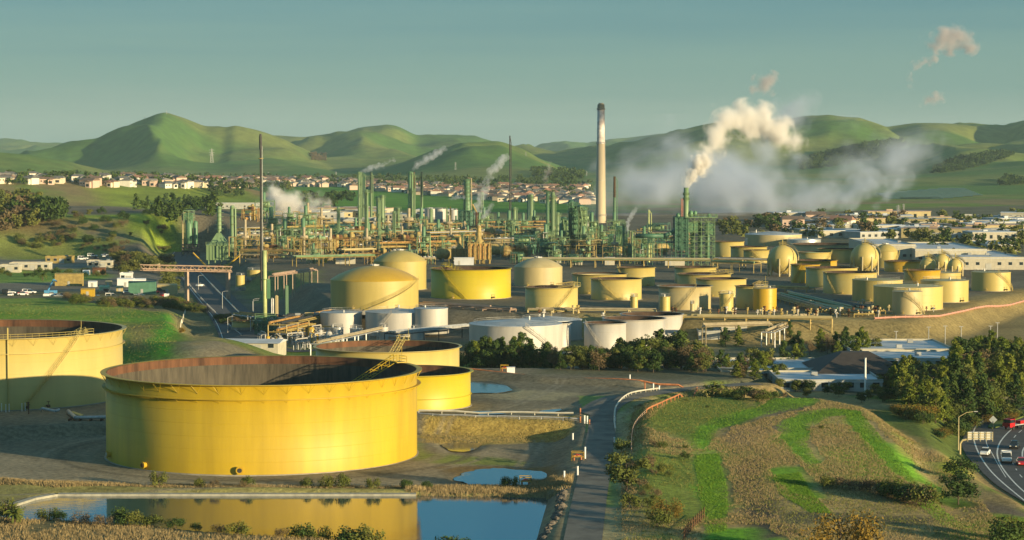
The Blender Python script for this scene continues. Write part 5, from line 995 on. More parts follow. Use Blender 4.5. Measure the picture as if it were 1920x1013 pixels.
def scatter(poly, n, hlo, hhi, kinds, label, group, z=0.0, wide=1.0, mind=0.0):
    xs = [a for a, b in poly]; ys = [b for a, b in poly]; k = 0; tries = 0; pts = []
    while k < n and tries < n * 40:
        tries += 1; px, py = tr.uniform(min(xs), max(xs)), tr.uniform(min(ys), max(ys))
        if not inside(np.array([px]), np.array([py]), poly)[0]: continue
        x, y = P(px, py, z) if z is not None else tuple(G(px, py)[:2])
        if mind and any((x - a) ** 2 + (y - b) ** 2 < mind * mind for a, b in pts): continue
        pts.append((x, y)); kd, m_, lb = tr.choice(kinds); zz_ = HZ(x, y); ax, ay = wpix(x, y, zz_); lb = lb or label; look = LOOK[kd, m_]; tree(x, y, tr.uniform(hlo, hhi), kd, m_, near(ax, ay, look) if near(ax, ay, look) not in SEEN or tr.random() < .5 else near(ax, ay, tr.choice(ADJ) + ' ' + look), group, wide); k += 1
D1 = ('pine', 'dark', 'dark conifer crowded among others in the belt beside the white tanks'); D2 = ('round', 'dark', 'dark rounded tree crowded in the belt beside the white tanks'); O1 = ('round', 'oak', 'olive green tree in the belt beside the white tanks'); N1 = ('pine', 'pine', 'sunlit pine standing in the belt beside the white tanks'); B1 = ('round', 'brown', 'leafless brown tree in the belt beside the white tanks')
GB = 'tree belt beside the white tanks'
scatter([(868, 676), (1030, 680), (1032, 694), (868, 690)], 26, 6.5, 9.0, [D2, D2, D1, O1, N1], '', GB, 1, 1.15)
scatter([(1030, 694), (1340, 700), (1340, 712), (1030, 706)], 34, 4.5, 7.5, [D2, O1, D1, D2, B1], '', GB, 1, 1.1)
for px, top, base in ((1095, 640, 700), (1130, 645, 690), (1163, 635, 690), (1180, 628, 690), (1213, 616, 692), (1236, 620, 690), (1258, 612, 690), (1278, 622, 692), (1070, 655, 704), (1300, 628, 695), (1322, 645, 700), (1205, 640, 698), (1245, 640, 698), (1150, 655, 700)): tpx(px, top, base, *tr.choice((('pine', 'pine'), ('pine', 'dark'), ('round', 'oak'))), 'tall tree rising in front of the white open tanks', 'tall trees before the white open tanks', 1.15, 1)
D3 = [(a, b, c.replace('the belt beside the white tanks', 'the wood around the low office')) for a, b, c in (D1, D2, O1, N1, B1, N1)]; GO = 'wood around the low office'
scatter([(1335, 690), (1480, 690), (1490, 722), (1345, 725)], 22, 4, 6.2, D3, '', GO, 1, 1.1)
scatter([(1480, 640), (1640, 650), (1650, 668), (1490, 672)], 20, 4.5, 7.0, D3, '', GO, 0, 1.1)
for px, top, base in ((1432, 642, 700), (1415, 645, 690), (1492, 645, 690), (1470, 640, 690), (1570, 640, 680), (1608, 632, 680), (1575, 620, 650), (1385, 612, 650), (1360, 615, 650)): tpx(px, top, base, *tr.choice((('pine', 'pine'), ('round', 'oak'), ('pine', 'dark'))), 'sunlit tree standing out of the wood around the low office', 'tall trees of the office wood', 1.15, 0)
scatter([(1455, 742), (1660, 742), (1670, 768), (1560, 762), (1460, 756)], 18, 2.2, 3.6, [('round', 'oak', 'low rounded tree in front of the grey office wall'), ('round', 'dark', 'dark low tree in front of the grey office wall')], '', 'low trees before the office', -1, 1.3)
R3 = [('pine', 'pine', 'x'), ('round', 'oak', 'x'), ('pine', 'pine', 'feathery sunlit pine in the large grove above the freeway'), ('pine', 'dark', 'dark pine in the large grove above the freeway'), ('round', 'oak', 'olive rounded tree in the large grove above the freeway'), ('pine', 'pine', 'feathery sunlit pine in the large grove above the freeway'), ('round', 'brown', 'brown bare tree in the large grove above the freeway')]
scatter([(1660, 715), (1790, 715), (1790, 775), (1760, 790), (1700, 770), (1655, 748)], 58, 5, 8, R3, '', 'grove above the freeway', 0, 1.15, 1.6)
scatter([(1790, 700), (1925, 690), (1925, 738), (1860, 752), (1790, 770)], 52, 7, 10.5, R3, '', 'grove above the freeway', 0, 1.15, 1.6)
scatter([(1815, 665), (1925, 660), (1925, 690), (1810, 700)], 30, 5, 8, R3, '', 'grove above the freeway', 0, 1.1)
scatter([(1655, 745), (1700, 775), (1765, 795), (1800, 775), (1870, 755), (1925, 742), (1925, 750), (1870, 765), (1800, 790), (1760, 806), (1690, 785), (1650, 752)], 34, 1.6, 3.4, [('bush', 'bush', ''), ('bush', 'dark', ''), ('bush', 'gold', '')], 'bush at the foot of the grove', 'undergrowth bushes of the grove', 0, 1.4)
# bushes round the pond
for px, top, base, m_ in ((297, 884, 915, 'bush'), (375, 896, 917, 'bush'), (402, 900, 919, 'brown'), (465, 892, 915, 'bush'), (455, 902, 918, 'brown'), (577, 896, 915, 'bush'), (612, 892, 916, 'bush'), (640, 888, 915, 'bush'), (700, 897, 919, 'bush'), (762, 898, 919, 'dark'), (800, 902, 918, 'dark'), (945, 896, 916, 'dark'), (960, 893, 915, 'bush')):
    tpx(px, top, base, 'bush', m_, 'rounded bush on the far bank between yard and pond', 'bushes on the far bank of the pond', 1.0)
for px, top, base, m_ in ((12, 940, 980, 'bush'), (92, 954, 974, 'bush'), (112, 958, 975, 'dark'), (226, 955, 986, 'dark'), (256, 958, 988, 'bush'), (288, 964, 988, 'bush'), (330, 970, 993, 'dark'), (367, 980, 996, 'dark'), (447, 980, 1008, 'bush'), (565, 983, 1008, 'dark'), (597, 988, 1010, 'bush'), (655, 990, 1014, 'dark'), (690, 988, 1016, 'bush'), (408, 984, 1004, 'brown'), (530, 990, 1010, 'brown'), (850, 1003, 1030, 'dark'), (150, 960, 985, 'brown'), (190, 966, 990, 'brown')):
    tpx(px, top, base, 'bush', m_, 'low bush on the near bank of the pond', 'bushes on the near bank of the pond', 1.3)
# the near hill
tpx(1175, 836, 925, 'round', 'oak', 'olive tree leaning over the edge of the straight road', None, 1.25, 1.5)
for px, top, base, kd, m_, lb in ((1226, 824, 848, 'bush', 'brown', 'brown green bush on the slope below the fence'), (1243, 828, 850, 'bush', 'bush', 'bush beside the brown green one below the fence'), (1285, 834, 850, 'bush', 'bush', 'round bush at the head of the mown strip'), (1284, 848, 866, 'bush', 'dark', 'dark bush just below the round one'), (1326, 766, 782, 'bush', 'dark', 'small dark round bush alone on the upper slope'), (1345, 718, 750, 'bush', 'bush', 'large olive bush at the top of the hill path'), (1286, 756, 772, 'bush', 'bush', 'small bush below the rust coloured rail'),
                                  (1250, 935, 968, 'bush', 'gold', 'golden green bush above the shaded corner'), (1232, 955, 978, 'bush', 'bush', 'green bush in front of the golden green one'), (1180, 925, 945, 'bush', 'bush', 'low bush under the leaning olive tree'), (1575, 962, 1030, 'bush', 'gold', 'large golden brown bush at the bottom edge'), (1540, 797, 812, 'bush', 'bush', 'small bush in the dry patch inside the green loop'), (1797, 876, 918, 'round', 'dark', 'dark little tree near the freeway edge'),
                                  (1895, 967, 984, 'bush', 'bush', 'small bush near the lower right corner'), (1887, 978, 994, 'bush', 'dark', 'dark bush near the lower right corner'), (1165, 824, 838, 'bush', 'bush', 'small tuft at the right edge of the road'), (1218, 752, 768, 'bush', 'bush', 'tuft between guard rail and rust rail'), (1200, 760, 778, 'bush', 'brown', 'brown tuft between guard rail and rust rail'), (1802, 858, 868, 'bush', 'dark', 'bush at the foot of the sign gantry')):
    tpx(px, top, base, kd, m_, lb, None, 1.3, 2.5)
for i in range(10): tpx(1655 + i * 9 + tr.uniform(-3, 3), 900 + i * 1.3 + tr.uniform(-2, 3), 910 + i * 1.6, 'bush', tr.choice(('bush', 'dark', 'brown')), 'bush in the row crossing the mown green band', 'row of bushes on the hill', 1.4, 3)
for i in range(5): tpx(1555 + i * 26 + tr.uniform(-5, 5), 893 + i * 1.6, 899 + i * 1.6, 'bush', tr.choice(('bush', 'brown')), 'low brush along the path on the hill', 'low brush on the hill', 1.6, 3)
scatter([(1350, 735), (1480, 738), (1480, 748), (1360, 752)], 14, 1.5, 3, [('bush', 'bush', ''), ('bush', 'brown', ''), ('bush', 'dark', '')], 'shrub along the crest of the hill', 'shrubs on the crest', 4.5, 1.3)
scatter([(1180, 860), (1260, 900), (1290, 975), (1200, 960)], 14, .8, 1.8, [('bush', 'bush', ''), ('bush', 'brown', '')], 'low shrub on the grassy slope beside the road', 'low shrubs beside the road', 2, 1.4)
# left: golden tree, woods and bushes
tpx(340, 612, 668, 'round', 'gold', 'golden leaved tree at the foot of the yellow bluff', None, 1.5, 0); tpx(362, 636, 668, 'bush', 'dark', 'dark green bush right of the golden tree', None, 1.6, 0); tpx(388, 640, 668, 'bush', 'dark', 'second dark green bush right of the golden tree', None, 1.6, 0)
scatter([(20, 405), (115, 403), (115, 420), (25, 422)], 22, 11, 16, [('farround', 'dark', '')], 'dark tree in the clump on the left ridge', 'dark clump on the left ridge', None, 1)
scatter([(-10, 372), (70, 375), (60, 440), (-10, 440)], 26, 10, 16, [('farround', 'brown', ''), ('farround', 'oak', '')], 'brown green tree at the left edge', 'brown trees at the left edge', None, 1)
scatter([(250, 385), (420, 378), (420, 402), (330, 420), (250, 400)], 40, 7, 12, [('farround', 'dark', ''), ('farpine', 'dark', '')], 'dark tree in the shaded valley behind the bluff', 'dark valley wood', None, 1)
scatter([(385, 352), (560, 350), (560, 372), (400, 372)], 22, 9, 17, [('farround', 'dark', ''), ('farpine', 'dark', ''), ('farround', 'oak', '')], 'tree standing in front of the far suburb', 'trees before the suburb', None, 1)
scatter([(205, 480), (320, 478), (330, 500), (225, 508)], 20, 5, 10, [('round', 'oak', ''), ('round', 'brown', '')], 'soft olive tree in the thicket left of the truss bridge', 'thicket by the truss bridge', 3, 1.4)
scatter([(120, 560), (340, 566), (400, 590), (330, 584), (140, 572)], 90, 1.4, 3.0, [('bush', 'bush', ''), ('bush', 'brown', ''), ('bush', 'dark', '')], 'bush in the scrub between green slope and yard', 'scrub above the green slope', None, 1.5)
scatter([(380, 585), (470, 600), (480, 625), (430, 622)], 26, 1.2, 2.6, [('bush', 'bush', ''), ('bush', 'brown', ''), ('bush', 'dark', '')], 'bush beside the dark highway', 'bushes beside the highway', None, 1.5)
scatter([(0, 440), (110, 440), (330, 470), (330, 480), (60, 470)], 40, 1.5, 4, [('bush', 'bush', ''), ('bush', 'brown', ''), ('round', 'oak', '')], 'bush on the slopes of the left yard', 'bushes on the left slopes', None, 1.4)
scatter([(310, 500), (345, 520), (340, 545), (315, 540)], 10, 2.5, 5, [('bush', 'bush', ''), ('round', 'oak', '')], 'small tree beside the highway cutting', 'small trees by the highway', 0, 1.3)
scatter([(0, 498), (200, 503), (200, 512), (0, 508)], 16, 1.5, 3.5, [('bush', 'bush', ''), ('bush', 'dark', '')], 'bush along the back of the yard', 'bushes behind the yard', 3, 1.4)
scatter([(560, 372), (660, 378), (655, 392), (560, 392)], 12, 10, 16, [('farround', 'dark', '')], 'dark tree behind the blue grey warehouse', 'trees behind the warehouse', None, 1)
scatter([(100, 400), (330, 402), (320, 440), (230, 470), (60, 460)], 40, 2, 5, [('bush', 'bush', ''), ('bush', 'brown', ''), ('round', 'oak', ''), ('bush', 'dark', '')], 'bush dotted over the grassy bluff', 'bushes of the bluff', None, 1.4)
# right: the town and the hills
scatter([(1340, 425), (1580, 405), (1700, 412), (1700, 445), (1500, 452), (1340, 448)], 40, 7, 13, [('farround', 'dark', ''), ('farround', 'oak', ''), ('farround', 'brown', '')], 'tree among the low buildings beyond the tank farm', 'trees beyond the tank farm', 6, 1.1)
scatter([(1690, 412), (1925, 405), (1925, 505), (1780, 500), (1690, 450)], 40, 6, 11, [('farround', 'dark', ''), ('farround', 'oak', '')], 'tree between the warehouses on the right', 'trees between the warehouses', 6, 1.1)
tpx(1725, 448, 478, 'round', 'oak', 'big solitary tree in front of the long warehouse', None, 1.2, 6)
def far_wood(name, poly, n, h, label, m_):
    cm = crown_mesh('far', 'round', LG[m_], 90, .11, 5); v0 = np.empty(len(cm.vertices) * 3, np.float32); cm.vertices.foreach_get('co', v0); v0 = v0.reshape(-1, 3); V = []; k = 0
    xs = [a for a, b in poly]; ys = [b for a, b in poly]
    while k < n:
        px, py = tr.uniform(min(xs), max(xs)), tr.uniform(min(ys), max(ys))
        if not inside(np.array([px]), np.array([py]), poly)[0]: continue
        g = G(px, py); s = h * tr.uniform(.6, 1.3); a = tr.uniform(0, 6.28); R = np.array([[math.cos(a), -math.sin(a), 0], [math.sin(a), math.cos(a), 0], [0, 0, 1]]); V.append(v0 @ R.T * np.array([s * 1.3, s * 1.3, s]) + np.array(g)[None, :]); k += 1
    V = np.concatenate(V); o = bpy.data.objects.new(name, fan_mesh(name, V, np.arange(len(V)).reshape(-1, 4), [LG[m_]])); COL.objects.link(o); tag(o, label, None, None, 'stuff')
far_wood('hillside_wood', [(1500, 300), (1560, 285), (1640, 268), (1690, 262), (1700, 275), (1640, 300), (1560, 315), (1500, 320)], 700, 9, 'dark woods in the folds of the right hills', 'dark')
far_wood('hillside_wood', [(1760, 312), (1800, 297), (1880, 287), (1905, 290), (1880, 300), (1820, 318), (1740, 330)], 420, 9, 'dark wood along the spur of the right hills', 'dark')
far_wood('hillside_wood', [(1872, 345), (1890, 335), (1925, 338), (1925, 346), (1880, 350)], 60, 9, 'dark tree clump on the right meadow', 'dark')
far_wood('suburb_trees', [(0, 325), (480, 330), (1110, 338), (1110, 378), (900, 368), (660, 352), (480, 350), (0, 346)], 700, 8, 'dark garden trees between the suburb houses', 'dark')
far_wood('town_trees', [(1340, 425), (1580, 405), (1925, 405), (1925, 505), (1780, 500), (1700, 452), (1340, 448)], 120, 7, 'green trees filling the gaps of the low town', 'oak')
far_wood('suburb_trees', [(1000, 322), (1090, 326), (1095, 338), (1000, 334)], 120, 12, 'dark wood above the suburb', 'dark')
far_wood('hillside_wood', [(580, 290), (612, 290), (612, 302), (585, 302)], 70, 8, 'small square wood on the middle hills', 'brown')
# grass and reeds
def blades(name, pts, hlo, hhi, wd, lean, m, label, per=3, seed=1):
    R = np.random.RandomState(seed); P_ = np.repeat(np.asarray(pts, np.float64), per, 0); n = len(P_); P_[:, :2] += R.normal(size=(n, 2)) * wd * 1.6
    h = R.uniform(hlo, hhi, n); a = R.rand(n) * 6.28; d = np.stack([np.cos(a), np.sin(a), 0 * a], 1) * (wd * R.uniform(.6, 1.3, n))[:, None]; tip = P_ + np.stack([R.normal(size=n) * lean, R.normal(size=n) * lean, h], 1); P_[:, 2] -= .1
    v = np.stack([P_ - d, P_ + d, tip], 1).reshape(-1, 3); o = bpy.data.objects.new(name, fan_mesh(name, v, np.arange(3 * n).reshape(n, 3), [m])); COL.objects.link(o); tag(o, label, None, None, 'stuff')
HB = None
def hz_arr(x, y):
    a = np.arctan2(x, y); r = np.hypot(x, y); i = np.clip(np.searchsorted(AZ, a) - 1, 0, len(AZ) - 2); j = np.clip(np.searchsorted(RR, r) - 1, 0, len(RR) - 2); u = np.clip((a - AZ[i]) / (AZ[i + 1] - AZ[i]), 0, 1); v = np.clip((r - RR[j]) / (RR[j + 1] - RR[j]), 0, 1)
    return (GZ[j, i] * (1 - u) + GZ[j, i + 1] * u) * (1 - v) + (GZ[j + 1, i] * (1 - u) + GZ[j + 1, i + 1] * u) * v
def pts_in(polys, n, z, dens_scale=8, thr=.4, avoid=()):
    av = [[(float(G(a, b)[0]), float(G(a, b)[1])) for a, b in p_] for p_ in avoid]
    R = np.random.RandomState(n % 97); out_ = []
    for poly in polys:
        pw = [P(a, b, z) for a, b in poly]; A = np.array(pw); x = R.uniform(A[:, 0].min(), A[:, 0].max(), n * 2); y = R.uniform(A[:, 1].min(), A[:, 1].max(), n * 2); k = inside(x, y, pw) & (fbm(x, y, dens_scale, 3) > thr - .15 * R.rand(n * 2))
        x, y = x[k][:n], y[k][:n]
        for p_ in av: kk = sdist(x + (fbm(x, y, 6, 2) - .5) * 3, y, p_) < -.3; x, y = x[kk], y[kk]
        out_.append(np.stack([x, y, hz_arr(x, y)], 1))
    return np.concatenate(out_)
DRYM = leafmat('dry_grass', (0.24, 0.18, 0.085), (0.32, 0.245, 0.12)); GRM = leafmat('green_grass', (0.07, 0.17, 0.012), (0.14, 0.24, 0.02)); REED = leafmat('reeds', (0.30, 0.22, 0.10), (0.42, 0.32, 0.16)); MIXM = leafmat('olive_grass', (0.09, 0.12, 0.02), (0.20, 0.19, 0.05))
HILLP = [(1165, 1040), (1165, 860), (1190, 760), (1320, 730), (1480, 735), (1640, 765), (1780, 830), (1860, 930), (1990, 1040)]
blades('dry_grass', pts_in([HILLP], 80000, 3, 16, .47, GREENB + OLIVE[:2]), .12, .36, .045, .14, DRYM, 'tall dry grass covering the near hill', 3, 1)
blades('green_grass', pts_in([HILLP], 34000, 3, 12, .50, GREENB), .10, .28, .06, .06, MIXM, 'olive green grass between the dry patches of the hill', 3, 2)
blades('green_grass', pts_in(GREENB, 6000, 3.5, 12, .2), .08, .22, .07, .05, GRM, 'bright green grass of the mown bands on the hill', 3, 3)
blades('dry_grass', pts_in([[(-60, 985), (60, 975), (300, 988), (560, 1006), (760, 1025), (760, 1080), (-60, 1080)], [(-60, 912), (60, 908), (300, 916), (800, 918), (1040, 914), (1040, 923), (300, 923), (100, 922)]], 14000, -.5, 6, .42), .2, .6, .06, .15, DRYM, 'dry grass on the banks of the pond', 3, 4)
blades('reeds', pts_in([[(760, 918), (1040, 912), (1075, 908), (1070, 932), (1040, 934), (760, 930)], [(990, 898), (1040, 905), (1060, 925), (1010, 922)]], 3600, 0, 4, .35), .35, .95, .05, .25, REED, 'tan reeds at the right end of the pond', 3, 5)
blades('green_grass', pts_in([[(-100, 590), (60, 580), (330, 592), (330, 672), (-100, 690)]], 9000, 4, 14, .5), .1, .3, .08, .1, MIXM, 'olive grass on the slope behind the left tank', 2, 6)
blades('dry_grass', pts_in([[(790, 795), (1080, 797), (1060, 820), (790, 822)], [(1150, 1013), (1165, 800), (1200, 750), (1250, 745), (1190, 800), (1175, 1013)]], 4500, 1, 5, .4), .08, .25, .06, .1, leafmat('short_dry_grass', (0.22, 0.17, 0.06), (0.34, 0.26, 0.10)), 'short dry grass on the banks beside the road', 3, 7)
def palm(px, top, base, z, label):
    x, y = P(px, base, z); zb = HZ(x, y); H = zat(top, y) - zb; t = thing('palm_tree', label, 'palm', (x, y, zb)); th = H * .45; MB().bar((0, 0, -.2), (0, 0, th), .28, 8, .22).build('trunk', BARK, t)
    q = MB(); R = random.Random(int(px))
    for k in range(34):
        a = R.uniform(0, 6.28); e = R.uniform(-.3, 1.3); L = H * .55; pr = Vector((0, 0, th)); side = Vector((-math.sin(a), math.cos(a), 0))
        for i in range(5):
            e2 = e - i * .35; nx = pr + Vector((math.cos(a) * math.cos(e2), math.sin(a) * math.cos(e2), math.sin(e2))) * L / 5; w1, w2 = .32 * (1 - i / 6), .32 * (1 - (i + 1) / 5.2); dz = Vector((0, 0, -.18))
            q.add([pr - side * w1 + dz, pr, pr + side * w1 + dz, nx + side * w2 + dz, nx, nx - side * w2 + dz], [(0, 1, 4, 5), (1, 2, 3, 4)]); pr = nx
    q.build('fronds', LG['bush'], t)
palm(26, 943, 985, 0, 'spiky palm at the lower left corner of the pond'); palm(312, 500, 528, 1, 'palm beside the truss bridge'); palm(80, 505, 522, 1, 'palm in the left yard')
# ---------------------------------------------------------------- water
def water_mat():
    m = bpy.data.materials.new('pond_water'); m.use_nodes = True; t = m.node_tree; b = t.nodes['Principled BSDF']; b.inputs['Base Color'].default_value = (0.012, 0.05, 0.065, 1); b.inputs['Roughness'].default_value = 0.035; b.inputs['IOR'].default_value = 2.6; b.inputs['Specular IOR Level'].default_value = 0.9
    tc = t.nodes.new('ShaderNodeTexCoord'); mp = t.nodes.new('ShaderNodeMapping'); mp.inputs['Scale'].default_value = (0.5, 1.4, 1); n = t.nodes.new('ShaderNodeTexNoise'); n.inputs['Scale'].default_value = 0.9; n.inputs['Detail'].default_value = 4; t.links.new(tc.outputs['Object'], mp.inputs[0]); t.links.new(mp.outputs[0], n.inputs['Vector'])
    bp = t.nodes.new('ShaderNodeBump'); bp.inputs['Strength'].default_value = 0.4; bp.inputs['Distance'].default_value = 0.03; t.links.new(n.outputs['Fac'], bp.inputs['Height']); t.links.new(bp.outputs[0], b.inputs['Normal']); return m
WAT = water_mat()
def sheet(name, pts, z, m, label, kind='structure'):
    q = MB(); q.add([(a, b, z) for a, b in pts], [tuple(range(len(pts)))]); o = q.build(name, m); tag(o, label, None, None, kind)
    if o.data.polygons[0].normal.z < 0: o.data.flip_normals()
    return o
pw = PP(-.35, (0, 970), (20, 946), (66, 933), (106, 927), (330, 928), (780, 928), (1050, 931), (1048, 978), (1012, 1040), (850, 1045), (700, 1030), (560, 1018), (400, 1006), (250, 992), (120, 984), (30, 982)); sheet('pond', pw, -.35, WAT, 'long still pond reflecting the yellow tank and the sky')
for (pts, g), lb in zip(PUDDLES, ('small blue puddle right of the huge yellow tank', 'wide puddle between yard and pond', 'shallow pool beside the second yellow tank', 'little bright puddle in the upper yard', 'thin puddle along the berm')):
    pwd = [P(a, b, g - .16) for a, b in pts]; cx_ = sum(a for a, b in pwd) / len(pwd); cy_ = sum(b for a, b in pwd) / len(pwd); R = random.Random(int(pts[0][0])); pp = []
    for i in range(len(pwd)):
        a, b = pwd[i], pwd[(i + 1) % len(pwd)]
        for k in range(6): u = k / 6; s = R.uniform(.97, 1.1); pp.append((cx_ + (a[0] + (b[0] - a[0]) * u - cx_) * s, cy_ + (a[1] + (b[1] - a[1]) * u - cy_) * s))
    sheet('puddle', pp, g - .16, WAT, lb)
# concrete lip round the far bank of the pond
lip = [P(a, b, -.1) for a, b in ((30, 947), (68, 935), (108, 928), (300, 928), (780, 928))]; q = MB()
for a, b in zip(lip[:-1], lip[1:]):
    d = Vector((b[0] - a[0], b[1] - a[1], 0)).normalized(); n = Vector((-d.y, d.x, 0)); A, B = Vector((*a, 0)), Vector((*b, 0))
    q.add([A + Vector((0, 0, -1.0)), B + Vector((0, 0, -1.0)), B + Vector((0, 0, .02)), A + Vector((0, 0, .02)), A + n * 1.1 + Vector((0, 0, .10)), B + n * 1.1 + Vector((0, 0, .10))], [(0, 1, 2, 3), (3, 2, 5, 4)])
tag(q.build('bank_lining', mat('pale_lining', (.30, .29, .23), .8, var=.15, scale=.8)), 'pale concrete lining along the far edge of the pond', None, None, 'structure')
# rocks on the right bank of the pond
RK = mat('bank_stone', (0.13, 0.11, 0.085), .95, var=.3, scale=2)
def rock_mesh(seed):
    R = random.Random(seed); bm = bmesh.new(); bmesh.ops.create_icosphere(bm, subdivisions=1, radius=1)
    for v in bm.verts: v.co *= R.uniform(.7, 1.2); v.co.z *= .6
    me = bpy.data.meshes.new('rock'); bm.to_mesh(me); bm.free(); me.materials.append(RK); return me
RM = [rock_mesh(i) for i in range(4)]
bank = [(1052, 938), (1050, 965), (1042, 990), (1022, 1012), (1010, 1030)]
for i in range(120):
    u = random.random() * 3.99; k = int(u); f = u - k; px = bank[k][0] + (bank[k + 1][0] - bank[k][0]) * f; py = bank[k][1] + (bank[k + 1][1] - bank[k][1]) * f; x, y = P(px + random.uniform(-5, 9), py, -.2)
    tag(inst('rock', random.choice(RM), None, (x, y, HZ(x, y) + .05), 0, random.uniform(.25, .75), (random.uniform(0, 3), 0, random.uniform(0, 6))), 'dark stone on the rough right bank of the pond', 'rock', 'stones on the right bank')
# ---------------------------------------------------------------- roads
def smooth(pts, n=6):
    out_ = []
    for i in range(len(pts) - 1):
        p0, p1, p2, p3 = [np.array(pts[max(0, min(len(pts) - 1, i + k))]) for k in (-1, 0, 1, 2)]
        for k in range(n): t = k / n; out_.append(tuple(.5 * ((2 * p1) + (-p0 + p2) * t + (2 * p0 - 5 * p1 + 4 * p2 - p3) * t * t + (-p0 + 3 * p1 - 3 * p2 + p3) * t ** 3)))
    return out_ + [tuple(pts[-1])]
def strip(name, pts, wd, m, label, lift=.1, cols=4, kind='structure', dense=6, flat=None):
    pts = smooth(pts, dense); q = MB(); vs = []; n = len(pts)
    for i, p_ in enumerate(pts):
        a, b = pts[max(0, i - 1)], pts[min(n - 1, i + 1)]; d = Vector((b[0] - a[0], b[1] - a[1])).normalized(); nx, ny = -d.y, d.x
        for c in range(cols + 1): s = wd * (c / cols - .5); X, Y = p_[0] + nx * s, p_[1] + ny * s; vs.append((X, Y, (HZ(X, Y) if flat is None else flat) + lift))
    q.add(vs, [(i * (cols + 1) + c, (i + 1) * (cols + 1) + c, (i + 1) * (cols + 1) + c + 1, i * (cols + 1) + c + 1) for i in range(n - 1) for c in range(cols)])
    o = q.build(name, m); tag(o, label, None, None, kind)
    if o.data.polygons[0].normal.z < 0: o.data.flip_normals()
    return o
OLDAS = mat('worn_asphalt', (0.135, 0.125, 0.098), .9, var=.22, scale=.25, bump=.2)
strip('road', ROADW, 5.6, OLDAS, 'straight worn asphalt road between pond and hill', .10)
strip('road', [P(*a, 3.2) for a in ((1130, 776), (1105, 768), (1130, 752), (1180, 738), (1240, 728))], 4, OLDAS, 'side track curving off the straight road', .16)
strip('road', HIGHWAY, 16, ASPH, 'dark highway running down through the cutting on the left', .25, 8)
strip('road', [P(*a, 0) for a in ((620, 655), (540, 652), (500, 640), (455, 625), (430, 605))], 6, ASPH, 'access road below the pump yard', .2)
hw = smooth(HIGHWAY, 6)
def offs(pts, s):
    r = []
    for i in range(len(pts)):
        a, b = pts[max(0, i - 1)], pts[min(len(pts) - 1, i + 1)]; d = Vector((b[0] - a[0], b[1] - a[1])).normalized(); r.append((pts[i][0] - d.y * s, pts[i][1] + d.x * s))
    return r
for s in (7,): strip('road_line', offs(hw, s), .2, PAINTW, None, .32, 1, dense=1)
for px, py, rz in ((457, 538, 0), (448, 545, 0), (370, 522, .5), (395, 548, 2.3)): pass
# freeway: pavement, median and markings at -4 m
fw = smooth(PP(-4, (1803, 836), (1812, 808), (1834, 790), (1878, 772), (1925, 760), (2000, 749)), 5) + [P(2200, 740, -4)] + [P(2200, 1150, -4), P(2100, 1062, -4)] + smooth(PP(-4, (1990, 985), (1922, 944), (1870, 912), (1835, 880), (1812, 855), (1803, 836)), 5)[:-1]
sheet('freeway', fw, -3.85, ASPH, 'wide dark freeway curving past the foot of the hill')
def line(pts, wd=.22, dashed=False, z=-3.84):
    pts = smooth([P(a, b, -3.84) for a, b in pts], 8); q = MB(); acc = 0
    for a, b in zip(pts[:-1], pts[1:]):
        L = math.hypot(b[0] - a[0], b[1] - a[1]); acc += L
        if dashed and (acc % 9) > 3.2: continue
        d = Vector((b[0] - a[0], b[1] - a[1])).normalized() * wd / 2; q.add([(a[0] - d.y, a[1] + d.x, z), (a[0] + d.y, a[1] - d.x, z), (b[0] + d.y, b[1] - d.x, z), (b[0] - d.y, b[1] + d.x, z)], [(0, 1, 2, 3)])
    o = q.build('road_line', PAINTW); tag(o, None, None, None, 'structure')
line([(1911, 768), (1865, 780), (1835, 795), (1825, 812), (1828, 832), (1838, 855), (1855, 880), (1880, 905), (1925, 942)], .3); line([(1935, 784), (1900, 803), (1878, 825), (1870, 845), (1873, 865), (1885, 885), (1905, 908), (1935, 935)], .3)
line([(1848, 815), (1850, 832), (1860, 850), (1872, 872), (1886, 895)], .16); line([(1925, 800), (1905, 816), (1893, 835), (1893, 850), (1899, 868), (1912, 890), (1930, 908)], .2, True); line([(1935, 826), (1920, 840), (1917, 855), (1922, 872), (1935, 890)], .3)
gp = PP(-4, (1852, 803), (1868, 788), (1900, 776), (1935, 767), (1940, 776), (1905, 789), (1880, 800), (1860, 806)); q = MB(); q.prism(gp, -3.84, -3.55); tag(q.build('median', leafmat('median_grass', (.06, .10, .02), (.12, .15, .03))), 'grassy wedge between ramp and freeway', None, None, 'structure')
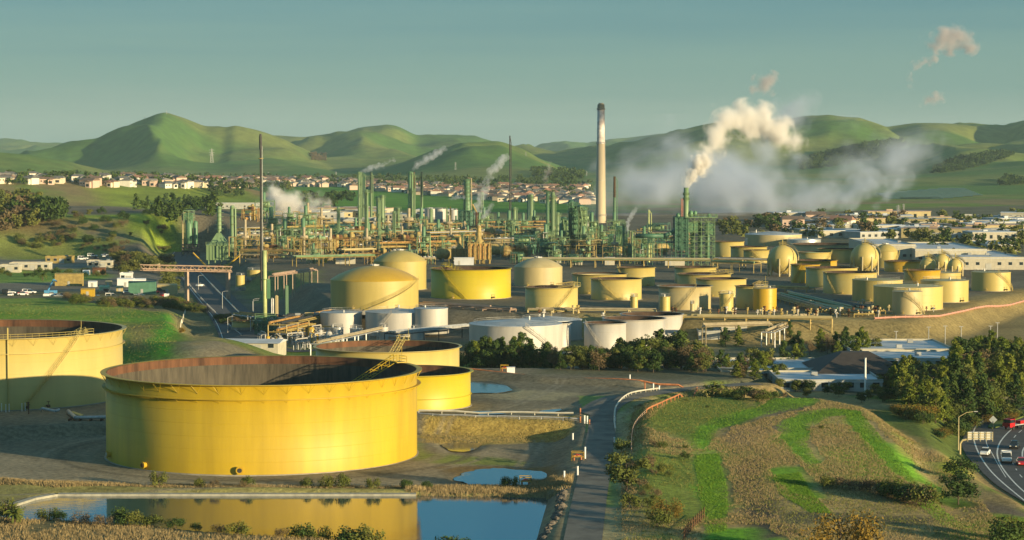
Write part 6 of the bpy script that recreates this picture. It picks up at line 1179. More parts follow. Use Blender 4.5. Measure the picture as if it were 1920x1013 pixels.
# ---------------------------------------------------------------- vehicles
TYRE = mat('tyre_rubber', (.012, .012, .012), .8); LAMP = mat('headlight_glass', (.75, .72, .6), .2)
def vehicle(name, label, px, py, head, body, kind='car', z=-3.85, group=None, sc=1.0):
    x, y = P(px, py, z); z = HZ(x, y) + .15 if z > -3 else z; cat = {'car': 'car', 'pickup': 'pickup truck', 'truck': 'truck', 'van': 'van'}[kind]; t = thing(name, label, cat, (x, y, z + .005), head, group); t.scale = (sc, sc, sc); L, W_, = {'car': (4.4, 1.8), 'pickup': (5.6, 2.0), 'truck': (8.5, 2.5), 'van': (5.4, 2.0)}[kind]; l, w_ = L / 2, W_ / 2
    def loft(secs, nm, m):                                # cross sections along x: (x, half width, z0, z1)
        q = MB(); vs = []
        for a, hw_, z0, z1 in secs: vs += [(a, -hw_, z0), (a, hw_, z0), (a, hw_, (z0 + z1) * .5 + .1 * (z1 - z0)), (a, hw_ * .86, z1), (a, -hw_ * .86, z1), (a, -hw_, (z0 + z1) * .5 + .1 * (z1 - z0))]
        fs = [(j * 6 + k, j * 6 + (k + 1) % 6, (j + 1) * 6 + (k + 1) % 6, (j + 1) * 6 + k) for j in range(len(secs) - 1) for k in range(6)] + [tuple(range(6))[::-1], tuple(range(6 * len(secs) - 6, 6 * len(secs)))]
        q.add(vs, fs); return q.build(nm, m, t)
    if kind == 'car':
        loft([(-l, w_ * .85, .35, .85), (-l + .3, w_, .25, .95), (-.6, w_, .22, .95), (l - 1.2, w_, .22, .9), (l - .25, w_ * .95, .25, .75), (l, w_ * .8, .35, .62)], 'body', body); loft([(-l + .5, w_ * .85, .9, .95), (-l + 1.2, w_ * .8, .9, 1.42), (.2, w_ * .8, .9, 1.45), (l - 1.3, w_ * .88, .88, .92)], 'windows', GLASS); MB().box(-l + 1.2, .25, -w_ * .66, w_ * .66, 1.42, 1.49).build('roof', body, t)
    elif kind in ('pickup', 'van'):
        loft([(-l, w_, .45, 1.1), (l - 1.3, w_, .4, 1.1), (l - .2, w_ * .95, .4, 1.0), (l, w_ * .9, .5, .9)], 'body', body); e = -.4 if kind == 'pickup' else -l + .1; loft([(e, w_ * .9, 1.05, 1.9), (l - 2.2, w_ * .9, 1.05, 1.9), (l - 1.3, w_ * .92, 1.0, 1.12)], 'windows', GLASS); MB().box(e, l - 2.2, -w_ * .78, w_ * .78, 1.88, 1.98).build('roof', body, t)
        if kind == 'pickup':
            q = MB(); [q.box(-l + .1 + i * 2.1, -l + .25 + i * 2.1, -w_, w_, 1.1, 2.0) for i in range(2)]; [q.box(-l + .1, -l + 2.35, s - .06, s + .06, 1.9, 2.02) for s in (-w_ + .06, w_ - .06)]; q.build('ladder_rack', body, t)
    else:
        MB().box(l - 2.2, l, -w_, w_, .7, 1.9).build('cab', body, t); MB().box(l - 2.1, l - .25, -w_ * .92, w_ * .92, 1.9, 2.75).build('windscreen', GLASS, t); MB().box(l - 2.2, l - .2, -w_ * .95, w_ * .95, 2.75, 2.9).build('roof', body, t); MB().box(-l, l - 2.3, -w_, w_, 1.1, 1.3).build('flatbed', STEEL, t); MB().box(-l + .5, -l + 3, -w_ * .6, w_ * .6, 1.3, 2.1).build('load', body, t); MB().box(l - 2.35, l - 2.25, -w_, w_, 1.1, 3.1).build('headboard', body, t)
    r = .34 if kind == 'car' else .42 if kind != 'truck' else .5; q = MB(); q.bar((0, -.12, 0), (0, .12, 0), r, 12); me = q.mesh('wheel', TYRE)
    for a in (-l * .62, l * .62) + ((-l * .35,) if kind == 'truck' else ()):
        for s in (-w_ + .08, w_ - .08): inst('wheel', me, t, (a, s, r))
    q = MB(); q.box(0, .06, -.16, .16, -.09, .09); me = q.mesh('headlight', LAMP)
    for s in (-w_ * .65, w_ * .65): inst('headlight', me, t, (l - .03 + (0 if kind != 'car' else .0), s, .62 if kind == 'car' else .85))
    return t
CW = mat('white_car_paint', (.72, .72, .70), .3, var=.03); CB = mat('dark_car_paint', (.02, .025, .03), .25); CRd = mat('red_car_paint', (.45, .015, .02), .3, var=.04)
vehicle('car', 'white car alone in the left lane of the freeway', 1847, 853, -1.9, CW); vehicle('pickup_truck', 'white pickup with ladder rack in the middle of the freeway', 1887, 866, -1.75, CW, 'pickup'); vehicle('car', 'dark car following in the lane right of the white pickup', 1902, 840, -1.9, CB); vehicle('truck', 'red flatbed truck coming round the freeway bend', 1904, 804, -2.4, CRd, 'truck', sc=.82); vehicle('car', 'red car at the right edge of the freeway', 1915, 872, -1.7, CRd)
vehicle('car', 'white car on the dark highway under the truss bridge', 375, 538, 1.1, CW, z=-1)
for i in range(46):
    row = (((230, 330), 548), ((60, 230), 549), ((0, 60), 545), ((60, 160), 480), ((600, 660), 446), ((470, 560), 433), ((150, 200), 478), ((190, 300), 541))[i % 8]; px = random.uniform(*row[0]); py = row[1] + random.uniform(-3, 3)
    vehicle('parked_car', near(px, py, random.choice(('white', 'pale', 'small white')) + ' parked car'), px, py, random.choice((0, 1.57, .2)), random.choice((CW, CW, CB, CRd)), random.choice(('car', 'car', 'pickup')), z=2, group='vehicles parked in the yards')
# ---------------------------------------------------------------- street furniture near the freeway
def strz(x, y): return HZ(x, y)
x, y = P(1797, 836, -3); z0 = HZ(x, y); H = zat(772, y) - z0; t = thing('street_lamp', 'tall cream street lamp with a long arm over the freeway', 'street lamp', (x, y, z0)); MB().bar((0, 0, 0), (0, 0, H * .86), .14, 8, .09).build('pole', CRM3, t); MB().tube([(0, 0, H * .86), (1.6, .2, H * .97), (3.3, .3, H)], .07, 6).build('arm', CRM3, t); MB().box(3.2, 4.0, .1, .5, H - .08, H + .06).build('lamp_head', STEEL, t)
x, y = P(1800, 850, -3.6); z0 = HZ(x, y); H = zat(824, y) - z0; k = y / FPX; t = thing('sign_gantry', 'white overhead sign seen from its back on a curved post', 'sign', (x, y, z0)); MB().tube([(0, 0, 0), (0, 0, H * .7), (.4, 0, H * .93), (1.3, 0, H)], .22, 10).build('post', CRM3, t)
SGM = mat('sign_back_grey', (.52, .52, .46), .5, var=.08); X0, X1, Z0, Z1 = 14 * k, 61 * k, zat(825, y) - z0, zat(810, y) - z0
for i in range(4): MB().box(X0 + (X1 - X0) * i / 4 + .05, X0 + (X1 - X0) * (i + 1) / 4 - .05, 0, .08, Z0, Z1).build('sign_panel', SGM, t)
q = MB(); [q.box(X0, X1, -.16, -.02, h - .06, h + .06) for h in (Z0 + .3, (Z0 + Z1) / 2, Z1 - .3)]; [q.box(a - .05, a + .05, -.3, -.17, Z0 - .3, Z1) for a in [X0 + (X1 - X0) * i / 4 for i in range(5)]]; q.bar((1.3, 0, H), (X0, 0, Z0 + .3), .14, 6); q.build('sign_frame', CRM3, t)
x, y = P(1862, 811, -4); t = thing('diamond_sign', 'grey diamond road sign seen from behind in the gore', 'sign', (x, y, -3.9)); MB().bar((0, 0, 0), (0, 0, 2.4), .06, 6).build('post', DARK, t); q = MB(); q.box(-.65, .65, 0, .04, -.65, .65, Matrix.Translation((0, .06, 2.7)) @ Matrix.Rotation(PI / 4, 4, 'Y')); q.build('sign_plate', mat('bare_sign_back', (.3, .33, .33), .4), t)
# guard rails, rails, fences
def fence(name, label, cat, pts, z, h, m, posts=3.0, rails=((.75, .12),), post_r=.07, mp=None, zfun=None):
    w3 = [Vector((*p_, 0)) for p_ in smooth([P(a, b, z) if z is not None else (G(a, b)[0], G(a, b)[1]) for a, b in pts], 4)]
    for v in w3: v.z = HZ(v.x, v.y)
    t = thing(name, label, cat, tuple(w3[0])); o = w3[0]; q = MB()
    for hh, th in rails:
        for a, b in zip(w3[:-1], w3[1:]): q.bar(a - o + Vector((0, 0, hh)), b - o + Vector((0, 0, hh)), th, 4)
    q.build('rail', m, t); q = MB(); q.bar((0, 0, -.2), (0, 0, h), post_r, 4); me = q.mesh('post', mp or m); acc = 0; nxt = 0
    for a, b in zip(w3[:-1], w3[1:]):
        L = (b - a).length
        while nxt <= acc + L: inst('post', me, t, tuple(a.lerp(b, (nxt - acc) / max(L, 1e-6)) - o)); nxt += posts
        acc += L
    return t
RL_ = mat('pale_guard_rail', (.55, .52, .42), .5, var=.1); RR_ = mat('rust_orange_pipe', (.42, .16, .06), .8, var=.2, scale=1)
fence('guard_rail', 'pale guard rail round the inner bend of the road', 'guard rail', [(1154, 800), (1152, 785), (1156, 765), (1176, 749), (1205, 743), (1235, 739)], 3.0, .8, RL_, 2.0, ((.6, .17),), .08)
fence('guard_rail', 'front guard rail along the berm right of the yellow tank', 'guard rail', [(640, 766), (785, 783), (940, 787), (1088, 790)], 2.5, .8, STEEL, 4.6, ((.65, .16), (.30, .05)), .14)
fence('pipe_rail', 'long pale pipe behind the guard rail on the berm', 'pipe', [(785, 775), (940, 778), (1075, 781)], 2.5, .5, RL_, 5, ((.6, .2),), .1)
fence('rust_rail', 'rust orange pipe rail climbing the upper edge of the hill', 'pipe rail', [(1212, 776), (1240, 762), (1275, 746), (1307, 733)], None, .8, RR_, 4, ((.8, .17),), .12)
fence('wooden_fence', 'pale fence running down from the rust rail beside the hill', 'fence', [(1212, 776), (1196, 792), (1187, 808), (1184, 830), (1184, 850)], None, .9, PINK, 1.6, ((.8, .06), (.4, .05)), .07)
fence('rust_pipeline', 'rust orange pipeline lying along the upper yard edge', 'pipeline', [(880, 697), (980, 704), (1100, 712), (1200, 717), (1330, 719)], 3.2, .3, RR_, 6, ((.35, .22),), .1)
fence('chain_fence', 'post fence along the foot of the tank farm road', 'fence', [(1640, 600), (1760, 596), (1850, 577), (1925, 566)], None, 1.0, mat('pink_barrier', (.6, .30, .22), .6), 4, ((.5, .28),), .1)
fence('sheet_pile_fence', 'rusty post fence standing at the bottom of the hill', 'fence', [(1320, 972), (1306, 985), (1292, 1000), (1280, 1015)], None, 1.7, RUST, 1.8, ((1.2, .04), (.6, .04)), .09)
fence('slope_fence', 'thin post line climbing the green slope by the golden tree', 'fence', [(338, 620), (343, 600), (348, 586)], None, 1.2, RL_, 2.5, ((1.0, .05),), .07)
fence('highway_barrier', 'pale barrier along the right edge of the dark highway', 'barrier', [(372, 505), (400, 535), (425, 560), (450, 585), (490, 610)], 0, .9, RL_, 4, ((.6, .22),), .1)
fence('highway_barrier', 'thin rail along the left edge of the dark highway', 'barrier', [(345, 520), (380, 560), (420, 598), (452, 625)], 0, .9, STEEL, 5, ((.6, .1),), .1)
for px, py, h, cm, lb in ((1096, 795, 1.6, CW, 'white bollard, left of four at the end of the berm'), (1101, 796, 1.6, CW, 'white bollard, right of four at the end of the berm'), (1088, 793, 1.2, RR_, 'orange barrier post beside the white bollards'), (1105, 797, 1.0, RR_, 'short orange post right of the white bollards'), (1074, 818, 1.3, CW, 'white marker post below the berm end'), (1097, 862, 2.2, CW, 'tall white marker beside the orange valve cage'), (1083, 893, 1.6, CW, 'white marker at the road edge above the reeds'), (1058, 900, 1.6, CW, 'white marker between road and puddle'), (1088, 782, 1.3, RR_, 'orange post at the corner of the road'),
                      (1209, 732, 1.5, RR_, 'orange cone like drum left at the junction'), (1225, 733, 1.5, CW, 'leaning white post at the junction'), (1231, 734, 1.4, RR_, 'orange post at the junction'), (1236, 733, 1.5, CW, 'upright white post at the junction'), (1153, 792, .9, CW, 'small white marker at the inner bend'), (1152, 825, .9, CW, 'small white marker at the right road edge'), (1181, 713, 1.0, CW, 'little pole far along the rust pipeline')):
    g = Vector((*P(px, py, 2.2 if py < 860 else 1.4), 0)); g.z = HZ(g.x, g.y); t = thing('marker_post', lb, 'post', tuple(g)); MB().bar((0, 0, -.2), (0, 0, h), .16, 8).build('post_body', cm, t); MB().bar((0, 0, h), (0, 0, h + .06), .19, 8).build('post_cap', cm, t)
def cage(px, py, z, w_, lab, m_=YEL3):
    x, y = P(px, py, z); t = thing('valve_cage', lab, 'valve', (x, y, HZ(x, y))); q = MB(); handrail(q, [(-w_, -w_, 0), (w_, -w_, 0), (w_, w_, 0), (-w_, w_, 0), (-w_, -w_, 0)], 1.5, .06); q.build('guard', m_, t); MB().tube([(-w_ * .6, 0, -.3), (-w_ * .6, 0, .8), (w_ * .6, 0, .8), (w_ * .6, 0, -.3)], .16, 8).build('pipe', RR_, t)
    q = MB(); q.lathe([(.35, 1.0), (.42, 1.05), (.35, 1.1)], 12, 0, 0); q.bar((0, 0, .8), (0, 0, 1.1), .06, 6); q.bar((-.4, 0, 1.05), (.4, 0, 1.05), .04, 4); q.build('handwheel', mat('red_paint', (.5, .03, .02), .4), t)
cage(1083, 868, 1, 1.1, 'orange railed valve cage beside the straight road'); cage(985, 905, 0, 1.0, 'orange railed valve cage in the wide puddle'); cage(946, 696, 2.5, 1.0, 'valve pipes beside the dark trees')
x, y = P(958, 700, 2.5); t = thing('white_box', 'white equipment box beside the valve pipes under the trees', 'cabinet', (x, y, HZ(x, y))); MB().box(-1.0, 1.0, -.8, .8, 0, 1.5).build('cabinet_body', CW, t); MB().box(-1.1, 1.1, -.9, .9, 1.5, 1.6).build('lid', ROOFW, t)
# pipes left of the huge tank
x, y = P(150, 812, 0); t = thing('pipe_bundle', 'silver and yellow pipes bending towards the huge yellow tank', 'pipes', (x, y, HZ(x, y) + .3)); k = y / FPX
for i, (m_, r) in enumerate(((STEEL, .35), (STEEL, .25))): MB().tube([(-43 * k, 12 + i * .6, .4), (-8 * k, i * .6, .4), (48 * k, .5 + i, .4)], r, 10).build('pipe', m_, t)
for i in range(3): MB().bar((-30 * k, 8 + i * .7, .5), (2 * k, 1.2 + i * .7, .5), .2, 8).build('pipe', CRM, t)
q = MB(); [q.box(a * k - .15, a * k + .15, -.5, 2, -.6, .2) for a in (-20, 0, 20, 40)]; q.bar((-45 * k, 11, -.1), (-8 * k, -.8, -.1), .08, 4); q.build('support', RUST, t)
x, y = P(95, 790, 1); t = thing('pipe_elbow', 'short silver pipe elbow lying left of the pipe bundle', 'pipe', (x, y, HZ(x, y) + .3)); MB().tube([(-2.2, 1, .5), (-1.8, .4, .9), (1, -.3, .4), (1.8, .4, .6)], .3, 10).build('pipe', STEEL, t)
x, y = P(54, 790, 1); t = thing('standpipe', 'rusty standpipe on the slope before the left tank', 'pipe', (x, y, HZ(x, y))); MB().bar((0, 0, 0), (0, 0, 2.6), .12, 8).build('pipe', RUST, t); MB().bar((-.3, 0, 2), (.3, 0, 2), .1, 6).build('branch', RUST, t)
for px, py in ((6, 768), (14, 770), (20, 769), (44, 768), (50, 767)): x, y = P(px, py + 2, 2.5); t = thing('vent_pipe', ('thin white vent pipe at the foot of the left tank, ' + {6: 'first', 14: 'second', 20: 'third', 44: 'fourth', 50: 'last'}[px]), 'pipe', (x, y - 1.5, HZ(x, y))); MB().bar((0, 0, 0), (0, 0, 1.6), .07, 6).build('pipe', CW, t); MB().bar((0, 0, 1.6), (0, 0, 1.72), .11, 6).build('cap', CW, t)
x, y = P(1622, 752, -1); z0 = HZ(x, y); t = thing('white_pole', 'tall plain white pole before the low grey office', 'pole', (x, y, z0)); MB().bar((0, 0, 0), (0, 0, zat(672, y) - z0), .28, 12, .22).build('shaft', CW, t); MB().bar((0, 0, zat(672, y) - z0), (0, 0, zat(671, y) - z0), .3, 12).build('cap', STEEL, t)
for px, top, base, lb in ((1741, 614, 645, 'first'), (1772, 612, 645, 'second'), (1802, 613, 645, 'third'), (1857, 612, 640, 'fourth'), (1870, 606, 640, 'fifth'), (1680, 622, 645, 'lowest')): x, y = P(px, base, .5); z0 = HZ(x, y); H = zat(top, y) - z0; t = thing('light_pole', lb + ' thin light pole on the bank behind the white roofs', 'light pole', (x, y, z0), 0, 'light poles on the bank'); MB().bar((0, 0, 0), (0, 0, H), .12, 6).build('pole', STEEL, t); MB().box(-.6, .6, -.2, .2, H, H + .15).build('lamp_head', STEEL, t)
for px, top, base, lb in ((372, 518, 540, 'beside the white car'), (417, 548, 575, 'on the right bend'), (474, 565, 585, 'near the flare foot'), (475, 562, 588, 'on the lower bend'), (427, 596, 620, 'by the low cream tank'), (605, 565, 580, 'in front of the ochre dome')): x, y = P(px, base, 0); z0 = HZ(x, y); H = zat(top, y) - z0; t = thing('street_lamp', 'slim street lamp ' + lb, 'street lamp', (x, y, z0)); MB().bar((0, 0, 0), (0, 0, H), .11, 6).build('pole', STEEL, t); MB().tube([(0, 0, H), (1, 0, H + .4), (2.2, 0, H + .4)], .08, 5).build('arm', STEEL, t)
# ---------------------------------------------------------------- buildings
def bld(x0, x1, yb, yt, depth, z, label, wall=WALLC, roof=ROOFW, name='warehouse', cat='building', win=6, skew=0.0, rh=None, pitch=0.0, trim=True):
    A = P((x0 + x1) / 2, yb, z); y = A[1]; k = y / FPX; W_ = (x1 - x0) * k; zb = HZ(*A); zb = min(zb, z + 1); H = rh or zat(yt, y) - zb; H = max(H, 2.2); t = thing(name, label, cat, (A[0], y, zb), skew)
    MB().box(-W_ / 2, W_ / 2, 0, depth, -2, H).build('wall', wall, t)
    if pitch:
        q = MB(); e = .5; q.add([(-W_ / 2 - e, -e, H), (W_ / 2 + e, -e, H), (W_ / 2 + e, depth + e, H), (-W_ / 2 - e, depth + e, H), (-W_ / 2 - e, depth / 2, H + pitch), (W_ / 2 + e, depth / 2, H + pitch)], [(0, 1, 5, 4), (3, 4, 5, 2), (0, 4, 3), (1, 2, 5), (0, 3, 2, 1)]); q.build('roof', roof, t)
    else:
        MB().box(-W_ / 2 - .15, W_ / 2 + .15, -.15, depth + .15, H, H + .25).build('roof', roof, t)
        q = MB(); h = .5
        for a in ((-W_ / 2 - .15, W_ / 2 + .15, -.16, .1), (-W_ / 2 - .15, W_ / 2 + .15, depth - .1, depth + .16), (-W_ / 2 - .16, -W_ / 2 + .1, .1, depth - .1), (W_ / 2 - .1, W_ / 2 + .16, .1, depth - .1)): q.box(a[0], a[1], a[2], a[3], H + .25, H + .25 + h)
        q.build('parapet', wall, t)
        for i in range(max(1, int(W_ / 14))): a = -W_ / 2 + W_ * random.uniform(.1, .9); b = depth * random.uniform(.2, .8); MB().box(a - .8, a + .8, b - .6, b + .6, H + .25, H + 1.2).build('roof_unit', ROOFG, t)
    wn = max(2, min(win, int(W_ / 3)))
    q = MB(); q.box(-.8, .8, -.05, -.01, 0, 1.3); me = q.mesh('window', GLASS); q = MB(); q.box(-.9, .9, -.09, .02, -.08, 0); q.box(-.9, .9, -.09, .02, 1.3, 1.38); mf = q.mesh('window_frame', ROOFW)
    for i in range(wn):
        a = -W_ / 2 + W_ * (i + .5) / wn
        if i == wn // 2: MB().box(a - 1.3, a + 1.3, -.08, -.01, -.2, min(2.8, H * .8)).build('door', WALLG, t)
        else: w__ = inst('window', me, t, (a, 0, H * .42)); inst('window_frame', mf, w__)
    return t
bld(1462, 1655, 742, 730, 30, -1, 'low grey office in front with pale roof behind the near trees', WALLG, ROOFW, 'office_building', win=10)
o = bld(1545, 1690, 718, 699, 26, 0, 'office pavilion under a dark brown overhanging hipped roof', WALLC, ROOFB, 'office_pavilion', win=9)
for c in list(o.children):
    if c.name.split('.')[0] in ('roof', 'parapet', 'roof_unit'): bpy.data.objects.remove(c)
kk = o.location.y / FPX; W_ = 145 * kk; H_ = zat(699, o.location.y) - o.location.z; q = MB(); e = 2.2; q.add([(-W_ / 2 - e, -e, H_), (W_ / 2 + e, -e, H_), (W_ / 2 + e, 28, H_), (-W_ / 2 - e, 28, H_), (-W_ / 2 + 6, 11, H_ + 4.2), (W_ / 2 - 6, 11, H_ + 4.2), (W_ / 2 - 6, 15, H_ + 4.2), (-W_ / 2 + 6, 15, H_ + 4.2)], [(0, 1, 5, 4), (1, 2, 6, 5), (2, 3, 7, 6), (3, 0, 4, 7), (4, 5, 6, 7), (0, 3, 2, 1)]); q.build('hipped_roof', ROOFB, o)
bld(1352, 1560, 716, 700, 36, 0, 'long low office with pale blue white roof left of the dark pavilion', WALLC, ROOFW, 'office_building', win=12)
bld(1595, 1790, 674, 664, 34, 0, 'long white roofed building with dark openings above the grove', WALLC, ROOFW, win=10); bld(1640, 1815, 692, 682, 26, 0, 'second white roofed building partly behind the grove', WALLC, ROOFW, win=9)
bld(1045, 1190, 692, 676, 20, 0, 'long white roofed shed behind the left dark trees', WALLC, ROOFW, win=8, skew=.12); bld(1195, 1305, 690, 668, 16, 0, 'cream block with flat roof seen between the tall trees', WALLC, ROOFW, win=4)
bld(1352, 1400, 640, 617, 6, 0, 'small beige pavilion behind the pipe bridge', WALLC, ROOFG, 'pavilion', win=3); bld(1310, 1350, 642, 634, 8, 0, 'low grey shed left of the beige pavilion', WALLG, ROOFG, 'shed', win=2)
bld(416, 522, 665, 645, 12, 1, 'pale green warehouse left of the pump yard', WALLC, ROOFW, win=4, skew=-.1, pitch=.8); bld(535, 568, 621, 596, 9, 1, 'dark fronted pump shed with grey roof', DARK, ROOFG, 'pump_shed', win=2); bld(568, 602, 618, 594, 9, 1, 'buff panelled shed right of the dark fronted one', CRM3, ROOFG, 'pump_shed', win=2)
for a in ((1636, 1716, 497, 449, 75, 'wide cream warehouse with white roof behind the domed tank', WALLC, ROOFW), (1716, 1850, 499, 460, 80, 'long cream warehouse right of the solitary tree', WALLC, ROOFW), (1782, 1925, 506, 478, 70, 'white roofed warehouse with many loading doors', WALLC, ROOFW), (1852, 1910, 472, 462, 60, 'pale warehouse end at the right edge', WALLC, ROOFW), (1812, 1862, 440, 430, 20, 'flat brown school like building with dark windows', PINK, ROOFG), (1862, 1912, 441, 432, 18, 'second flat brown building beyond it', PINK, ROOFG), (1805, 1835, 412, 404, 14, 'small grey plant with four roof stacks on the hill foot', WALLG, ROOFG),
          (1705, 1760, 428, 418, 20, 'cream town building in front of the meadow', WALLC, ROOFW), (1560, 1620, 432, 424, 20, 'low white shed beneath the drifting steam', WALLC, ROOFW), (1610, 1650, 431, 424, 14, 'low pale blue shed beside the white one', WALLG, ROOFW), (1640, 1700, 446, 438, 16, 'row of pale sheds beneath the pylons', WALLC, ROOFG), (1470, 1500, 420, 412, 14, 'small red roofed house group by the steam', WALLC, PINK), (1760, 1800, 424, 416, 18, 'white shed row right of the town building', WALLC, ROOFW), (1580, 1600, 445, 438, 12, 'tiny cream hut among the town trees', WALLC, ROOFW),
          (620, 700, 438, 404, 30, 'blue grey warehouse behind the skirted green column', WALLG, ROOFG), (560, 640, 412, 397, 30, 'long low shed with pale roof behind the white steam', WALLG, ROOFW), (385, 500, 392, 380, 30, 'long flat pale roof behind the two green columns', WALLG, ROOFW), (640, 720, 398, 388, 30, 'grey hall with small roof stacks behind the tallest columns', WALLG, ROOFG), (700, 770, 440, 412, 24, 'dark long hall behind the ringed column', WALLG, ROOFG),
          (0, 58, 448, 439, 14, 'white roofed shed at the left edge below the brown trees', WALLC, ROOFW), (118, 160, 461, 453, 8, 'cream bungalow with open front in the left yard', WALLC, ROOFG), (85, 134, 481, 471, 8, 'ochre flat hut with white cars beside it', OCH, OCH), (163, 210, 490, 475, 9, 'white site office right of the parked cars', WALLC, ROOFW), (18, 92, 494, 484, 8, 'long white trailer roof in the upper left yard', WALLC, ROOFW), (0, 36, 498, 489, 6, 'white trailer at the left edge', WALLC, ROOFW), (76, 102, 466, 459, 6, 'grey shed beside the cream bungalow', WALLG, ROOFG), (225, 246, 514, 504, 5, 'white tank trailer near the truss bridge', CW, CW), (30, 52, 420, 414, 6, 'pink white cottage under the left trees', WALLC, PINK), (200, 212, 399, 395, 5, 'small red shed on the ridge', mat('brick_red', (.4, .14, .08), .8), PINK), (258, 268, 406, 399, 4, 'small white hut with mast on the bluff', CW, CW)):
    x0, x1, yb, yt, dp, lb, wl, rf = a; y0 = P((x0 + x1) / 2, yb, Z6)[1]; bld(x0, x1, yb, yt, dp, 6 if yb < 520 and x0 > 380 else 3, lb, wl, rf, 'hall' if x0 > 380 else 'yard_building', win=7, rh=max(3.0, (yb - yt) * y0 / FPX * .75))
for px, py, w_, c, lb in ((165, 556, 5, YEL3, 'yellow gabled hut at the front of the yard'), (267, 551, 11, mat('container_green', (.08, .2, .13), .6), 'long dark green container in the yard'), (314, 551, 8, CRM3, 'cream boxy shed right of the green container'), (196, 548, 4, mat('teal_yellow', (.35, .5, .3), .6), 'teal and yellow container in the yard'), (225, 546, 2.6, CRM3, 'round cream bin in the yard'), (174, 538, 3.5, CW, 'white container behind the yellow hut'), (236, 538, 7, CW, 'white trailer behind the green container'), (260, 537, 6, CW, 'pair of white boxes behind the green container'), (130, 536, 12, OCH, 'long ochre trailer in the left yard'), (204, 536, 2.5, CRM3, 'yellow mast base in the yard'), (186, 515, 6, RUST, 'rust red container on the upper terrace'), (162, 516, 3, CW, 'small white box on the upper terrace'), (290, 505, 5, CRM3, 'portal like beige shelter near the palm')):
    g = G(px, py); t = thing('container', lb, 'container', tuple(g)); h = w_ * .35 + .9; MB().box(-w_ / 2, w_ / 2, -1.4, 1.4, -.3, h).build('box_body', c, t); q = MB(); q.add([(-w_ / 2 - .1, -1.5, h), (w_ / 2 + .1, -1.5, h), (w_ / 2 + .1, 1.5, h), (-w_ / 2 - .1, 1.5, h), (-w_ / 2 - .1, 0, h + .5), (w_ / 2 + .1, 0, h + .5)], [(0, 1, 5, 4), (3, 4, 5, 2), (0, 4, 3), (1, 2, 5)]); q.build('roof', c, t); MB().box(-.5, .5, -1.46, -1.41, 0, min(2, h * .8)).build('door', WALLG, t)
x, y = P(95, 543, 2); t = thing('blue_crane', 'small blue crane with folded boom in the yard', 'crane', (x, y, HZ(x, y))); BL = mat('blue_paint', (.08, .28, .5), .5); MB().box(-2.5, 2.5, -1, 1, .5, 1.6).build('chassis', BL, t); MB().tube([(-1, 0, 1.6), (1.2, 0, 6), (2.5, 0, 5.2)], .35, 6).build('boom', BL, t)
def town_mesh(i):
    R = random.Random(i + 40); a, b, h = R.uniform(9, 22), R.uniform(8, 16), R.uniform(3.5, 6); q = MB(); q.box(-a, a, -b, b, -2, h); q.m(1); q.box(-a - .3, a + .3, -b - .3, b + .3, h, h + .35); q.box(-a * .3, -a * .1, -1, 1, h + .35, h + 1.4); q.m(2)
    for k in range(6): u = -a + a * 2 * (k + .5) / 6; q.box(u - .9, u + .9, -b - .07, -b - .01, h * .3, h * .7)
    return q.mesh('town_building', [(WALLC, WALLG, CRM3, WALLC)[i % 4], (ROOFW, ROOFG, ROOFW, PINK)[(i // 2) % 4], GLASS])
TM = [town_mesh(i) for i in range(8)]; tw = ['cream', 'grey', 'buff', 'pale']; trf = ['white', 'grey', 'white', 'rosy']
for i in range(84):
    if i < 62: px, py = random.uniform(1480, 1925), random.uniform(410, 447)
    elif i < 72: px, py = random.uniform(1640, 1925), random.uniform(440, 452)
    else: px, py = random.uniform(560, 830), random.uniform(398, 415)
    x, y = P(px, py, 6); k = random.randint(0, 7); tag(inst('town_building', TM[k], None, (x, y, HZ(x, y)), random.uniform(-.4, .4), random.uniform(.7, 1.2)), near(px, py, f'{tw[k % 4]} low building with {trf[(k // 2) % 4]} roof'), 'building', 'low buildings of the town')
q = MB(); q.bar((0, 0, -.2), (0, 0, 1.5), .16, 6); q.bar((-.5, 0, 1.2), (.5, 0, 1.2), .14, 6); q.bar((0, 0, 1.5), (0, 0, 1.9), .35, 8); vm_ = [q.mesh('valve_stand', m_) for m_ in (OCH, CRM3, RUST, WHT)]
for i in range(110):
    px = random.uniform(1330, 1650) if i < 60 else random.uniform(990, 1330) if i < 80 else random.uniform(1280, 1760); py = random.uniform(588, 596) if i < 80 else random.uniform(560, 590); x, y = P(px, py, 6); tag(inst('valve_stand', random.choice(vm_), None, (x, y, HZ(x, y)), random.uniform(0, 3), random.uniform(.8, 1.5)), near(px, py, 'small valve stand'), 'valve', 'valve stands along the embankment')
# pylons
def pylon(px, top, base_y, lab):
    y = base_y; g = Q(px, 300, y); z0 = HZ(g.x, y); H = zat(top, y) - z0
    if H < 8: H = 8
    t = thing('pylon', lab, 'pylon', (g.x, y, z0)); q = MB(); b = H * .11; tp = H * .03; r = max(.12, H * .006)
    for sx in (-1, 1):
        for sy in (-1, 1): q.bar((sx * b, sy * b, -2), (sx * tp, sy * tp, H * .8), r, 4); q.bar((sx * tp, sy * tp, H * .8), (0, 0, H), r, 4)
    for k in range(7):
        h0, h1 = H * .8 * k / 7, H * .8 * (k + 1) / 7; w0, w1 = b + (tp - b) * k / 7, b + (tp - b) * (k + 1) / 7
        for sy in (-1, 1): q.bar((-w0, sy * w0, h0), (w1, sy * w1, h1), r * .7, 4); q.bar((w0, sy * w0, h0), (-w1, sy * w1, h1), r * .7, 4)
    q.build('lattice', STEEL, t)
    for h in (.66, .78, .9): q = MB(); q.bar((-H * .15, 0, H * h), (0, 0, H * (h + .035)), r, 4); q.bar((H * .15, 0, H * h), (0, 0, H * (h + .035)), r, 4); q.bar((-H * .15, 0, H * h), (H * .15, 0, H * h), r, 4); q.build('cross_arm', STEEL, t)
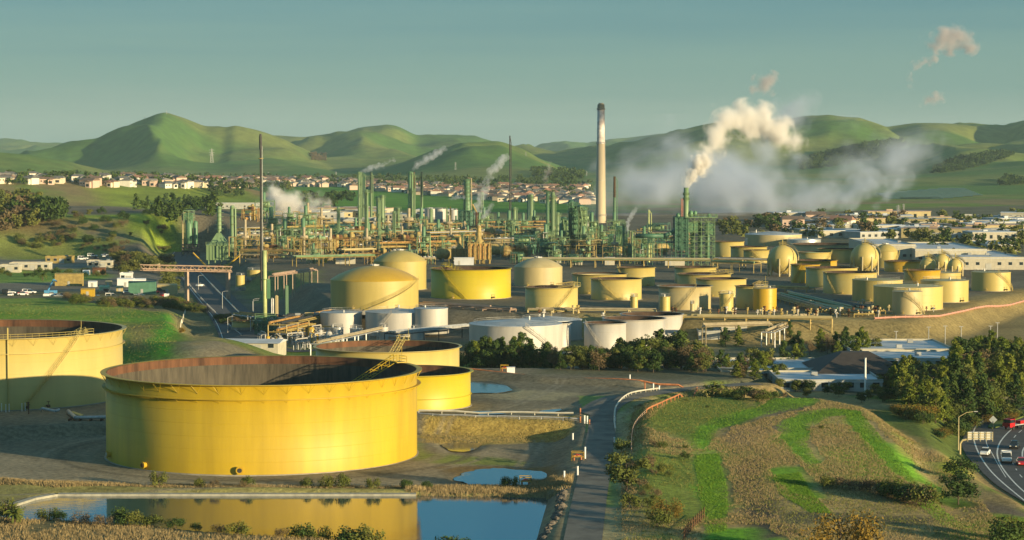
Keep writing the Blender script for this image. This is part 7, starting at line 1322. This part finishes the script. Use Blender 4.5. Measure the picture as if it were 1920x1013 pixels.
pylon(1685, 384, 1750, 'nearer pylon of the pair beyond the tank farm'); pylon(1695, 392, 1950, 'farther pylon of the pair beyond the tank farm'); pylon(854, 304, 4000, 'pylon on the dark slope right of the second cluster'); pylon(630, 322, 3900, 'pylon above the suburb left of the tallest cluster'); pylon(986, 300, 4300, 'pylon on the green hill right of the dark mast'); pylon(1100, 328, 3900, 'pylon above the suburb left of the chimney')
pylon(397, 278, 5000, 'pylon on the right shoulder of the peaked hill'); pylon(313, 230, 5500, 'pylon just below the summit of the peak'); pylon(272, 226, 5600, 'pylon on the left shoulder of the peak'); pylon(222, 240, 5650, 'pylon standing out on the left skyline'); pylon(503, 328, 3900, 'pylon above the suburb right of the flare mast')
# solar field
SOL = mat('solar_panel', (.10, .20, .24), .25, var=.1); q = MB(); q.box(-17, 17, 0, 3.4, 0, .3, Matrix.Rotation(-.35, 4, 'X')); me = q.mesh('solar_row', SOL); t = None
for r_ in range(9):
    for c_ in range(7):
        px = 1700 + c_ * 19 + r_ * 4 - 30; py = 370 - c_ * 1.6 + r_ * 1.6 - 6; g = G(px, py)
        if 2500 < g.y < 5200: tag(inst('solar_row', me, None, (g.x, g.y, g.z + 1)), 'blue white solar row on the meadow under the right hills', 'solar panel', 'rows of the solar field')
# suburb
HW = [mat('house_wall_' + n_, c, .8, var=.05) for n_, c in (('cream', (.62, .54, .40)), ('white', (.68, .64, .55)), ('tan', (.48, .38, .27)), ('rose', (.52, .38, .30)))]; HR = [mat('house_roof_' + n_, c, .85, var=.12) for n_, c in (('grey', (.16, .15, .13)), ('brown', (.17, .115, .08)), ('terracotta', (.27, .14, .09)), ('pale', (.34, .29, .22)))]
def house_mesh(i):
    R = random.Random(i); a, b, h = R.uniform(5.5, 8), R.uniform(4.2, 5.5), R.uniform(2.8, 5.2); q = MB(); q.box(-a, a, -b, b, -2, h); q.box(a * .1, a * .75, -b - 2.4, -b, -2, h * .8)
    q.m(1); e = .6; rh = R.uniform(1.6, 2.4); g_ = a * R.choice((.35, .6, .9)); q.add([(-a - e, -b - e, h), (a + e, -b - e, h), (a + e, b + e, h), (-a - e, b + e, h), (-g_, 0, h + rh), (g_, 0, h + rh)], [(0, 1, 5, 4), (1, 2, 5), (2, 3, 4, 5), (3, 0, 4), (0, 3, 2, 1)]); hh = h * .8; q.add([(a * .1 - .4, -b - 2.9, hh), (a * .75 + .4, -b - 2.9, hh), (a * .75 + .4, -b + .2, hh), (a * .1 - .4, -b + .2, hh), (a * .42, -b - 2.9, hh + 1.3), (a * .42, -b + .2, hh + 1.3)], [(0, 4, 5, 3), (1, 2, 5, 4), (0, 1, 4)])
    q.box(-a * .5, -a * .5 + .8, .6, 1.4, h, h + rh + .6); q.m(2); [q.box(u - .6, u + .6, -b - .06, -b - .01, h * .4, h * .4 + 1.1) for u in (-a * .75, -a * .35)]; q.box(a * .22, a * .63, -b - 2.46, -b - 2.41, 0, 2.1)
    return q.mesh('house', [HW[i % 4], HR[(i // 2) % 4], GLASS])
HM = [house_mesh(i) for i in range(12)]; hl = ['cream', 'white', 'tan', 'rose walled']; hrn = ['grey', 'brown', 'terracotta', 'pale']
BANDS = [([(0, 334), (110, 333), (110, 346), (0, 346)], 16), ([(140, 338), (480, 337), (480, 354), (160, 350)], 62), ([(480, 336), (660, 340), (660, 352), (480, 350)], 42), ([(660, 344), (900, 352), (1095, 352), (1112, 384), (960, 380), (760, 362), (660, 356)], 165), ([(1440, 415), (1700, 420), (1560, 430), (1440, 425)], 10)]
hr = random.Random(9); far_h = []
for poly, n_ in BANDS:
    xs = [a for a, b in poly]; ys = [b for a, b in poly]; k = 0; pts = []
    while k < n_ * 1.7:
        px, py = hr.uniform(min(xs), max(xs)), hr.uniform(min(ys), max(ys)); k += .08
        if not inside(np.array([px]), np.array([py]), poly)[0]: continue
        g = G(px, py)
        if any((g.x - a) ** 2 + (g.y - b) ** 2 < 260 for a, b in pts): continue
        pts.append((g.x, g.y)); k += .92; i = hr.randint(0, 11)
        if len(pts) <= n_: tag(inst('suburb_house', HM[i], None, tuple(g), hr.choice((0, .3, -.4, .8, 1.4, -1.0)), 1.15), near(px, py, f'{hl[i % 4]} house with {hrn[(i // 2) % 4]} roof'), 'house', 'houses of the far suburb')
        else: far_h.append((g, i, hr.uniform(0, 3)))
V, F, MI, b = [], [], [], 0
for g, i, a in far_h:
    me = HM[i]; R = Matrix.Translation(g) @ Matrix.Rotation(a, 4, 'Z') @ Matrix.Scale(1.1, 4); V += [tuple(R @ v.co) for v in me.vertices]
    for p_ in me.polygons: F.append(tuple(b + j for j in p_.vertices)); MI.append({0: i % 4, 1: 4 + (i // 2) % 4, 2: 8}[p_.material_index])
    b += len(me.vertices)
me = bpy.data.meshes.new('suburb_houses'); me.from_pydata(V, [], F); [me.materials.append(m_) for m_ in HW + HR + [GLASS]]; me.polygons.foreach_set('material_index', MI); me.update(); o = bpy.data.objects.new('suburb_houses', me); COL.objects.link(o); tag(o, 'remaining small houses filling the far suburb', None, None, 'stuff')
# ---------------------------------------------------------------- steam
def steam_mat(name, dens, col, nscale, lo, hi, aniso=0.2, ab=(0, 0, 0)):
    m = bpy.data.materials.new(name); m.use_nodes = True; t = m.node_tree; t.nodes.clear(); o = t.nodes.new('ShaderNodeOutputMaterial'); v = t.nodes.new('ShaderNodeVolumePrincipled'); t.links.new(v.outputs[0], o.inputs['Volume'])
    v.inputs['Color'].default_value = (*col, 1); v.inputs['Anisotropy'].default_value = aniso; v.inputs['Density Attribute'].default_value = ''; v.inputs['Absorption Color'].default_value = (*ab, 1)
    a = t.nodes.new('ShaderNodeAttribute'); a.attribute_name = 'density'; tc = t.nodes.new('ShaderNodeTexCoord'); n = t.nodes.new('ShaderNodeTexNoise'); n.inputs['Scale'].default_value = nscale; n.inputs['Detail'].default_value = 5; n.inputs['Roughness'].default_value = .6; t.links.new(tc.outputs['Object'], n.inputs['Vector'])
    # erode the soft edge with noise: smoothstep(density - noise)
    s = t.nodes.new('ShaderNodeMath'); s.operation = 'MULTIPLY_ADD'; s.inputs[1].default_value = -1.0; t.links.new(n.outputs['Fac'], s.inputs[0]); t.links.new(a.outputs['Fac'], s.inputs[2])
    r = t.nodes.new('ShaderNodeMapRange'); r.interpolation_type = 'SMOOTHSTEP'; r.inputs[1].default_value = lo; r.inputs[2].default_value = hi; r.inputs[3].default_value = 0; r.inputs[4].default_value = dens; t.links.new(s.outputs[0], r.inputs[0]); t.links.new(r.outputs[0], v.inputs['Density']); return m
def plume(label, pts, y, m, seed, band=.8, vox=110, jit=.35, dy=0.0, n_per=5, flat=1.0, parent=None):
    # a Volume object whose node tree strings soft balls along a curved path
    p0 = Q(pts[0][0], pts[0][1], y); W3 = []
    for px, py, r in pts:
        Y = y + dy * (px - pts[0][0]); p = Q(px, py, Y) - p0; W3.append((p.x, p.y, p.z, r * Y / FPX))
    seg = [0]
    for a, b in zip(W3[:-1], W3[1:]): seg.append(seg[-1] + math.dist(a[:3], b[:3]) / (.5 * (a[3] + b[3])) + .4)
    us = [q_ / seg[-1] for q_ in seg]; N = max(10, int(seg[-1] * 1.5 * n_per)); rmax = max(w_[3] for w_ in W3)
    vol = bpy.data.volumes.new('steam_plume'); o = bpy.data.objects.new('steam_plume', vol); COL.objects.link(o); o.location = p0
    if parent: o.parent = parent; o.location = p0 - parent.location; o.name = 'steam_jet'
    else: tag(o, label, 'steam plume', 'steam plumes of the plant')
    g = bpy.data.node_groups.new('steam_volume', 'GeometryNodeTree'); g.interface.new_socket('Geometry', in_out='INPUT', socket_type='NodeSocketGeometry'); g.interface.new_socket('Geometry', in_out='OUTPUT', socket_type='NodeSocketGeometry')
    N_ = g.nodes.new; K = g.links.new; go = N_('NodeGroupOutput'); pt = N_('GeometryNodePoints'); pt.inputs['Count'].default_value = N; ix = N_('GeometryNodeInputIndex'); dv = N_('ShaderNodeMath'); dv.operation = 'DIVIDE'; dv.inputs[1].default_value = N - 1; K(ix.outputs[0], dv.inputs[0])
    outs = []
    for c in range(4):
        vals = [w_[c] for w_ in W3]; lo, hi = min(vals) - .01, max(vals) + .01; fc = N_('ShaderNodeFloatCurve'); cv = fc.mapping.curves[0]; cv.points[0].location = (0, (vals[0] - lo) / (hi - lo)); cv.points[1].location = (1, (vals[-1] - lo) / (hi - lo))
        for u, v_ in list(zip(us, vals))[1:-1]: cv.points.new(u, (v_ - lo) / (hi - lo))
        fc.mapping.update(); K(dv.outputs[0], fc.inputs['Value']); mr_ = N_('ShaderNodeMapRange'); mr_.inputs[3].default_value = lo; mr_.inputs[4].default_value = hi; K(fc.outputs[0], mr_.inputs[0]); outs.append(mr_.outputs[0])
    cx_ = N_('ShaderNodeCombineXYZ'); [K(outs[c], cx_.inputs[c]) for c in range(3)]
    def rv(k, a, b): r_ = N_('FunctionNodeRandomValue'); r_.data_type = 'FLOAT_VECTOR'; r_.inputs['Seed'].default_value = seed * 7 + k; r_.inputs[0].default_value = (a,) * 3; r_.inputs[1].default_value = (b,) * 3; return r_.outputs[0]
    ad = N_('ShaderNodeVectorMath'); K(rv(1, -1, 1), ad.inputs[0]); K(rv(2, -1, 1), ad.inputs[1]); s1 = N_('ShaderNodeVectorMath'); s1.operation = 'SCALE'; K(ad.outputs[0], s1.inputs[0]); ms = N_('ShaderNodeMath'); ms.operation = 'MULTIPLY'; ms.inputs[1].default_value = jit; K(outs[3], ms.inputs[0]); K(ms.outputs[0], s1.inputs['Scale'])
    ad2 = N_('ShaderNodeVectorMath'); K(cx_.outputs[0], ad2.inputs[0]); K(s1.outputs[0], ad2.inputs[1]); K(ad2.outputs[0], pt.inputs['Position'])
    rr = N_('FunctionNodeRandomValue'); rr.inputs['Seed'].default_value = seed; rr.inputs[2].default_value = .42; rr.inputs[3].default_value = .85; m2 = N_('ShaderNodeMath'); m2.operation = 'MULTIPLY'; K(rr.outputs[1], m2.inputs[0]); K(outs[3], m2.inputs[1])
    ico = N_('GeometryNodeMeshIcoSphere'); ico.inputs['Radius'].default_value = 1; ico.inputs['Subdivisions'].default_value = 3; io = N_('GeometryNodeInstanceOnPoints'); K(pt.outputs[0], io.inputs['Points']); K(ico.outputs[0], io.inputs['Instance']); K(m2.outputs[0], io.inputs['Scale']); rz_ = N_('GeometryNodeRealizeInstances'); K(io.outputs[0], rz_.inputs[0])
    mv = N_('GeometryNodeMeshToVolume'); mv.resolution_mode = 'VOXEL_AMOUNT'; mv.inputs['Density'].default_value = 1.0; mv.inputs['Voxel Amount'].default_value = vox; mv.inputs['Interior Band Width'].default_value = rmax * band; K(rz_.outputs[0], mv.inputs['Mesh'])
    sm = N_('GeometryNodeSetMaterial'); sm.inputs['Material'].default_value = m; K(mv.outputs[0], sm.inputs[0]); K(sm.outputs[0], go.inputs[0]); o.modifiers.new('steam', 'NODES').node_group = g; vol.materials.append(m); return o
S_CORE = steam_mat('fresh_steam', 1.4, (.97, .95, .92), .3, -.5, .1, .0); S_BRIGHT = steam_mat('dense_white_steam', .34, (.97, .95, .92), .13, -.42, .25, .0); S_MID = steam_mat('pale_steam', .34, (.93, .94, .96), .10, -.40, .10); S_SHADE = steam_mat('shade_tinted_steam', .085, (.60, .67, .80), .018, -.45, .30, .1, (.12, .14, .2)); S_WISP = steam_mat('torn_steam', .22, (.62, .58, .58), .07, -.42, .15, .1, (.2, .14, .14))  # big drifting clouds: blue-grey shade is put into the steam's scatter colour
_bp = plume('bright cream steam boiling up from the stack of the lattice unit', [(1286, 350, 6.5), (1297, 334, 13), (1312, 311, 20), (1327, 288, 26), (1343, 260, 31), (1354, 232, 36), (1378, 218, 39), (1412, 228, 42), (1448, 246, 38), (1485, 264, 28), (1510, 272, 14)], 1080, S_BRIGHT, 3, vox=200, dy=.15, band=.45)
plume('', [(1286, 351, 6), (1290, 342, 9), (1297, 330, 13), (1308, 314, 17), (1316, 300, 18)], 1080, S_CORE, 31, vox=90, dy=.15, parent=_bp, band=.4, jit=.25)
plume('vast grey blue cloud of steam drifting across the right half', [(1080, 385, 16), (1120, 368, 40), (1180, 352, 62), (1250, 340, 78), (1320, 335, 88), (1390, 345, 84), (1460, 365, 72), (1530, 350, 52), (1590, 322, 42), (1650, 300, 48), (1700, 292, 52), (1750, 285, 34)], 1850, S_SHADE, 4, vox=170, dy=.2, n_per=7, jit=.42)
plume('low grey steam bank hanging over the town behind the farm', [(1300, 400, 30), (1400, 405, 36), (1470, 412, 34), (1540, 385, 36), (1600, 360, 36), (1650, 340, 26)], 1950, S_SHADE, 8, vox=130, dy=.2)
plume('wisp of grey steam curling down from the right of the cloud', [(1700, 330, 16), (1680, 350, 22), (1650, 372, 20), (1640, 395, 14)], 1900, S_SHADE, 28, vox=90)
plume('grey steam mass behind the top of the bright plume', [(1440, 255, 34), (1480, 220, 44), (1500, 195, 38), (1515, 240, 34)], 1500, S_SHADE, 5, vox=90)
plume('small torn puff floating above the bright plume', [(1420, 175, 14), (1436, 156, 24), (1455, 172, 18)], 1300, S_WISP, 6, vox=90)
plume('rosy puff floating highest at the upper right', [(1745, 88, 18), (1772, 74, 30), (1800, 78, 30), (1820, 72, 14)], 1500, S_WISP, 7, vox=110); plume('thin curl of steam hanging under the rosy puff', [(1750, 115, 13), (1725, 120, 13), (1708, 140, 10), (1712, 170, 7)], 1500, S_WISP, 9, vox=110); plume('small dark wisp lowest under the rosy puff', [(1730, 194, 10), (1752, 186, 14), (1768, 184, 9)], 1500, S_WISP, 10, vox=80)
plume('white steam rising beside the flare mast', [(474, 432, 8), (484, 414, 16), (500, 392, 30), (522, 374, 36), (534, 396, 36), (562, 388, 32), (588, 382, 26), (608, 374, 13)], 1450, S_BRIGHT, 11, vox=130); plume('low white steam under the drifting one beside the mast', [(525, 440, 8), (535, 420, 14), (545, 405, 14)], 1440, S_BRIGHT, 12, vox=80)
plume('steam streaming right from the tallest column cluster', [(676, 322, 3), (690, 318, 6), (706, 314, 8), (722, 308, 7), (738, 300, 6)], 1390, S_MID, 13, vox=110); plume('steam streaming up from the second column cluster', [(775, 320, 3), (782, 310, 7), (798, 300, 9), (815, 290, 8), (835, 278, 6)], 1390, S_MID, 14, vox=110)
plume('steam rising behind the spiral stack', [(893, 408, 4), (898, 385, 9), (908, 365, 9), (912, 345, 8), (925, 320, 11), (940, 302, 10), (950, 290, 6)], 1420, S_MID, 15, vox=120); plume('thin jet of steam right of the spiral stack', [(905, 410, 6), (915, 395, 6), (926, 378, 2)], 1390, S_MID, 16, vox=80)
plume('flat jet of steam left of the derrick topped tower', [(838, 374, 1.5), (852, 372, 4), (868, 369, 5)], 1390, S_MID, 17, vox=80); plume('faint steam above the smooth column pair', [(1022, 340, 7), (1028, 322, 8), (1030, 305, 6)], 1400, S_WISP, 18, vox=80)
plume('small white jet by the stout pale column', [(1174, 440, 2.5), (1178, 420, 5), (1186, 402, 5), (1194, 390, 3)], 1130, S_MID, 19, vox=80); plume('little puff over the orange heater', [(833, 474, 3), (845, 467, 6), (854, 463, 4)], 1110, S_BRIGHT, 20, vox=70)
# ---------------------------------------------------------------- air
q = MB(); q.box(-9000, 9000, -60, 15400, -8, 262); hz = q.build('haze', None) if False else None
me = bpy.data.meshes.new('haze'); me.from_pydata(q.v, [], q.f); m = bpy.data.materials.new('haze_air'); m.use_nodes = True; t = m.node_tree; t.nodes.clear(); o_ = t.nodes.new('ShaderNodeOutputMaterial'); v = t.nodes.new('ShaderNodeVolumePrincipled'); t.links.new(v.outputs[0], o_.inputs['Volume'])
v.inputs['Density'].default_value = 3.3e-5; v.inputs['Color'].default_value = (.60, .80, .88, 1); v.inputs['Anisotropy'].default_value = 0.0; me.materials.append(m)
o = bpy.data.objects.new('haze', me); COL.objects.link(o); tag(o, 'pale blue haze filling the valley', None, None, 'stuff')
# ---------------------------------------------------------------- labels: things that share one are told apart by their order across the photograph
ORD = 'leftmost,second,third,fourth,fifth,sixth,seventh,eighth,ninth,tenth,eleventh,twelfth,thirteenth,fourteenth,fifteenth,sixteenth,seventeenth,eighteenth,nineteenth,twentieth'.split(',')
def finish_labels():
    for o in bpy.data.objects:
        if o.parent is None and 'label' in o and len(o['label'].replace(',', '').split()) > 12: o['label'] = o['label'].replace('well ', '').replace('just ', '').replace(' of and in front of', ' before').replace(' of and behind', ' beyond')
    D = {}
    for o in bpy.data.objects:
        if o.parent is None and 'label' in o and 'category' in o: D.setdefault(o['label'], []).append(o)
    for lab, L in D.items():
        if 1 < len(L) <= 20:
            L.sort(key=lambda o: o.location.x / max(o.location.y, 1))
            for i, o in enumerate(L): o['label'] = (('leftmost ' if i == 0 else 'rightmost ' if i == len(L) - 1 else ORD[i] + ' from left, ') + lab)
finish_labels()
